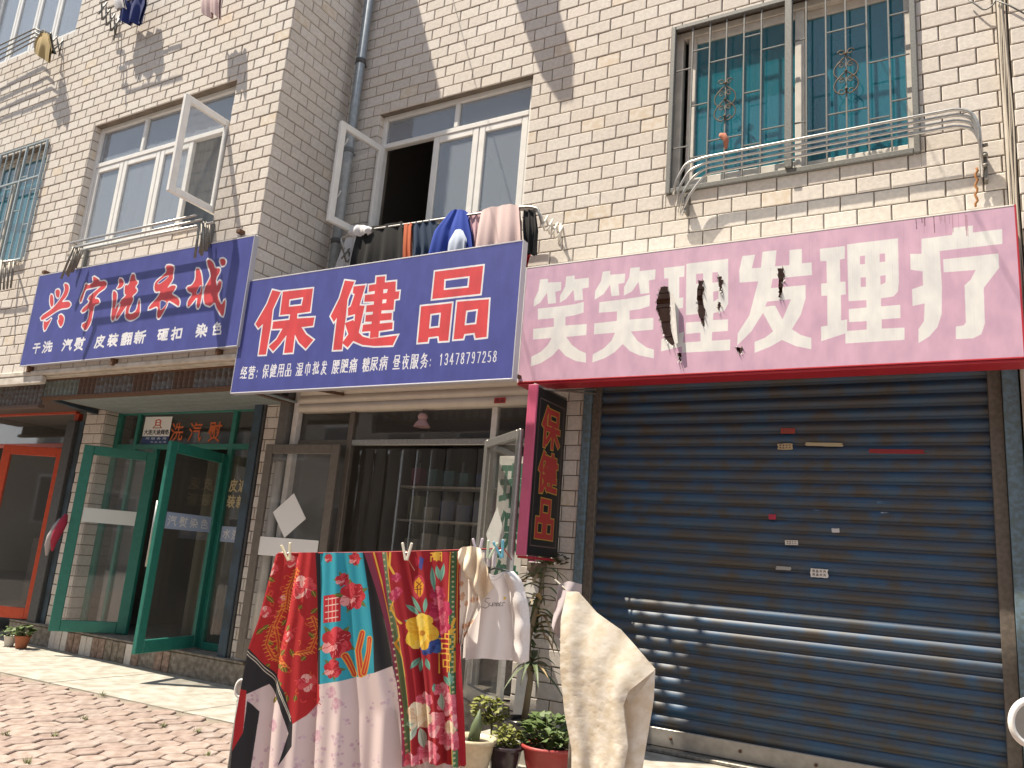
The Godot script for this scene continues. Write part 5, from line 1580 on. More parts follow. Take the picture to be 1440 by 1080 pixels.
	var pk := [
		[740, 375, 7.2, [140, 130, 222, 122, 220, 160, 355, 155, 352, 240, 295, 255, 303, 368, 222, 378, 210, 265, 140, 365, 75, 405, 80, 335, 125, 240]],
		[740, 375, 7.2, [405, 100, 490, 88, 490, 128, 635, 112, 632, 210, 568, 222, 575, 335, 490, 345, 478, 235, 400, 330, 340, 365, 345, 290, 395, 200]],
		[740, 375, 7.2, [118, 425, 350, 400, 500, 378, 583, 355, 580, 465, 490, 492, 397, 508, 397, 595, 613, 580, 608, 692, 405, 712, 460, 790, 540, 850, 605, 875, 605, 972, 500, 955, 400, 905, 330, 830, 260, 905, 150, 975, 45, 1010, 52, 912, 150, 860, 220, 790, 258, 722, 68, 738, 72, 630, 278, 608, 280, 520, 118, 535]],
		[820, 360, 6.545, [180, 145, 250, 135, 248, 172, 387, 162, 382, 248, 325, 255, 333, 362, 262, 370, 248, 262, 190, 350, 105, 403, 112, 320, 165, 230]],
		[820, 360, 6.545, [435, 110, 522, 102, 520, 140, 667, 122, 662, 215, 605, 225, 610, 340, 528, 350, 510, 238, 450, 325, 375, 365, 378, 285, 425, 195]],
		[820, 360, 6.545, [150, 425, 400, 395, 530, 375, 615, 355, 612, 460, 520, 490, 427, 502, 427, 585, 648, 568, 645, 678, 440, 695, 500, 780, 580, 840, 652, 862, 650, 942, 520, 915, 430, 875, 365, 810, 290, 885, 200, 940, 85, 980, 90, 905, 190, 850, 260, 780, 295, 705, 100, 722, 103, 620, 310, 597, 312, 510, 145, 522]],
		[820, 360, 6.545, [745, 110, 935, 88, 930, 190, 885, 195, 885, 385, 922, 382, 920, 478, 882, 482, 878, 712, 930, 697, 912, 830, 718, 878, 720, 765, 780, 745, 782, 490, 740, 495, 740, 395, 785, 390, 785, 205, 745, 208]],
		[820, 360, 6.545, [950, 72, 1335, 25, 1335, 440, 1300, 505, 1200, 525, 1195, 590, 1335, 582, 1332, 690, 1188, 700, 1185, 780, 1355, 768, 1352, 868, 910, 890, 912, 798, 1080, 785, 1080, 705, 948, 718, 945, 612, 1085, 602, 1085, 530, 945, 545]],
		[1030, 340, 6.75, [95, 135, 215, 122, 185, 252, 270, 245, 285, 95, 418, 80, 405, 232, 540, 222, 542, 78, 658, 68, 660, 205, 750, 195, 755, 315, 380, 352, 365, 440, 695, 410, 695, 535, 650, 690, 565, 830, 650, 885, 748, 912, 748, 1020, 600, 990, 470, 932, 360, 995, 210, 1055, 210, 950, 310, 910, 385, 850, 290, 675, 180, 850, 45, 985, 50, 870, 160, 700, 245, 375, 68, 388, 65, 270]],
		[1140, 320, 6.35, [82, 190, 305, 165, 305, 278, 260, 285, 265, 485, 310, 482, 315, 597, 270, 603, 272, 830, 325, 820, 325, 940, 95, 1015, 92, 885, 150, 875, 148, 608, 95, 610, 93, 500, 145, 497, 140, 298, 85, 300]],
		[1140, 320, 6.35, [325, 150, 780, 95, 788, 480, 780, 570, 740, 615, 628, 632, 628, 703, 800, 690, 802, 808, 635, 820, 635, 902, 838, 893, 838, 1003, 310, 1035, 310, 925, 500, 910, 500, 835, 342, 845, 340, 728, 498, 713, 497, 648, 338, 658]],
		[1270, 310, 6.0, [155, 155, 415, 122, 415, 62, 588, 42, 588, 102, 835, 72, 838, 198, 308, 258, 328, 560, 325, 790, 290, 900, 220, 980, 130, 1035, 128, 920, 175, 850, 182, 700, 80, 722, 75, 580, 168, 548, 165, 430, 62, 415, 60, 282, 155, 282]],
		[1270, 310, 6.0, [338, 328, 805, 278, 810, 400, 680, 570, 690, 870, 660, 960, 590, 995, 445, 1002, 445, 895, 510, 885, 530, 860, 518, 548, 570, 500, 612, 418, 342, 438]]]
	for q in pk: cv.poly(traced(q[3], q[0], q[1], q[2], z, tl, size, cw, ch), pale)
	for q in [[820, 360, 6.545, [1040, 165, 1105, 160, 1105, 250, 1040, 255]], [820, 360, 6.545, [1190, 152, 1240, 148, 1240, 240, 1190, 245]], [820, 360, 6.545, [1195, 330, 1245, 320, 1245, 390, 1200, 420]], [1030, 340, 6.75, [330, 568, 555, 545, 475, 738, 405, 605, 310, 615]],
			[1140, 320, 6.35, [440, 255, 485, 250, 485, 325, 440, 330]], [1140, 320, 6.35, [615, 235, 663, 230, 665, 303, 615, 308]], [1140, 320, 6.35, [445, 447, 493, 443, 493, 527, 447, 531]], [1140, 320, 6.35, [620, 432, 670, 425, 668, 490, 625, 512]]]:
		cv.poly(traced(q[3], q[0], q[1], q[2], z, tl, size, cw, ch), pink)
	# drips at the upper right and scuffs
	for k in 14:
		var a := traced([rng.randf_range(0, 260), 0], 1288, rng.randf_range(298, 304), 3.6, z, tl, size, cw, ch)[0]
		cv.line(PackedVector2Array([a, a + Vector2(rng.randf_range(-1, 1), rng.randf_range(12, 75))]), rng.randf_range(1, 2.5), lin(0.40, 0.22, 0.28))
	for q in [[1288, 306, 42], [1300, 306, 30], [1313, 303, 62], [1296, 304, 24]]:
		var a := traced([q[0], q[1]], 0, 0, 1, z, tl, size, cw, ch)[0]
		cv.line(PackedVector2Array([a, a + Vector2(1, q[2])]), 2.2, lin(0.13, 0.06, 0.08))
	im = cv.finish()
	weather(im, 13, 0.08, 420)
	# the vinyl is torn open: real holes through which the wall behind shows
	var tears := [
		[820, 360, 6.545, [745, 275, 775, 285, 800, 340, 808, 480, 800, 560, 812, 680, 860, 800, 830, 830, 790, 800, 760, 770, 735, 690, 700, 560, 668, 480, 690, 350, 715, 290]],
		[820, 360, 6.545, [1060, 225, 1105, 225, 1112, 300, 1100, 400, 1120, 500, 1118, 660, 1090, 620, 1065, 540, 1048, 420, 1052, 300]],
		[820, 360, 6.545, [1235, 195, 1275, 185, 1285, 230, 1275, 310, 1290, 350, 1262, 320, 1245, 260]], [820, 360, 6.545, [1240, 425, 1265, 420, 1272, 450, 1255, 490, 1265, 525, 1240, 480]],
		[820, 360, 6.545, [868, 890, 900, 895, 905, 940, 900, 980, 875, 950]],
		[1030, 340, 6.75, [432, 250, 488, 248, 492, 330, 480, 440, 462, 552, 445, 520, 440, 460, 430, 330]], [1030, 340, 6.75, [30, 1000, 100, 1005, 95, 1040, 70, 1075, 45, 1040]]]
	var holes := []
	for q in tears:
		var p := traced(q[3], q[0], q[1], q[2], z, tl, size, cw, ch)
		var rag := PackedVector2Array()
		for i in p.size():
			for t in 4: rag.append(p[i].lerp(p[(i + 1) % p.size()], t / 4.0) + Vector2(rng.randf_range(-3.0, 3.0), rng.randf_range(-2, 2)))
		holes.append(rag)
	for p in holes:
		var b := Rect2(p[0], Vector2.ZERO)
		for v in p: b = b.expand(v)
		for y in range(maxi(0, int(b.position.y)), mini(ch - 1, int(b.end.y) + 1)):
			for x in range(maxi(0, int(b.position.x)), mini(cw - 1, int(b.end.x) + 1)):
				if Geometry2D.is_point_in_polygon(Vector2(x, y), p): im.set_pixel(x, y, Color(0.5, 0.4, 0.4, 0))
	var redm := mat("red_frame", lin(0.42, 0.02, 0.035), 0.45, 0, mats.tex_dirt, 1.0)
	s = board("signboard", "long pink board with six white characters, torn in several places", tl, br, im, 0.20, redm, true, 0.55, 0.405)
	(s.get_child(0) as MeshInstance3D).material_override.backlight_enabled = true
	(s.get_child(0) as MeshInstance3D).material_override.backlight = Color(0.36, 0.29, 0.33)
	box("bottom_case", Vector3(tl.x - 0.01, br.y - 0.032, z - 0.21), Vector3(br.x + 0.01, br.y - 0.013, z - 0.004), redm, s, 0.004)
	for yy in [0.22, 0.62]:
		box("back_rail", Vector3(tl.x + 0.01, br.y + size.y * yy - 0.018, z - 0.12), Vector3(br.x - 0.01, br.y + size.y * yy + 0.018, z - 0.09), mats.rust, s)
	for i in 9:
		var xx := lerpf(tl.x + 0.05, br.x - 0.05, i / 8.0)
		box("back_post", Vector3(xx - 0.015, br.y + 0.01, z - 0.155), Vector3(xx + 0.015, tl.y - 0.01, z - 0.122), mats.rust, s)
	# curled edges and flaps of torn vinyl
	var vinyl := mat("vinyl_back", lin(0.62, 0.60, 0.58), 0.7, 0, mats.tex_dirt2, 3.0)
	for p in holes:
		var ctr := Vector2.ZERO
		for v in p: ctr += v
		ctr /= p.size()
		var st := begin()
		for i in p.size():
			var a: Vector2 = p[i]
			var b: Vector2 = p[(i + 1) % p.size()]
			if rng.randf() < 0.35: continue
			var o := ((a + b) / 2 - ctr).normalized() * rng.randf_range(4, 13) + Vector2(0, rng.randf_range(0, 7))
			var tip := (a + b) / 2 + o * (1.0 if rng.randf() < 0.6 else -0.5)
			var P := func(v: Vector2, lift: float) -> Vector3: return Vector3(tl.x + v.x / cw * size.x, tl.y - v.y / ch * size.y, z + lift)
			for v in [P.call(a, 0.001), P.call(tip, rng.randf_range(0.006, 0.03)), P.call(b, 0.001)]: st.add_vertex(v)
		mi("torn_edge", done(st), vinyl, s)
	var fl := begin()
	var fp := []
	for q in [[800, 345], [838, 350], [872, 800], [845, 815], [812, 690]]: fp.append(W(820 + q[0] / 6.545, 360 + q[1] / 6.545, z + (0.004 if q[0] < 815 else 0.05)))
	for i in range(1, 4):
		for v in [fp[0], fp[i], fp[i + 1]]: fl.add_vertex(v)
	mi("torn_flap", done(fl), vinyl, s).set_meta("label", "grey flap of torn vinyl folded outwards")
	# ---------------- hanging sign at right angles to the wall
	var hs := thing("hanging_sign", "black projecting sign with red characters and a pink side", "signboard")
	var X := -3.08
	var y1 := 2.60
	var y0 := 1.22
	box("case", Vector3(X - 0.085, y0, 0.05), Vector3(X - 0.004, y1, 0.60), mat("black_case", lin(0.02, 0.02, 0.02), 0.5), hs, 0.004)
	box("street_edge", Vector3(X - 0.087, y0 - 0.01, 0.602), Vector3(X + 0.002, y1 + 0.01, 0.625), mat("pink_edge", lin(0.55, 0.10, 0.20), 0.5, 0, mats.tex_dirt, 1.0), hs, 0.004)
	box("bottom_edge", Vector3(X - 0.086, y0 - 0.03, 0.04), Vector3(X + 0.001, y0 - 0.011, 0.60), redm, hs, 0.003)
	var c2 := Canvas.new(400, 1000, lin(0.012, 0.012, 0.012))
	c2.line(PackedVector2Array([Vector2(34, 60), Vector2(366, 60), Vector2(366, 950), Vector2(34, 950), Vector2(34, 60)]), 8, lin(0.10, 0.07, 0.06), false)
	for i in 3:
		var g: String = ["保", "健", "品"][i]
		glyph(c2, g, 80, 100 + i * 282, 240, 240, 46, lin(0.42, 0.28, 0.04))
		glyph(c2, g, 80, 100 + i * 282, 240, 240, 34, lin(0.36, 0.035, 0.03))
	panel("face", Vector3(X, y1 - 0.01, 0.60), Vector3(X, y1 - 0.01, 0.052), Vector3(X, y0 + 0.01, 0.052), Vector3(X, y0 + 0.01, 0.60), print_mat("hang_face", c2.finish(), 0.5), hs)
	for q in [[2.66, 0.55], [2.70, 0.3]]: beam("stay", Vector3(X - 0.04, q[0] - 0.07, q[1]), Vector3(X + 0.25, q[0], 0.0), 0.015, 0.015, mats.old_steel, hs)
	beam("arm", Vector3(X - 0.04, 2.615, 0.0), Vector3(X - 0.04, 2.615, 0.6), 0.03, 0.02, mats.old_steel, hs)
func boxed(cv: Canvas, boxes: Array, z: float, tl: Vector3, size: Vector2, wd: float, c: Color, fat := 1.0) -> void:      # small characters, each in the box it fills on the board
	for b in boxes:
		var o := traced([(b[4] + b[6]) / 2.0, (b[5] + b[7]) / 2.0], b[1], b[2], b[3], z, tl, size, cv.w, cv.h)[0]
		var k: float = FOCAL / (b[3] as float)
		var dist := absf((W(b[1] + b[4] / b[3], b[2] + b[5] / b[3], z) - CAM_POS).dot(cam_basis.z))
		var h: float = (b[7] - b[5]) / float(b[3]) / FOCAL * dist / size.y * cv.h * fat
		var a := W(b[1] + b[4] / b[3], b[2] + (b[5] + b[7]) / 2.0 / b[3], z)
		var e := W(b[1] + b[6] / b[3], b[2] + (b[5] + b[7]) / 2.0 / b[3], z)
		var w := (e.x - a.x) / size.x * cv.w * 0.86
		var thick := minf(wd, w * (0.21 if (b[0] as String).is_valid_int() else 0.135))
		glyph(cv, b[0], o.x - w / 2, o.y - h / 2, w, h, thick, c)

# ---------------------------------------------------------------- drying racks and washing on the facade
func garment(called: String, label: String, cat: String, z: float, L: Array, R: Array, T: Array, B: Array, m: Material, amp := 0.02, folds := 5.0, thick := 0.03, group := "") -> Node3D:
	var g := thing(called, label, cat, group)
	var d := drape_of(Vector3(0, 0, z), Vector3.BACK)
	var ph := rng.randf() * TAU
	var fold := func(u: float, v: float) -> float: return amp * (0.35 + 0.65 * v) * (sin(u * folds * TAU + ph + v * 1.2) + 0.5 * sin(u * folds * 2.1 * TAU + 2.0 * v + ph)) + 0.02 * sin(v * PI)
	cloth("cloth", d, L, R, T, B, fold, m, g, 24, 16, thick)
	return g
func scissor(root: Node3D, wall: Vector3, out: Vector3, n: int, h: float, m: Material, r := 0.009) -> void:     # lazy tongs from the wall to the rods
	for i in n:
		var a := wall.lerp(out, float(i) / n)
		var b := wall.lerp(out, float(i + 1) / n)
		var up := Vector3(0, h / 2, 0)
		tube("tong", [a - up, b + up], r, m, root, 6)
		tube("tong", [a + up + Vector3(r * 2.2, 0, 0), b - up + Vector3(r * 2.2, 0, 0)], r, m, root, 6)
	tube("wall_plate", [wall - Vector3(0, h * 0.7, 0), wall + Vector3(0, h * 0.7, 0)], r * 1.3, m, root, 6)
func fabric(key: String, r: float, g: float, b: float) -> StandardMaterial3D:
	var m := mat(key, lin(r, g, b), 0.92, 0, mats.tex_fine, 6.0)
	return m
func build_racks() -> void:
	var steel: Material = mats.steel
	var old: Material = mats.old_steel
	# --- folded rack under the wrought grille
	var k := thing("drying_rack", "folded steel drying rack with four bent rods below wrought grille", "drying rack")
	var yl := [222.0, 230.0, 237.5, 246.0]
	var yr := [153.0, 161.0, 169.0, 177.0]
	var ft := [[947, 274], [950, 290], [955, 299], [958, 303]]
	for i in 4:
		var z := 0.155 - i * 0.012
		var xb := [950, 955, 960, 966]
		var pts := [W(ft[i][0], ft[i][1], z - 0.05), W(xb[i], yl[i] + 34, z), W(xb[i] + 14, yl[i] + 8 + i * 2, z), W(992, yl[i] - 1, z), W(1345, yr[i], z), W(1366 + i, yr[i] + 4, z), W(1377 + i, yr[i] + 25, z), W(1381, 240 + i * 3, z - 0.05)]
		tube("rod", bend(pts, 0.05), 0.0125, steel, k, 8)
	box("bracket", W(966, 287, 0.05) - Vector3(0.012, 0.1, 0.05), W(966, 287, 0.05) + Vector3(0.012, 0.08, 0.05), old, k)
	box("bracket", W(1386, 235, 0.05) - Vector3(0.012, 0.12, 0.05), W(1386, 235, 0.05) + Vector3(0.012, 0.10, 0.05), old, k)
	for i in 3:
		tube("knuckle", [W(1382, 205 + i * 14, 0.12), W(1389, 203 + i * 14, 0.12)], 0.014, old, k, 8)
	var chain := []
	for i in 14: chain.append(W(1373 + 2.0 * sin(i * 1.9), 236 + i * 4.2, 0.06))
	tag(tube("rusty_chain", chain, 0.009, mat("rust_bright", lin(0.30, 0.13, 0.04), 0.9), null, 6), "short rusty chain hanging from the folded rack", "chain")
	# --- rack over the health goods board, pulled out and loaded
	k = thing("drying_rack", "pulled out steel rack above the health goods board, full of washing", "drying rack")
	var z0 := 0.40
	for i in 3:
		var z := z0 - i * 0.13
		var dy := i * 2.0
		tube("rod", bend([W(484, 350 + dy, z), W(479, 335 + dy, z), W(500, 326 + dy, z), W(742, 290 + dy, z), W(757, 293 + dy, z), W(762, 312 + dy, z)], 0.04), 0.011, steel, k, 8)
	var wp := Vector3(W(788, 335, 0.0).x, W(785, 330, 0.0).y, 0.01)
	var op := Vector3(W(760, 305, z0).x, W(760, 305, z0).y - 0.03, z0)
	scissor(k, wp, op, 4, 0.15, mats.pvc_old, 0.010)
	scissor(k, Vector3(W(482, 335, z0).x, op.y, 0.01), Vector3(W(482, 335, z0).x, op.y, z0), 4, 0.15, old, 0.010)
	var z := z0
	garment("trousers", "black trousers drying over the loaded rack", "clothes", z, [505, 322, 500, 350, 490, 400], [566, 311, 570, 350, 570, 400], [505, 322, 566, 311], [490, 400, 570, 400], fabric("black_cloth", 0.007, 0.007, 0.008), 0.02, 3.0)
	garment("shirt", "white shirt drying at the end of the loaded rack", "clothes", z - 0.14, [488, 330, 482, 352, 468, 395], [512, 322, 512, 352, 512, 395], [488, 330, 512, 322], [468, 395, 512, 395], fabric("white_cloth", 0.66, 0.65, 0.66), 0.02, 2.0)
	garment("towel", "bunched white towel on top of the loaded rack", "clothes", z + 0.03, [490, 325, 491, 331], [523, 320, 522, 328], [490, 325, 497, 317, 510, 316, 523, 320], [491, 331, 505, 332, 522, 328], mats.white_cloth, 0.02, 2.0, 0.05)
	garment("towel", "narrow orange towel between trousers and jeans on the rack", "clothes", z + 0.01, [568, 315, 568, 390], [579, 313, 579, 390], [568, 315, 579, 313], [568, 390, 579, 390], fabric("orange_cloth", 0.55, 0.14, 0.06), 0.012, 1.5)
	garment("jeans", "dark blue jeans drying next to the orange towel", "clothes", z, [579, 313, 580, 345, 577, 395], [612, 309, 622, 345, 620, 395], [579, 313, 612, 309], [577, 395, 620, 395], fabric("denim", 0.018, 0.04, 0.085), 0.03, 3.5)
	garment("jacket", "bright blue jacket slung over the loaded rack", "clothes", z + 0.04, [632, 298, 612, 325, 600, 372], [655, 296, 664, 330, 668, 370], [632, 298, 641, 294, 655, 296], [600, 372, 630, 365, 668, 370], fabric("blue_cloth", 0.03, 0.07, 0.40), 0.02, 2.0)
	garment("shirt", "pale blue shirt tail showing below the blue jacket", "clothes", z + 0.10, [640, 323, 632, 340, 628, 365], [648, 322, 655, 335, 652, 360], [640, 323, 648, 322], [628, 365, 652, 360], fabric("pale_blue_cloth", 0.55, 0.62, 0.75), 0.01, 1.0)
	garment("shirt", "pink striped shirt between blue jacket and pale sheet", "clothes", z - 0.02, [656, 300, 658, 380], [676, 297, 677, 380], [656, 300, 676, 297], [658, 380, 677, 380], fabric("stripe_pink", 0.62, 0.40, 0.45), 0.015, 2.5)
	garment("bed_sheet", "pale pink sheet draped over the end of the rack", "clothes", z + 0.03, [676, 297, 672, 330, 668, 375], [729, 288, 733, 320, 736, 372], [676, 297, 690, 291, 718, 287, 729, 288], [668, 375, 736, 372], fabric("pale_pink_cloth", 0.68, 0.52, 0.50), 0.025, 2.0)
	garment("jacket", "black jacket hanging at the corner of the rack", "clothes", z - 0.02, [737, 296, 738, 330, 739, 356], [752, 294, 757, 325, 753, 358], [737, 296, 752, 294], [739, 356, 753, 358], fabric("black_jacket", 0.016, 0.016, 0.017), 0.02, 2.0)
	garment("cloth_strip", "red cloth strip hanging below the black jacket", "cloth", z - 0.1, [737, 354, 736, 384], [745, 356, 740, 386], [737, 354, 745, 356], [736, 384, 740, 386], fabric("red_cloth", 0.45, 0.015, 0.015), 0.01, 1.0)
	# --- rack on the wing, over the laundry board
	k = thing("drying_rack", "half folded grey rack above the laundry board", "drying rack")
	for q in [[98, 342, 276, 303, 1.36], [101, 349, 284, 309, 1.30], [114, 352, 300, 313, 1.22]]:
		tube("rod", [W(q[0], q[1], q[4]), W(q[2], q[3], q[4])], 0.013, steel, k, 8)
	for side in [[104, 347, 88, 392, 0], [281, 312, 276, 362, 1]]:
		for i in 5:
			var za := 1.36 - i * 0.07
			tube("tong", [W(side[0] + i * 3, side[1], za), W(side[2] + i * 3.4 + (4 if i % 2 else -2), side[3] - i * 3, za)], 0.014, old, k, 6)
			if i < 4: tube("tong", [W(side[0] + i * 3 + 5, side[1] + 2, za - 0.03), W(side[2] + i * 3.2 + 9, side[3] - 6 - i * 3, za - 0.03)], 0.011, old, k, 6)
		var wl := W(side[0] + 16, side[1] + 22, WING_Z + 0.02)
		box("wall_plate", wl - Vector3(0.02, 0.18, 0.02), wl + Vector3(0.02, 0.16, 0.03), mats.bar_paint, k)
	# --- folded bracket under the far grille
	k = thing("drying_rack", "rusty folded rack end below the pale blue grille", "drying rack")
	for i in 4:
		tube("tong", [W(2 + i * 6, 366, 1.22 - i * 0.04), W(i * 5, 408 - i, 1.22 - i * 0.04)], 0.014, mats.old_steel, k, 6)
	tube("rod", [W(-40, 374, 1.2), W(22, 366, 1.2)], 0.012, steel, k, 6)
	tube("stem", [W(22, 366, 1.2), W(22, 372, WING_Z + 0.01)], 0.012, steel, k, 6)
	# --- rack under the roof-end window with an ochre cloth
	k = thing("drying_rack", "grey four rod rack under the roof end window", "drying rack")
	for i in 4:
		tube("rod", bend([W(-60, 92 + i * 8, 1.31 - i * 0.055), W(50, 40 + i * 5.6, 1.31 - i * 0.055), W(60, 46 + i * 6, 1.31 - i * 0.055)], 0.03), 0.011, old, k, 6)
	scissor(k, Vector3(W(88, 62, WING_Z).x, W(88, 66, WING_Z).y, WING_Z + 0.01), Vector3(W(60, 52, 1.3).x, W(60, 50, 1.3).y, 1.3), 3, 0.20, mats.bar_paint, 0.010)
	garment("cloth", "ochre cloth hanging from the rack under the roof end window", "cloth", 1.29, [58, 46, 50, 60, 46, 72], [66, 46, 72, 66, 68, 88], [58, 46, 66, 46], [46, 72, 56, 80, 68, 88], fabric("ochre_cloth", 0.42, 0.31, 0.14), 0.02, 1.5)
	garment("cloth", "dark garment bunched beside the ochre cloth", "cloth", 1.25, [60, 42, 60, 56], [70, 46, 78, 72], [60, 42, 70, 46], [60, 58, 66, 74, 78, 72], fabric("dark_green_cloth", 0.04, 0.04, 0.03), 0.03, 2.0)
	# --- rack high on the wing with dark blue washing
	k = thing("drying_rack", "rack high on the wing holding dark blue washing", "drying rack")
	scissor(k, Vector3(W(165, 40, WING_Z).x, W(165, 40, WING_Z).y, WING_Z + 0.01), Vector3(W(140, 8, 1.36).x, W(140, 8, 1.36).y, 1.36), 4, 0.26, mats.bar_paint, 0.011)
	tube("rod", [W(140, 4, 1.36), W(215, -24, 1.36)], 0.011, old, k, 6)
	tube("rod", [W(152, 12, 1.24), W(230, -18, 1.24)], 0.011, old, k, 6)
	garment("jacket", "dark blue garment hanging from the rack high on the wing", "clothes", 1.22, [172, -14, 168, 12, 166, 30], [206, -20, 207, 8, 199, 32], [172, -14, 206, -20], [166, 30, 182, 33, 199, 32], fabric("navy_cloth", 0.02, 0.035, 0.16), 0.03, 2.5)
	garment("shirt", "white and red garment beside the dark blue washing", "clothes", 1.27, [161, -12, 162, 16], [174, -14, 177, 12], [161, -12, 174, -14], [162, 16, 170, 10, 177, 12], mats.white_cloth, 0.02, 1.5)
	garment("towel", "pair of pale pink towels hanging at the top of the wing", "clothes", 1.28, [287, -20, 285, 20], [313, -26, 309, 28], [287, -20, 313, -26], [285, 20, 293, 23, 299, 18, 309, 28], mats.pale_pink_cloth, 0.02, 2.0)

# ---------------------------------------------------------------- what stands outside the picture but shows by its shade or mirror image
func build_surroundings() -> void:
	# third floor drying frame with sheets: shades the foot of the shutter and the upper wall
	var k := thing("high_drying_rack", "long steel drying rack jutting out from the third floor", "drying rack")
	for x in [-4.79, -4.61, -4.335]: beam("cross_slat", Vector3(x, 7.6, 1.775), Vector3(x, 7.6, 2.0), 0.06, 0.03, mats.old_steel, k)
	for zz in [1.84, 2.0]: tube("rod", [Vector3(-5.0, 7.6, zz), Vector3(-1.3, 7.6, zz)], 0.012, mats.old_steel, k, 6)
	for x in [-5.0, -1.3]: tube("arm", [Vector3(x, 7.7, 0.0), Vector3(x, 7.6, 2.0)], 0.005, mats.old_steel, k, 6)
	var sh := thing("bed_sheet", "pale sheet hung on the long third floor drying rack", "clothes")
	box("cloth", Vector3(-4.49, 6.55, 1.835), Vector3(-1.5, 7.61, 1.848), mats.pale_pink_cloth, sh, 0.003)
	# garments whose shadows fall on the main wall and the wing
	for q in [[-4.10, 7.05, 0.55, -3.27, 5.7, "long coat hung out on the third floor", 0.62], ]:
		var zz := 0.75
		var o := Vector3(-1.34 * zz, 3.7 * zz, zz)
		var g := thing("coat", "long dark coat hung out above the middle window", "clothes")
		var pts := PackedVector2Array([Vector2(-4.16, 7.9), Vector2(-3.55, 7.9), Vector2(-3.5, 6.8), Vector2(-3.30, 6.2), Vector2(-3.27, 5.72), Vector2(-3.42, 5.72), Vector2(-3.66, 6.1), Vector2(-3.86, 6.6), Vector2(-4.05, 7.1)])
		var st := begin()
		for side in [0.0, 0.03]:
			var idx := Geometry2D.triangulate_polygon(pts)
			for i in idx: st.add_vertex(Vector3(pts[i].x, pts[i].y, 0) + o + Vector3(0, 0, side))
		mi("cloth", done(st), mats.black_cloth, g)
		tube("hanger_rod", [o + Vector3(-3.9, 7.92, 0.01), Vector3(o.x - 3.9, o.y + 7.92, 0.0)], 0.012, mats.old_steel, g, 6)
	# the block across the street
	var b := thing("apartment_block", "five storey apartment block on the far side of the street", "building")
	var z := 17.0
	box("wall", Vector3(-42, GROUND, z), Vector3(24, 13.4, z + 8), mat("far_wall", lin(0.42, 0.37, 0.31), 0.9, 0, mats.tex_coarse, 0.2), b, 0.05)
	box("parapet", Vector3(-42.2, 13.4, z - 0.2), Vector3(24.2, 14.1, z + 8.2), mat("far_parapet", lin(0.26, 0.17, 0.13), 0.9), b, 0.05)
	var pm := mat("far_pane", lin(0.05, 0.06, 0.07), 0.1)
	for f in 4:
		for i in 20:
			var x := -40.5 + i * 3.2
			var w := mi("window", cbox(Vector3(1.7, 1.6, 0.08), 0.02), mats.pvc, b, Vector3(x, 2.0 + f * 3.1, z - 0.02))
			mi("pane", cbox(Vector3(1.5, 1.4, 0.04), 0.005), pm, w, Vector3(0, 0, -0.04))

# ---------------------------------------------------------------- washing lines, pots and plants
func petal_flower(cv: Canvas, c: Vector2, r: float, cols: Array, seed_: int, squash := 1.0) -> void:
	var q := RandomNumberGenerator.new()
	q.seed = seed_
	for ring in 4:
		var rr := r * (1.0 - ring * 0.22)
		var n := 7 - ring
		for i in n:
			var a := TAU * i / n + q.randf_range(-0.3, 0.3) + ring * 0.4
			var p := PackedVector2Array()
			for k in 12:
				var t := TAU * k / 12
				var l := Vector2(rr * 0.52 + cos(t) * rr * 0.5, sin(t) * rr * 0.40 * (1.0 + 0.15 * sin(t * 3 + i)))
				p.append(c + l.rotated(a) * Vector2(1, squash))
			cv.poly(p, cols[(ring + i) % cols.size()])
			cv.line(PackedVector2Array([c + Vector2(rr * 0.25, 0).rotated(a) * Vector2(1, squash), c + Vector2(rr * 0.95, 0).rotated(a + 0.1) * Vector2(1, squash)]), maxf(1.0, r * 0.035), cols[(ring + i + 1) % cols.size()])
func leaf_shape(cv: Canvas, a: Vector2, b: Vector2, w: float, col: Color, vein: Color) -> void:
	var d := b - a
	var n := Vector2(-d.y, d.x).normalized() * w
	var p := PackedVector2Array()
	for k in 7: p.append(a + d * (k / 6.0) + n * sin(k / 6.0 * PI))
	for k in range(5, 0, -1): p.append(a + d * (k / 6.0) - n * sin(k / 6.0 * PI))
	cv.poly(p, col)
	cv.line(PackedVector2Array([a, b]), maxf(1, w * 0.22), vein)
func build_foreground() -> void:
	var A := WD(391, 778, 4.05)
	var B := WD(735, 771, 3.9)
	var C := WD(815, 845, 3.93)
	var K := Vector3(-3.2, 1.17, 0.62)
	var N := Vector3(-(B - A).z, 0, (B - A).x).normalized()
	if N.dot(CAM_POS - A) < 0: N = -N
	# line and its poles
	var ln := thing("washing_line", "thin red washing line strung from a pole to the shop door", "washing line")
	var rope := []
	for i in 17:
		var t := i / 16.0
		rope.append(A.lerp(WP(708, 771, A, N), t) + Vector3(0, -0.006 * sin(t * PI), 0))
	rope.append(K)
	tube("rope", rope, 0.004, mat("red_rope", lin(0.35, 0.05, 0.05), 0.8), ln, 6)
	var p1 := thing("line_pole", "thin grey steel pole carrying the washing line behind red quilt", "pole")
	tube("pole", [Vector3(A.x, GROUND, A.z) - N * 0.07, A + Vector3(0, 0.01, 0) - N * 0.07], 0.013, mats.old_steel, p1, 8)
	var p2 := thing("line_pole", "thin grey steel pole under the cream quilt", "pole")
	tube("pole", [Vector3(C.x, GROUND, C.z), C + Vector3(0, 0.01, 0)], 0.013, mats.old_steel, p2, 8)
	quilt_a(A, N)
	quilt_b(A, N)
	small_wash(A, N)
	cream_quilt()
	pegs(A, N)
	pots()
	mirrors()

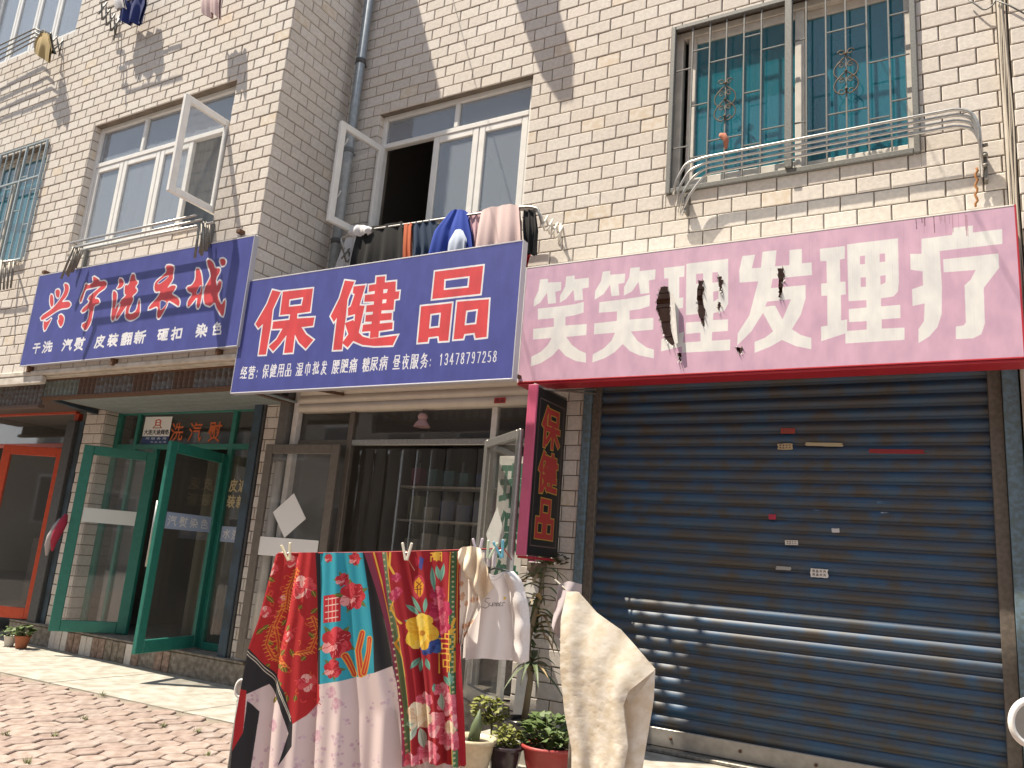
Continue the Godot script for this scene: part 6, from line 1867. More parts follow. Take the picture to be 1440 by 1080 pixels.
func hanging(d: Drape, amp: float, folds: float, ph: float) -> Callable:
	return func(u: float, v: float) -> float:
		var w := sin(u * folds * TAU + ph + 0.8 * sin(v * 2.0)) + 0.55 * sin(u * folds * 2.3 * TAU + ph * 2.0 + v)
		return amp * w * (0.45 + 0.55 * v) + 0.012
func quilt_a(A: Vector3, N: Vector3) -> void:
	var q := thing("quilt_cover", "red and turquoise floral quilt cover hung on the line", "quilt")
	var d := drape_of(A, N)
	var m := cloth("front", d, [391, 779, 380, 819, 367, 872, 353, 911, 345, 957, 336, 1010, 328, 1095], [521, 777, 535, 850, 552, 935, 568, 1000, 566, 1095], [391, 779, 420, 777, 521, 777], [328, 1095, 440, 1095, 566, 1095], hanging(d, 0.022, 3.4, 0.5), null, q, 64, 40)
	var cv := Canvas.new(560, 760, lin(0.62, 0.52, 0.52))
	var P := func(px: Array) -> PackedVector2Array:
		var o := PackedVector2Array()
		for i in range(0, px.size(), 2): o.append(on_drape(d, px[i], px[i + 1], cv))
		return o
	var sc: float = (P.call([500, 800, 510, 800]) as PackedVector2Array)[0].distance_to((P.call([500, 800, 510, 800]) as PackedVector2Array)[1]) / 10.0
	var red := lin(0.40, 0.018, 0.022)
	var crim := [lin(0.42, 0.02, 0.03), lin(0.56, 0.05, 0.07), lin(0.33, 0.01, 0.02), lin(0.68, 0.30, 0.30)]
	var green := lin(0.09, 0.12, 0.03)
	var gold := lin(0.62, 0.36, 0.06)
	var black := lin(0.022, 0.022, 0.026)
	var r := RandomNumberGenerator.new()
	r.seed = 77
	# pale lining with small lilac sprigs
	for i in 70:
		var c := on_drape(d, r.randf_range(350, 565), r.randf_range(945, 1090), cv)
		for k in 4: cv.disc(c + Vector2(r.randf_range(-5, 5), r.randf_range(-5, 5)) * sc, r.randf_range(1.0, 2.6) * sc, lin(0.50, 0.36, 0.42) if k % 2 else lin(0.56, 0.44, 0.50))
	for c in [[468, 973], [476, 988], [440, 1000], [446, 1035], [385, 1020]]: petal_flower(cv, on_drape(d, c[0], c[1], cv), 8 * sc, [lin(0.55, 0.36, 0.42), lin(0.60, 0.44, 0.48), lin(0.48, 0.28, 0.36)], c[0])
	# red panel
	cv.poly(P.call([385, 770, 447, 770, 449, 900, 450, 985, 431, 1006, 414, 1017, 398, 985, 380, 950, 360, 930, 340, 920, 352, 880]), red)
	for i in 120:      # tone-on-tone scrolls woven into the red
		var cx := r.randf_range(352, 449)
		var cy := r.randf_range(780, 1000)
		var pl := PackedVector2Array()
		var a0 := r.randf() * TAU
		for t in 5: pl.append(on_drape(d, cx + cos(a0 + t * 0.8) * (1.0 + t), cy + sin(a0 + t * 0.8) * (1.0 + t), cv))
		if cy - 780 < (cx - 300) * 1.6: cv.line(pl, 1.2 * sc, [lin(0.34, 0.012, 0.015), lin(0.56, 0.10, 0.03), lin(0.60, 0.05, 0.06)][i % 3])
	for i in 34:
		var x := r.randf_range(365, 447)
		var y := r.randf_range(785, 985)
		leaf_shape(cv, on_drape(d, x, y, cv), on_drape(d, x + r.randf_range(-10, 10), y + r.randf_range(4, 12), cv), 3.0 * sc, lin(0.12, 0.11, 0.02), gold)
	for c in [[428, 826, 17], [385, 800, 9], [400, 845, 8], [433, 960, 12], [408, 895, 7], [412, 790, 9], [376, 860, 8]]: petal_flower(cv, on_drape(d, c[0], c[1], cv), c[2] * sc, [lin(0.60, 0.07, 0.08), lin(0.52, 0.03, 0.05), lin(0.72, 0.40, 0.36)], c[0])
	for f in [[[400, 850], [388, 880], [392, 920], [404, 935]], [[384, 880], [376, 905], [384, 925], [400, 930]], [[440, 868], [446, 890], [436, 915], [420, 918]], [[418, 800], [405, 830], [402, 855]]]:      # curling plumes
		var pl := PackedVector2Array()
		for t in 13:
			var s: float = t / 12.0 * (f.size() - 1)
			var i := mini(int(s), f.size() - 2)
			var a: Array = f[i]
			var b: Array = f[i + 1]
			pl.append(on_drape(d, lerpf(a[0], b[0], s - i), lerpf(a[1], b[1], s - i), cv))
		cv.line(pl, 5.0 * sc, lin(0.60, 0.14, 0.03))
		for t in pl.size():
			for k in [-1, 1]: cv.line(PackedVector2Array([pl[t], pl[t] + Vector2(k * 6, 3) * sc]), 1.3 * sc, lin(0.66, 0.26, 0.05))
		cv.line(pl, 1.6 * sc, lin(0.40, 0.03, 0.02))
	# black border with its twin white lines
	cv.poly(P.call([340, 908, 355, 912, 366, 928, 388, 948, 402, 970, 414, 1017, 413, 1048, 394, 1076, 408, 1030, 396, 990, 378, 962, 350, 975, 335, 962]), black)
	for k in 2: cv.line(P.call([352, 914 + k * 5, 366, 931 + k * 5, 386, 952 + k * 5, 399, 975 + k * 5, 411, 1008 + k * 5]), 1.1 * sc, lin(0.62, 0.58, 0.48))
	cv.poly(P.call([338, 965, 350, 970, 344, 1030, 326, 1066]), red)
	cv.poly(P.call([344, 1030, 350, 985, 366, 1000, 352, 1095, 325, 1095, 327, 1064]), black)
	# turquoise panel
	cv.poly(P.call([447, 770, 514, 770, 522, 830, 529, 880, 529, 945, 490, 955, 450, 962]), lin(0.025, 0.30, 0.40))
	cv.poly(P.call([511, 770, 525, 770, 537, 850, 553, 936, 529, 945, 528, 900, 520, 830]), black)
	cv.poly(P.call([445, 770, 450, 770, 452, 880, 451, 962, 447, 962]), black)
	cv.poly(P.call([456, 838, 481, 834, 481, 873, 456, 876]), lin(0.46, 0.02, 0.03))
	for k in 4: cv.line(P.call([459, 843 + k * 9, 478, 840 + k * 9]), 1.4 * sc, lin(0.66, 0.55, 0.48))
	for k in 3: cv.line(P.call([463 + k * 6, 840, 463 + k * 6, 874]), 0.9 * sc, lin(0.66, 0.50, 0.42))
	for c in [[497, 838, 19], [474, 903, 21], [500, 786, 9], [463, 785, 6], [470, 940, 13], [483, 815, 9]]:
		for k in 5:
			var a: float = k * 1.3 + c[0]
			leaf_shape(cv, on_drape(d, c[0], c[1], cv), on_drape(d, c[0] + cos(a) * c[2] * 1.35, c[1] + sin(a) * c[2] * 1.35, cv), c[2] * 0.2 * sc, green, lin(0.20, 0.20, 0.04))
		petal_flower(cv, on_drape(d, c[0], c[1], cv), c[2] * sc, crim, c[0] + 3)
	for f in [[[508, 948], [504, 915], [510, 890]], [[512, 946], [520, 915], [522, 898]], [[498, 948], [490, 930], [486, 922]]]:
		var pl := PackedVector2Array()
		for a in f: pl.append(on_drape(d, a[0], a[1], cv))
		cv.line(pl, 9 * sc, lin(0.62, 0.30, 0.05))
		cv.line(pl, 6 * sc, lin(0.50, 0.04, 0.02))
		cv.line(pl, 1.4 * sc, lin(0.62, 0.25, 0.05))
	m.material_override = print_mat("quilt_a_print", cv.finish(), 0.9, false, true)
	# the half that hangs behind the line
	var db := drape_of(A - N * 0.10, N)
	cloth("back", db, [391, 780, 380, 830, 366, 900, 352, 1000, 345, 1060], [521, 778, 535, 850, 552, 935, 560, 1060], [391, 780, 521, 778], [345, 1060, 450, 1070, 560, 1060], hanging(db, 0.014, 3.0, 2.0), fabric("quilt_back", 0.50, 0.40, 0.40), q, 30, 20)

func quilt_b(A: Vector3, N: Vector3) -> void:
	var q := thing("quilt_cover", "crimson quilt cover with yellow and pink flowers on the line", "quilt")
	var d := drape_of(A + N * 0.03, N)
	var m := cloth("front", d, [513, 777, 530, 830, 546, 890, 558, 960, 564, 1020, 566, 1078], [648, 776, 648, 850, 647, 930, 651, 1000, 654, 1078], [513, 777, 580, 776, 648, 776], [566, 1078, 600, 1072, 630, 1075, 654, 1078], hanging(d, 0.024, 3.2, 2.4), null, q, 64, 40)
	var cv := Canvas.new(520, 920, lin(0.30, 0.010, 0.018))
	var P := func(px: Array) -> PackedVector2Array:
		var o := PackedVector2Array()
		for i in range(0, px.size(), 2): o.append(on_drape(d, px[i], px[i + 1], cv))
		return o
	var two: PackedVector2Array = P.call([580, 800, 590, 800])
	var sc: float = two[0].distance_to(two[1]) / 10.0
	var gold := lin(0.66, 0.40, 0.05)
	var yellow := [lin(0.72, 0.50, 0.05), lin(0.66, 0.38, 0.03), lin(0.76, 0.58, 0.12)]
	var teal := lin(0.16, 0.36, 0.28)
	var dteal := lin(0.05, 0.20, 0.16)
	var mag := [lin(0.42, 0.03, 0.09), lin(0.33, 0.015, 0.06), lin(0.55, 0.12, 0.18)]
	var pinks := [lin(0.62, 0.16, 0.22), lin(0.50, 0.08, 0.13), lin(0.70, 0.36, 0.38)]
	var rr := RandomNumberGenerator.new()
	rr.seed = 12
	for i in 260:      # damask flecks
		var c := Vector2(rr.randf() * cv.w, rr.randf() * cv.h)
		cv.line(PackedVector2Array([c, c + Vector2(rr.randf_range(-5, 5), rr.randf_range(2, 9))]), rr.randf_range(1.0, 2.2), [lin(0.25, 0.008, 0.014), lin(0.34, 0.016, 0.024)][i % 2])
	# left border bands
	cv.line(P.call([516, 770, 533, 830, 549, 890, 561, 960, 567, 1080]), 9 * sc, lin(0.16, 0.02, 0.05))
	cv.line(P.call([524, 770, 540, 830, 555, 900, 566, 980, 570, 1080]), 2 * sc, gold)
	cv.line(P.call([532, 770, 543, 830, 556, 890, 567, 960, 572, 1080]), 6 * sc, lin(0.33, 0.02, 0.06))
	cv.line(P.call([541, 770, 546, 830, 550, 860, 562, 930, 571, 1000, 574, 1080]), 6.5 * sc, lin(0.12, 0.20, 0.11))
	for i in 34:
		var t := i / 33.0
		var y := 778 + t * 296
		var x := lerpf(541, 574, pow(t, 1.1))
		cv.disc(on_drape(d, x, y, cv), 1.6 * sc, lin(0.50, 0.46, 0.30))
	cv.line(P.call([545, 770, 550, 830, 555, 860, 566, 930, 575, 1000, 578, 1080]), 1.2 * sc, gold)
	# right border bands
	cv.line(P.call([640, 770, 637, 850, 638, 940, 642, 1080]), 7 * sc, lin(0.06, 0.15, 0.07))
	for i in 44:
		var y := 776 + i * 7.0
		cv.disc(on_drape(d, 638 + maxf(0, (y - 940) * 0.03), y, cv), 1.5 * sc, lin(0.45, 0.45, 0.25))
	cv.line(P.call([635, 770, 632, 850, 634, 940, 637, 1080]), 1.3 * sc, gold)
	cv.line(P.call([645, 770, 643, 850, 643, 940, 648, 1080]), 1.0 * sc, gold)
	# ribbons
	for f in [[[550, 777], [549, 795], [556, 808]], [[558, 838], [549, 855], [556, 868], [566, 876]], [[556, 905], [566, 925], [570, 950]], [[560, 880], [562, 895], [556, 905]], [[640, 870], [634, 890], [640, 885]]]:
		var pl := PackedVector2Array()
		for a in f: pl.append(on_drape(d, a[0], a[1], cv))
		cv.line(pl, 3.2 * sc, gold)
	for c in [[559, 812, 7], [561, 832, 7]]: petal_flower(cv, on_drape(d, c[0], c[1], cv), c[2] * sc, mag, c[1])
	# lantern with a character
	cv.line(P.call([575, 788, 584, 802]), 1.2 * sc, lin(0.6, 0.3, 0.2))
	cv.poly(P.call([584, 782, 594, 790, 586, 797]), lin(0.5, 0.03, 0.06))
	cv.poly(P.call([592, 782, 598, 786, 595, 802, 590, 798]), lin(0.05, 0.06, 0.25))
	cv.disc(on_drape(d, 590, 825, cv), 9.5 * sc, lin(0.45, 0.04, 0.07), 17 * sc)
	cv.poly(P.call([590, 811, 598, 822, 596, 834, 591, 840, 583, 830, 583, 819]), lin(0.68, 0.30, 0.02))
	for s in [[586, 818, 594, 824], [594, 818, 586, 826], [585, 829, 595, 828], [588, 824, 588, 836], [592, 824, 592, 836]]: cv.line(P.call(s), 1.1 * sc, lin(0.12, 0.02, 0.01))
	# magenta peonies and the central spray
	for c in [[620, 858, 17], [616, 835, 11], [624, 880, 12], [554, 838, 8]]: petal_flower(cv, on_drape(d, c[0], c[1], cv), c[2] * sc, mag, c[1] + 5)
	for l in [[594, 862, 578, 838], [592, 866, 572, 850], [590, 878, 570, 872], [598, 862, 601, 840], [590, 925, 578, 940], [594, 925, 590, 945], [600, 925, 606, 942], [611, 832, 607, 796], [618, 815, 614, 795], [620, 818, 625, 792], [635, 965, 624, 950], [638, 962, 632, 942], [615, 975, 612, 960]]:
		leaf_shape(cv, on_drape(d, l[0], l[1], cv), on_drape(d, l[2], l[3], cv), 3.6 * sc, teal, dteal)
	petal_flower(cv, on_drape(d, 606, 905, cv), 17 * sc, [lin(0.03, 0.07, 0.28), lin(0.05, 0.13, 0.40), lin(0.02, 0.04, 0.18)], 9)
	petal_flower(cv, on_drape(d, 593, 888, cv), 24 * sc, yellow, 10, 1.05)
	cv.disc(on_drape(d, 595, 890, cv), 4 * sc, lin(0.45, 0.20, 0.02))
	# gold key fret, twice
	for o in [[606, 778, 0.75], [617, 898, 1.15]]:
		var k: float = o[2]
		for s in [[0, 0, 16, 0, 16, 6, 4, 6, 4, 12, 18, 12], [8, 0, 8, -6, 20, -6, 20, 10], [0, 18, 16, 18, 16, 26, 6, 26, 6, 34, 16, 34], [0, 18, 0, 42], [11, 12, 11, 40], [20, 16, 20, 40]]:
			var pl := PackedVector2Array()
			for i in range(0, s.size(), 2): pl.append(on_drape(d, o[0] + s[i] * k, o[1] + s[i + 1] * k * (0.35 if k < 1 else 1.0), cv))
			cv.line(pl, 2.0 * sc, gold, false)
	# pink peonies at the foot
	for c in [[632, 990, 16], [612, 1018, 17], [634, 1040, 15], [598, 985, 12], [622, 970, 10], [604, 1058, 16], [552, 1058, 14], [580, 1070, 12], [640, 1014, 10]]: petal_flower(cv, on_drape(d, c[0], c[1], cv), c[2] * sc, pinks, c[0])
	for c in [[590, 1006, 19], [634, 1022, 9]]: petal_flower(cv, on_drape(d, c[0], c[1], cv), c[2] * sc, [lin(0.70, 0.58, 0.40), lin(0.62, 0.46, 0.30), lin(0.74, 0.66, 0.50)], c[0])
	for l in [[588, 1020, 575, 1042], [592, 1022, 596, 1052], [584, 1016, 570, 1020], [620, 975, 622, 1000]]: leaf_shape(cv, on_drape(d, l[0], l[1], cv), on_drape(d, l[2], l[3], cv), 4.5 * sc, lin(0.42, 0.52, 0.42), lin(0.25, 0.36, 0.26))
	m.material_override = print_mat("quilt_b_print", cv.finish(), 0.9, false, true)
	var db := drape_of(A - N * 0.07, N)
	cloth("back", db, [520, 778, 540, 860, 560, 960, 566, 1095], [648, 777, 650, 860, 650, 960, 655, 1095], [520, 778, 648, 777], [566, 1095, 655, 1095], hanging(db, 0.016, 3.0, 1.0), fabric("quilt_lining", 0.60, 0.50, 0.49), q, 30, 20)
	# turned-up red edge at the right
	var de := drape_of(A + N * 0.045, N)
	cloth("turned_edge", de, [641, 905, 642, 980, 645, 1077], [647, 905, 652, 980, 655, 1077], [641, 905, 647, 905], [645, 1077, 655, 1077], func(_u, v): return 0.01 * sin(v * 5.0), fabric("edge_red", 0.42, 0.015, 0.03), q, 4, 12)

func small_wash(A: Vector3, N: Vector3) -> void:
	# floral baby cloth, crumpled beige cloth, long sleeved child's shirt on a hanger
	var g := thing("muslin", "white muslin cloth printed with tan flowers on the line", "cloth")
	var d := drape_of(A + N * 0.02, N)
	var m := cloth("cloth", d, [646, 778, 648, 840, 647, 912], [682, 777, 679, 850, 650, 905], [646, 778, 682, 777], [647, 912, 650, 905], hanging(d, 0.01, 2.0, 1.0), null, g, 20, 24)
	var cv := Canvas.new(160, 400, lin(0.70, 0.63, 0.57))
	var r := RandomNumberGenerator.new()
	r.seed = 4
	for i in 26: petal_flower(cv, Vector2(r.randf_range(5, 155), r.randf_range(5, 395)), r.randf_range(8, 16), [lin(0.48, 0.25, 0.16), lin(0.58, 0.38, 0.28), lin(0.60, 0.46, 0.30)], i)
	m.material_override = print_mat("muslin_print", cv.finish(), 0.9, false, true)
	g = thing("cloth", "crumpled beige cloth bunched over the line beside child's shirt", "cloth")
	d = drape_of(A + N * 0.05, N)
	cloth("cloth", d, [645, 776, 651, 800, 660, 815], [676, 771, 688, 800, 694, 826], [645, 776, 652, 769, 665, 768, 676, 771], [660, 815, 670, 832, 680, 842, 694, 826], func(u, v): return 0.03 * sin(u * 11.0 + v * 4.0) * sin(v * 7.0 + u * 3.0) + 0.03 * sin(v * PI) + 0.02, fabric("beige_cloth", 0.66, 0.55, 0.42), g, 26, 26, 0.02)
	g = thing("cloth", "small lilac cloth clipped by the hanger on the line", "cloth")
	d = drape_of(A - N * 0.01, N)
	cloth("cloth", d, [678, 774, 679, 797], [699, 773, 697, 797], [678, 774, 699, 773], [679, 797, 697, 797], hanging(d, 0.008, 2.5, 0.2), fabric("lilac_cloth", 0.60, 0.55, 0.58), g, 14, 10)
	var s := thing("child_shirt", "white long sleeved child's shirt lettered Summer on a hanger", "shirt")
	d = drape_of(A - N * 0.015, N)
	var body := cloth("body", d, [672, 812, 664, 850, 658, 890, 654, 928], [718, 803, 727, 850, 730, 890, 731, 929], [672, 812, 686, 806, 697, 809, 708, 804, 718, 803], [654, 928, 680, 925, 705, 927, 731, 929], func(u, v): return 0.03 * sin(u * PI) + 0.006 * sin(u * 19.0 + v * 3.0) * v, null, s, 30, 30, 0.035)
	var c2 := Canvas.new(360, 540, lin(0.74, 0.70, 0.69))
	var Q := func(px: Array) -> PackedVector2Array:
		var o := PackedVector2Array()
		for i in range(0, px.size(), 2): o.append(on_drape(d, px[i], px[i + 1], c2))
		return o
	c2.disc(on_drape(d, 710.5, 841, c2), 9, lin(0.72, 0.52, 0.12))
	var ink := lin(0.10, 0.09, 0.09)
	for w in [[677, 845, 678, 852], [690, 841, 685, 841, 683, 845, 688, 848, 689, 852, 684, 855, 679, 853], [690, 847, 690, 851, 693, 852, 694, 847, 694, 852], [695.5, 852, 696, 847, 697.4, 848, 697.4, 852, 697.6, 847.5, 699, 848, 699, 852], [699.8, 852, 700, 847, 701.4, 848, 701.4, 852, 701.6, 847.5, 702.8, 848, 702.8, 852], [704, 850, 706, 848, 705, 846, 703, 849, 704, 852, 707, 851], [708, 852, 708, 847, 711, 847]]: c2.line(Q.call(w), 3.0, ink)
	c2.line(Q.call([684, 810, 690, 815, 697, 816, 704, 812, 708, 806]), 3.5, lin(0.45, 0.43, 0.44))
	c2.line(Q.call([692, 811, 697, 811]), 2.0, lin(0.2, 0.22, 0.4))
	body.material_override = print_mat("shirt_print", c2.finish(), 0.9, false, true)
	var kn := fabric("shirt_knit", 0.73, 0.69, 0.68)
	d = drape_of(A + N * 0.008, N)
	cloth("sleeve", d, [708, 806, 716, 830, 722, 880, 722, 930], [721, 803, 733, 816, 742, 850, 745, 880, 743, 930], [708, 806, 721, 803], [722, 930, 733, 932, 743, 930], func(u, v): return 0.035 * sin(u * PI) + 0.004 * sin(v * 22.0), kn, s, 14, 24, 0.03)
	d = drape_of(A - N * 0.05, N)
	cloth("sleeve", d, [668, 812, 656, 850, 652, 890, 650, 926], [676, 812, 668, 850, 664, 890, 662, 922], [668, 812, 676, 812], [650, 926, 662, 922], func(u, v): return 0.02 * sin(u * PI), kn, s, 8, 16, 0.02)
	d = drape_of(A, N)
	var hk := thing("clothes_hanger", "dark wire hanger holding the child's shirt", "hanger")
	var H := func(x: float, y: float) -> Vector3: return WP(x, y, A - N * 0.012, N)
	tube("hook", bend([H.call(689, 776), H.call(694, 771), H.call(698, 777), H.call(696, 792), H.call(696, 800)], 0.02), 0.003, mats.bar_paint, hk, 6)
	tube("shoulders", bend([H.call(674, 813), H.call(690, 801), H.call(696, 799), H.call(705, 800), H.call(719, 805)], 0.02), 0.005, mats.bar_paint, hk, 6)
	# grey garment slumped behind the cream quilt
	g = thing("jumper", "grey lilac jumper slung over the pole behind the cream quilt", "clothes")
	d = drape_of(C_back(), N)
	cloth("cloth", d, [783, 840, 777, 870, 776, 880], [818, 822, 815, 860, 800, 905], [783, 840, 786, 822, 800, 817, 818, 822], [776, 880, 784, 895, 790, 900, 800, 905], func(u, v): return 0.05 * sin(u * PI) + 0.015 * sin(u * 9.0 + v * 7.0), fabric("grey_lilac", 0.46, 0.40, 0.41), g, 24, 24, 0.05)
func C_back() -> Vector3:
	return WD(800, 850, 3.98)
func cream_quilt() -> void:
	# hangs over a sagging cord that comes towards the viewer
	var q := thing("cream_quilt", "cream padded quilt slumped over a cord before the shutter", "quilt")
	var o := WD(840, 900, 3.75)
	var N := Vector3(0.30, 0, 1.0).normalized()
	var d := drape_of(o, N)
	var pad := mat("cream_pad", lin(0.68, 0.63, 0.55), 0.95, 0, tint_tex("creampad", 0.025, Color(0.80, 0.74, 0.64), Color(1, 1, 1), 91, 1.8), 2.2)
	bumpy(pad, grain_tex("padbump", 0.03, 0, 1, 92, 256, 3), 0.3)
	var f := func(u: float, v: float) -> float:
		return 0.05 * sin(minf(1.0, v * 3.0) * PI * 0.5) + 0.012 * sin(u * 9.0 + v * 1.0) * v + 0.004 * sin(u * 17.0 - v * 2.0) + 0.05 * u * v
	cloth("front", d, [797, 832, 790, 870, 790, 940, 796, 1000, 806, 1050, 806, 1105], [921, 942, 902, 957, 885, 970, 878, 990, 885, 1045, 874, 1105], [797, 832, 812, 832, 838, 862, 872, 886, 892, 908, 921, 942], [806, 1105, 835, 1105, 874, 1105], f, pad, q, 40, 50, 0.04)
	var d2 := drape_of(o - N * 0.12, N)
	cloth("back", d2, [872, 955, 866, 985, 872, 1050, 868, 1105], [921, 944, 919, 985, 908, 1050, 900, 1105], [872, 955, 898, 930, 921, 944], [868, 1105, 900, 1105], func(u, v): return 0.05 * sin(u * PI) + 0.01 * sin(v * 9.0), pad, q, 16, 30, 0.04)
	var d3 := drape_of(o - N * 0.05, N)
	cloth("ridge", d3, [880, 955, 884, 985], [921, 943, 886, 990], [880, 955, 898, 930, 921, 943], [884, 985, 886, 990], func(u, v): return 0.05, pad, q, 8, 8)
	var cord := thing("washing_line", "grey cord sagging under the cream quilt", "washing line")
	tube("cord", [WD(780, 815, 4.0), WD(838, 866, 3.85), WD(885, 910, 3.9)], 0.006, mats.old_steel, cord, 6)
func pegs(A: Vector3, N: Vector3) -> void:
	var list := [[404, 776, 0.35, [0.66, 0.60, 0.42], "cream peg tilted on the red quilt's corner"], [572, 775, 0.05, [0.68, 0.65, 0.56], "pale peg gripping the crimson quilt"], [690, 773, -0.2, [0.50, 0.58, 0.45], "pale green peg beside the hanger"], [703, 772, 0.3, [0.12, 0.36, 0.48], "blue peg at the free end of the line"], [672, 769, 0.1, [0.55, 0.48, 0.55], "lilac peg on the crumpled beige cloth"]]
	for q in list:
		var p := thing("clothes_peg", q[4], "peg", "pegs on the washing line")
		var m := mat("peg_%d" % q[0], lin(q[3][0], q[3][1], q[3][2]), 0.5)
		var c := WP(q[0], q[1], A + N * 0.05, N)
		p.position = c
		var T := Vector3.UP.cross(N)
		p.basis = Basis(N, q[2]) * Basis(T, Vector3.UP, N)
		for sgn in [-1, 1]:
			var j := mi("jaw", cbox(Vector3(0.012, 0.088, 0.013), 0.003), m, p, Vector3(sgn * 0.0075 + 0.0, -0.002, 0))
			j.rotation.z = -sgn * 0.24
			j.position.x += sgn * 0.006
		var st := begin(true)
		tube_st(st, [Vector3(-0.016, -0.008, 0), Vector3(0.016, -0.008, 0)], 0.0045, 8)
		mi("spring", done(st), mats.steel, p)

# ---------------------------------------------------------------- plants
func leafy(root: Node3D, c: Vector3, rad: Vector3, n: int, size: float, m: Material, stem: Material, seed_: int) -> void:
	var r := RandomNumberGenerator.new()
	r.seed = seed_
	var st := begin()
	var ss := begin(true)
	for i in n:
		var a := r.randf() * TAU
		var h := r.randf()
		var rr := sqrt(r.randf()) * (0.45 + 0.55 * sin(h * PI * 0.9 + 0.3))
		var p := c + Vector3(cos(a) * rad.x * rr, rad.y * h, sin(a) * rad.z * rr)
		var out := (Vector3(cos(a), r.randf_range(-0.1, 0.7), sin(a))).normalized()
		var side := out.cross(Vector3.UP).normalized().rotated(out, r.randf_range(-0.6, 0.6))
		var l := size * r.randf_range(0.6, 1.25)
		var up := side.cross(out).normalized()
		var b := p + out * l * 0.5 + up * l * 0.10
		var tip := p + out * l - up * l * 0.12
		var wv := side * l * 0.38
		for tri in [[p, b - wv, b], [p, b, b + wv], [b - wv, tip, b], [b, tip, b + wv]]:
			for v in tri: st.add_vertex(v)
		if i % 4 == 0: tube_st(ss, [Vector3(c.x, c.y, c.z), c.lerp(p, 0.55) + Vector3(0, 0.02, 0), p], [0.004, 0.003, 0.002], 4, false)
	mi("foliage", done(st), m, root)
	mi("stems", done(ss), stem, root)
func blade(st: SurfaceTool, p: Vector3, dir: Vector3, l: float, w: float, droop: float) -> void:
	var side := dir.cross(Vector3.UP).normalized()
	var prev := []
	for k in 9:
		var t := k / 8.0
		var q := p + dir * l * t + Vector3(0, -droop * t * t * l, 0)
		var ww := w * (1.0 - t * t * 0.96)
		var cur := [q - side * ww + Vector3(0, ww * 0.4, 0), q, q + side * ww + Vector3(0, ww * 0.4, 0)]
		if prev:
			quad(st, prev[0], prev[1], cur[1], cur[0])
			quad(st, prev[1], prev[2], cur[2], cur[1])
		prev = cur
func pot(label: String, c: Vector3, r: float, h: float, m: Material, soil: Material, rim := 1.08) -> Node3D:
	var p := thing("flower_pot", label, "plant pot", "", c)
	lathe("pot", [[0.0, 0.002], [r * 0.66, 0.002], [r * 0.72, h * 0.12], [r * 0.88, h * 0.55], [r * 0.97, h * 0.86], [r * rim, h * 0.9], [r * rim, h], [r * rim * 0.93, h], [r * 0.90, h * 0.86]], m, p)
	lathe("soil", [[r * 0.93, h * 0.87], [r * 0.5, h * 0.90], [0.0, h * 0.91]], soil, p, Vector3.ZERO, 18)
	return p
func plant(label: String, at: Vector3) -> Node3D:
	return thing("potted_plant", label, "plant", "", at)
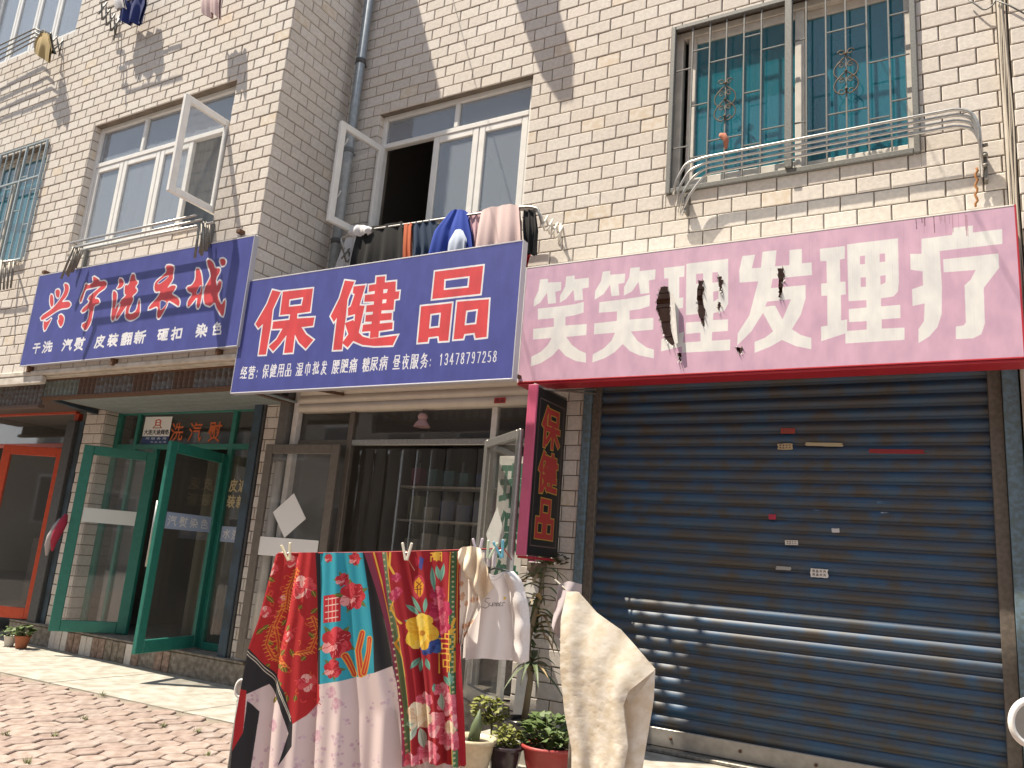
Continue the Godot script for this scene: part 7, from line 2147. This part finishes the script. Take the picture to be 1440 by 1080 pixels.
func pots() -> void:
	var soil := mat("pot_soil", lin(0.10, 0.07, 0.05), 0.98, 0, mats.tex_pits, 8.0)
	var leaf := mat("leaf_green", lin(0.085, 0.13, 0.035), 0.6, 0, mats.tex_fine, 5.0)
	leaf.backlight_enabled = true
	leaf.backlight = Color(0.22, 0.32, 0.06)
	var leaf2 := mat("leaf_yellow", lin(0.19, 0.20, 0.04), 0.6, 0, mats.tex_fine, 5.0)
	leaf2.backlight_enabled = true
	leaf2.backlight = Color(0.4, 0.42, 0.08)
	var aloe := mat("aloe_grey", lin(0.10, 0.13, 0.06), 0.55, 0, mats.tex_fine, 5.0)
	var dry := mat("dry_leaf", lin(0.30, 0.22, 0.11), 0.8)
	var stem := mat("stem_green", lin(0.10, 0.11, 0.04), 0.7)
	var g := GROUND + 0.014
	var s := func(p: Vector3) -> float: return absf((p - CAM_POS).dot(cam_basis.z)) / FOCAL
	# white pot with a single spiky aloe
	var c := Wy(661, 1094, g)
	var k: float = s.call(c)
	pot("cream glazed pot holding one thick aloe spear", c, 31 * k, 54 * k, mat("cream_glaze", lin(0.58, 0.50, 0.34), 0.3, 0, mats.tex_dirt2, 3.0), soil)
	var p := plant("single upright speckled aloe spear in the cream pot", c + Vector3(0, 48 * k, 0))
	var st := begin(true)
	tube_st(st, [Vector3(0, 0, 0), Vector3(0.02, 22 * k, 0.0), Vector3(0.035, 44 * k, 0.0)], [9 * k, 8 * k, 1 * k], 8)
	mi("spear", done(st), aloe, p)
	st = begin()
	for i in 5: blade(st, Vector3.ZERO, Vector3(cos(i * 1.3), 1.2, sin(i * 1.3)).normalized(), 16 * k, 3 * k, 0.5)
	mi("leaves", done(st), aloe, p)
	# dark pot with yellow green shrub
	c = Wy(707, 1092, g) + Vector3(0, 0, 0.0)
	k = s.call(c)
	pot("dark purple glazed pot with a yellow green shrub", c, 25 * k, 42 * k, mat("purple_glaze", lin(0.045, 0.03, 0.035), 0.22, 0, mats.tex_dirt2, 3.0), soil)
	p = plant("yellow green bushy shrub in the dark purple pot", c + Vector3(0, 36 * k, 0))
	leafy(p, Vector3(0, 4 * k, 0), Vector3(20, 26, 16) * k, 130, 10 * k, leaf2, stem, 3)
	var c3 := Wy(690, 1080, g)
	var pb := plant("sunlit yellow leafed plant behind the cream pot", c3 + Vector3(0, 0, 0))
	leafy(pb, Vector3(-10 * k, 60 * k, 0), Vector3(26, 34, 18) * k, 170, 11 * k, leaf2, stem, 8)
	tube("stalk", [c3, c3 + Vector3(-5 * k, 70 * k, 0)], 0.008, stem, pb, 6)
	# low dark bowl behind with the gangling aloe
	c = Wy(733, 1066, g)
	k = s.call(c)
	pot("wide black glazed bowl of the gangling aloe", c, 27 * k, 52 * k, mat("black_glaze", lin(0.02, 0.018, 0.018), 0.15), soil, 1.12)
	p = plant("gangling tree aloe with long curling grey green leaves", c + Vector3(0, 46 * k, 0))
	var top := Vector3(0.0, 150 * k, -0.02)
	tube("trunk", [p.position, p.position + Vector3(6 * k, 60 * k, 0), p.position + Vector3(-2 * k, 110 * k, 0), p.position + Vector3(10 * k, 165 * k, 0), p.position + Vector3(16 * k, 215 * k, 0)], [5 * k, 4.5 * k, 4 * k, 3.5 * k, 2 * k], mat("aloe_bark", lin(0.20, 0.16, 0.10), 0.9), p, 7)
	var r := RandomNumberGenerator.new()
	r.seed = 31
	st = begin()
	var sd := begin()
	for i in 74:
		var a := r.randf() * TAU
		var h := r.randf_range(60, 215)
		var o := Vector3((3 + h * 0.05) * k, h * k, 0)
		blade(sd if i % 6 == 0 else st, o, Vector3(cos(a), r.randf_range(0.1, 0.9), sin(a) * 0.8).normalized(), r.randf_range(34, 72) * k, r.randf_range(2.4, 4.6) * k, r.randf_range(0.4, 1.3))
	mi("leaves", done(st), aloe, p)
	mi("dry_leaves", done(sd), dry, p)
	# terracotta red pot with broad leaves
	c = Wy(768, 1098, g)
	k = s.call(c)
	pot("faded red plastic pot with broad leaved geraniums", c, 37 * k, 48 * k, mat("red_plastic", lin(0.34, 0.045, 0.04), 0.5, 0, mats.tex_dirt2, 3.0), soil)
	p = plant("broad leaved geranium filling the faded red pot", c + Vector3(0, 44 * k, 0))
	leafy(p, Vector3(-4 * k, 0, 0), Vector3(36, 40, 26) * k, 150, 17 * k, leaf, stem, 5)
	leafy(p, Vector3(26 * k, 6 * k, 6 * k), Vector3(26, 22, 20) * k, 110, 9 * k, leaf, stem, 6)
	c = Wy(800, 1094, g)
	pot("small grey plastic pot beside the red pot", c, 16 * k, 34 * k, mat("grey_plastic", lin(0.30, 0.31, 0.30), 0.5), soil)
	var pr := plant("small sprawling plant in the grey plastic pot", c + Vector3(0, 30 * k, 0))
	leafy(pr, Vector3.ZERO, Vector3(18, 20, 16) * k, 60, 8 * k, leaf, stem, 16)
	# two small pots by the orange shop
	c = Wy(29, 912, g)
	k = s.call(c)
	pot("small terracotta pot by the orange shop", c, 10 * k, 18 * k, mat("terracotta", lin(0.40, 0.13, 0.06), 0.8, 0, mats.tex_dirt2, 3.0), soil)
	p = plant("rosette of pale green leaves in the small terracotta pot", c + Vector3(0, 16 * k, 0))
	leafy(p, Vector3.ZERO, Vector3(12, 14, 10) * k, 60, 9 * k, leaf, stem, 11)
	c = Wy(12, 909, g)
	pot("small white pot by the orange shop", c, 8 * k, 15 * k, mats.pvc_old, soil)
	p = plant("dark green seedling in the small white pot", c + Vector3(0, 13 * k, 0))
	leafy(p, Vector3.ZERO, Vector3(10, 12, 8) * k, 40, 8 * k, leaf, stem, 12)
	# dried hanging plant under the projecting sign
	var hb := thing("hanging_basket", "dried plant in a small brown pot under the projecting sign", "plant")
	var hc := W(755, 800, 0.1)
	hb.position = hc
	lathe("pot", [[0.0, -0.08], [0.05, -0.07], [0.085, 0.0], [0.08, 0.05]], mats.brown_wood, hb)
	leafy(hb, Vector3(0.12, 0.04, 0), Vector3(0.16, 0.10, 0.1), 70, 0.05, mat("dead_leaf", lin(0.07, 0.06, 0.03), 0.9), stem, 21)
	tube("wire", [hc + Vector3(0, 0.05, 0), Vector3(hc.x, 1.19, hc.z)], 0.003, mats.bar_paint, hb, 5)
	var wb := thing("board_offcut", "white board leaning on the pier under the projecting sign", "board")
	beam("panel", W(752, 790, 0.06), Vector3(W(748, 862, 0.06).x, -0.16, 0.16), 0.12, 0.012, mats.white_paint, wb)
func mirrors() -> void:
	for q in [[1452, 1016, 2.6, 30.0, 30.0, "round mirror with a white rim at the platform's end"], [338, 968, 4.2, 6.5, 11.0, "small oval mirror with a white rim beside the red quilt"]]:
		var c := WD(q[0], q[1], q[2])
		var k: float = q[2] / FOCAL
		var m := thing("mirror", q[5], "mirror", "", c)
		var X := cam_basis.x
		var Y := Vector3.UP
		var pts := []
		for i in 33: pts.append(X * cos(TAU * i / 32) * q[3] * k + Y * sin(TAU * i / 32) * q[4] * k)
		var st := begin(true)
		tube_st(st, pts, 0.011 if q[2] < 3 else 0.008, 8, false)
		mi("rim", done(st), mats.pvc, m)
		st = begin()
		for i in 32:
			for v in [Vector3.ZERO, pts[i], pts[i + 1]]: st.add_vertex(v)
		mi("glass", done(st), mat("mirror_face", lin(0.30, 0.30, 0.30), 0.05, 1.0), m)
		tube("stalk", [c - Y * q[4] * k, Vector3(c.x, GROUND, c.z)], 0.008, mats.bar_paint, m, 6)
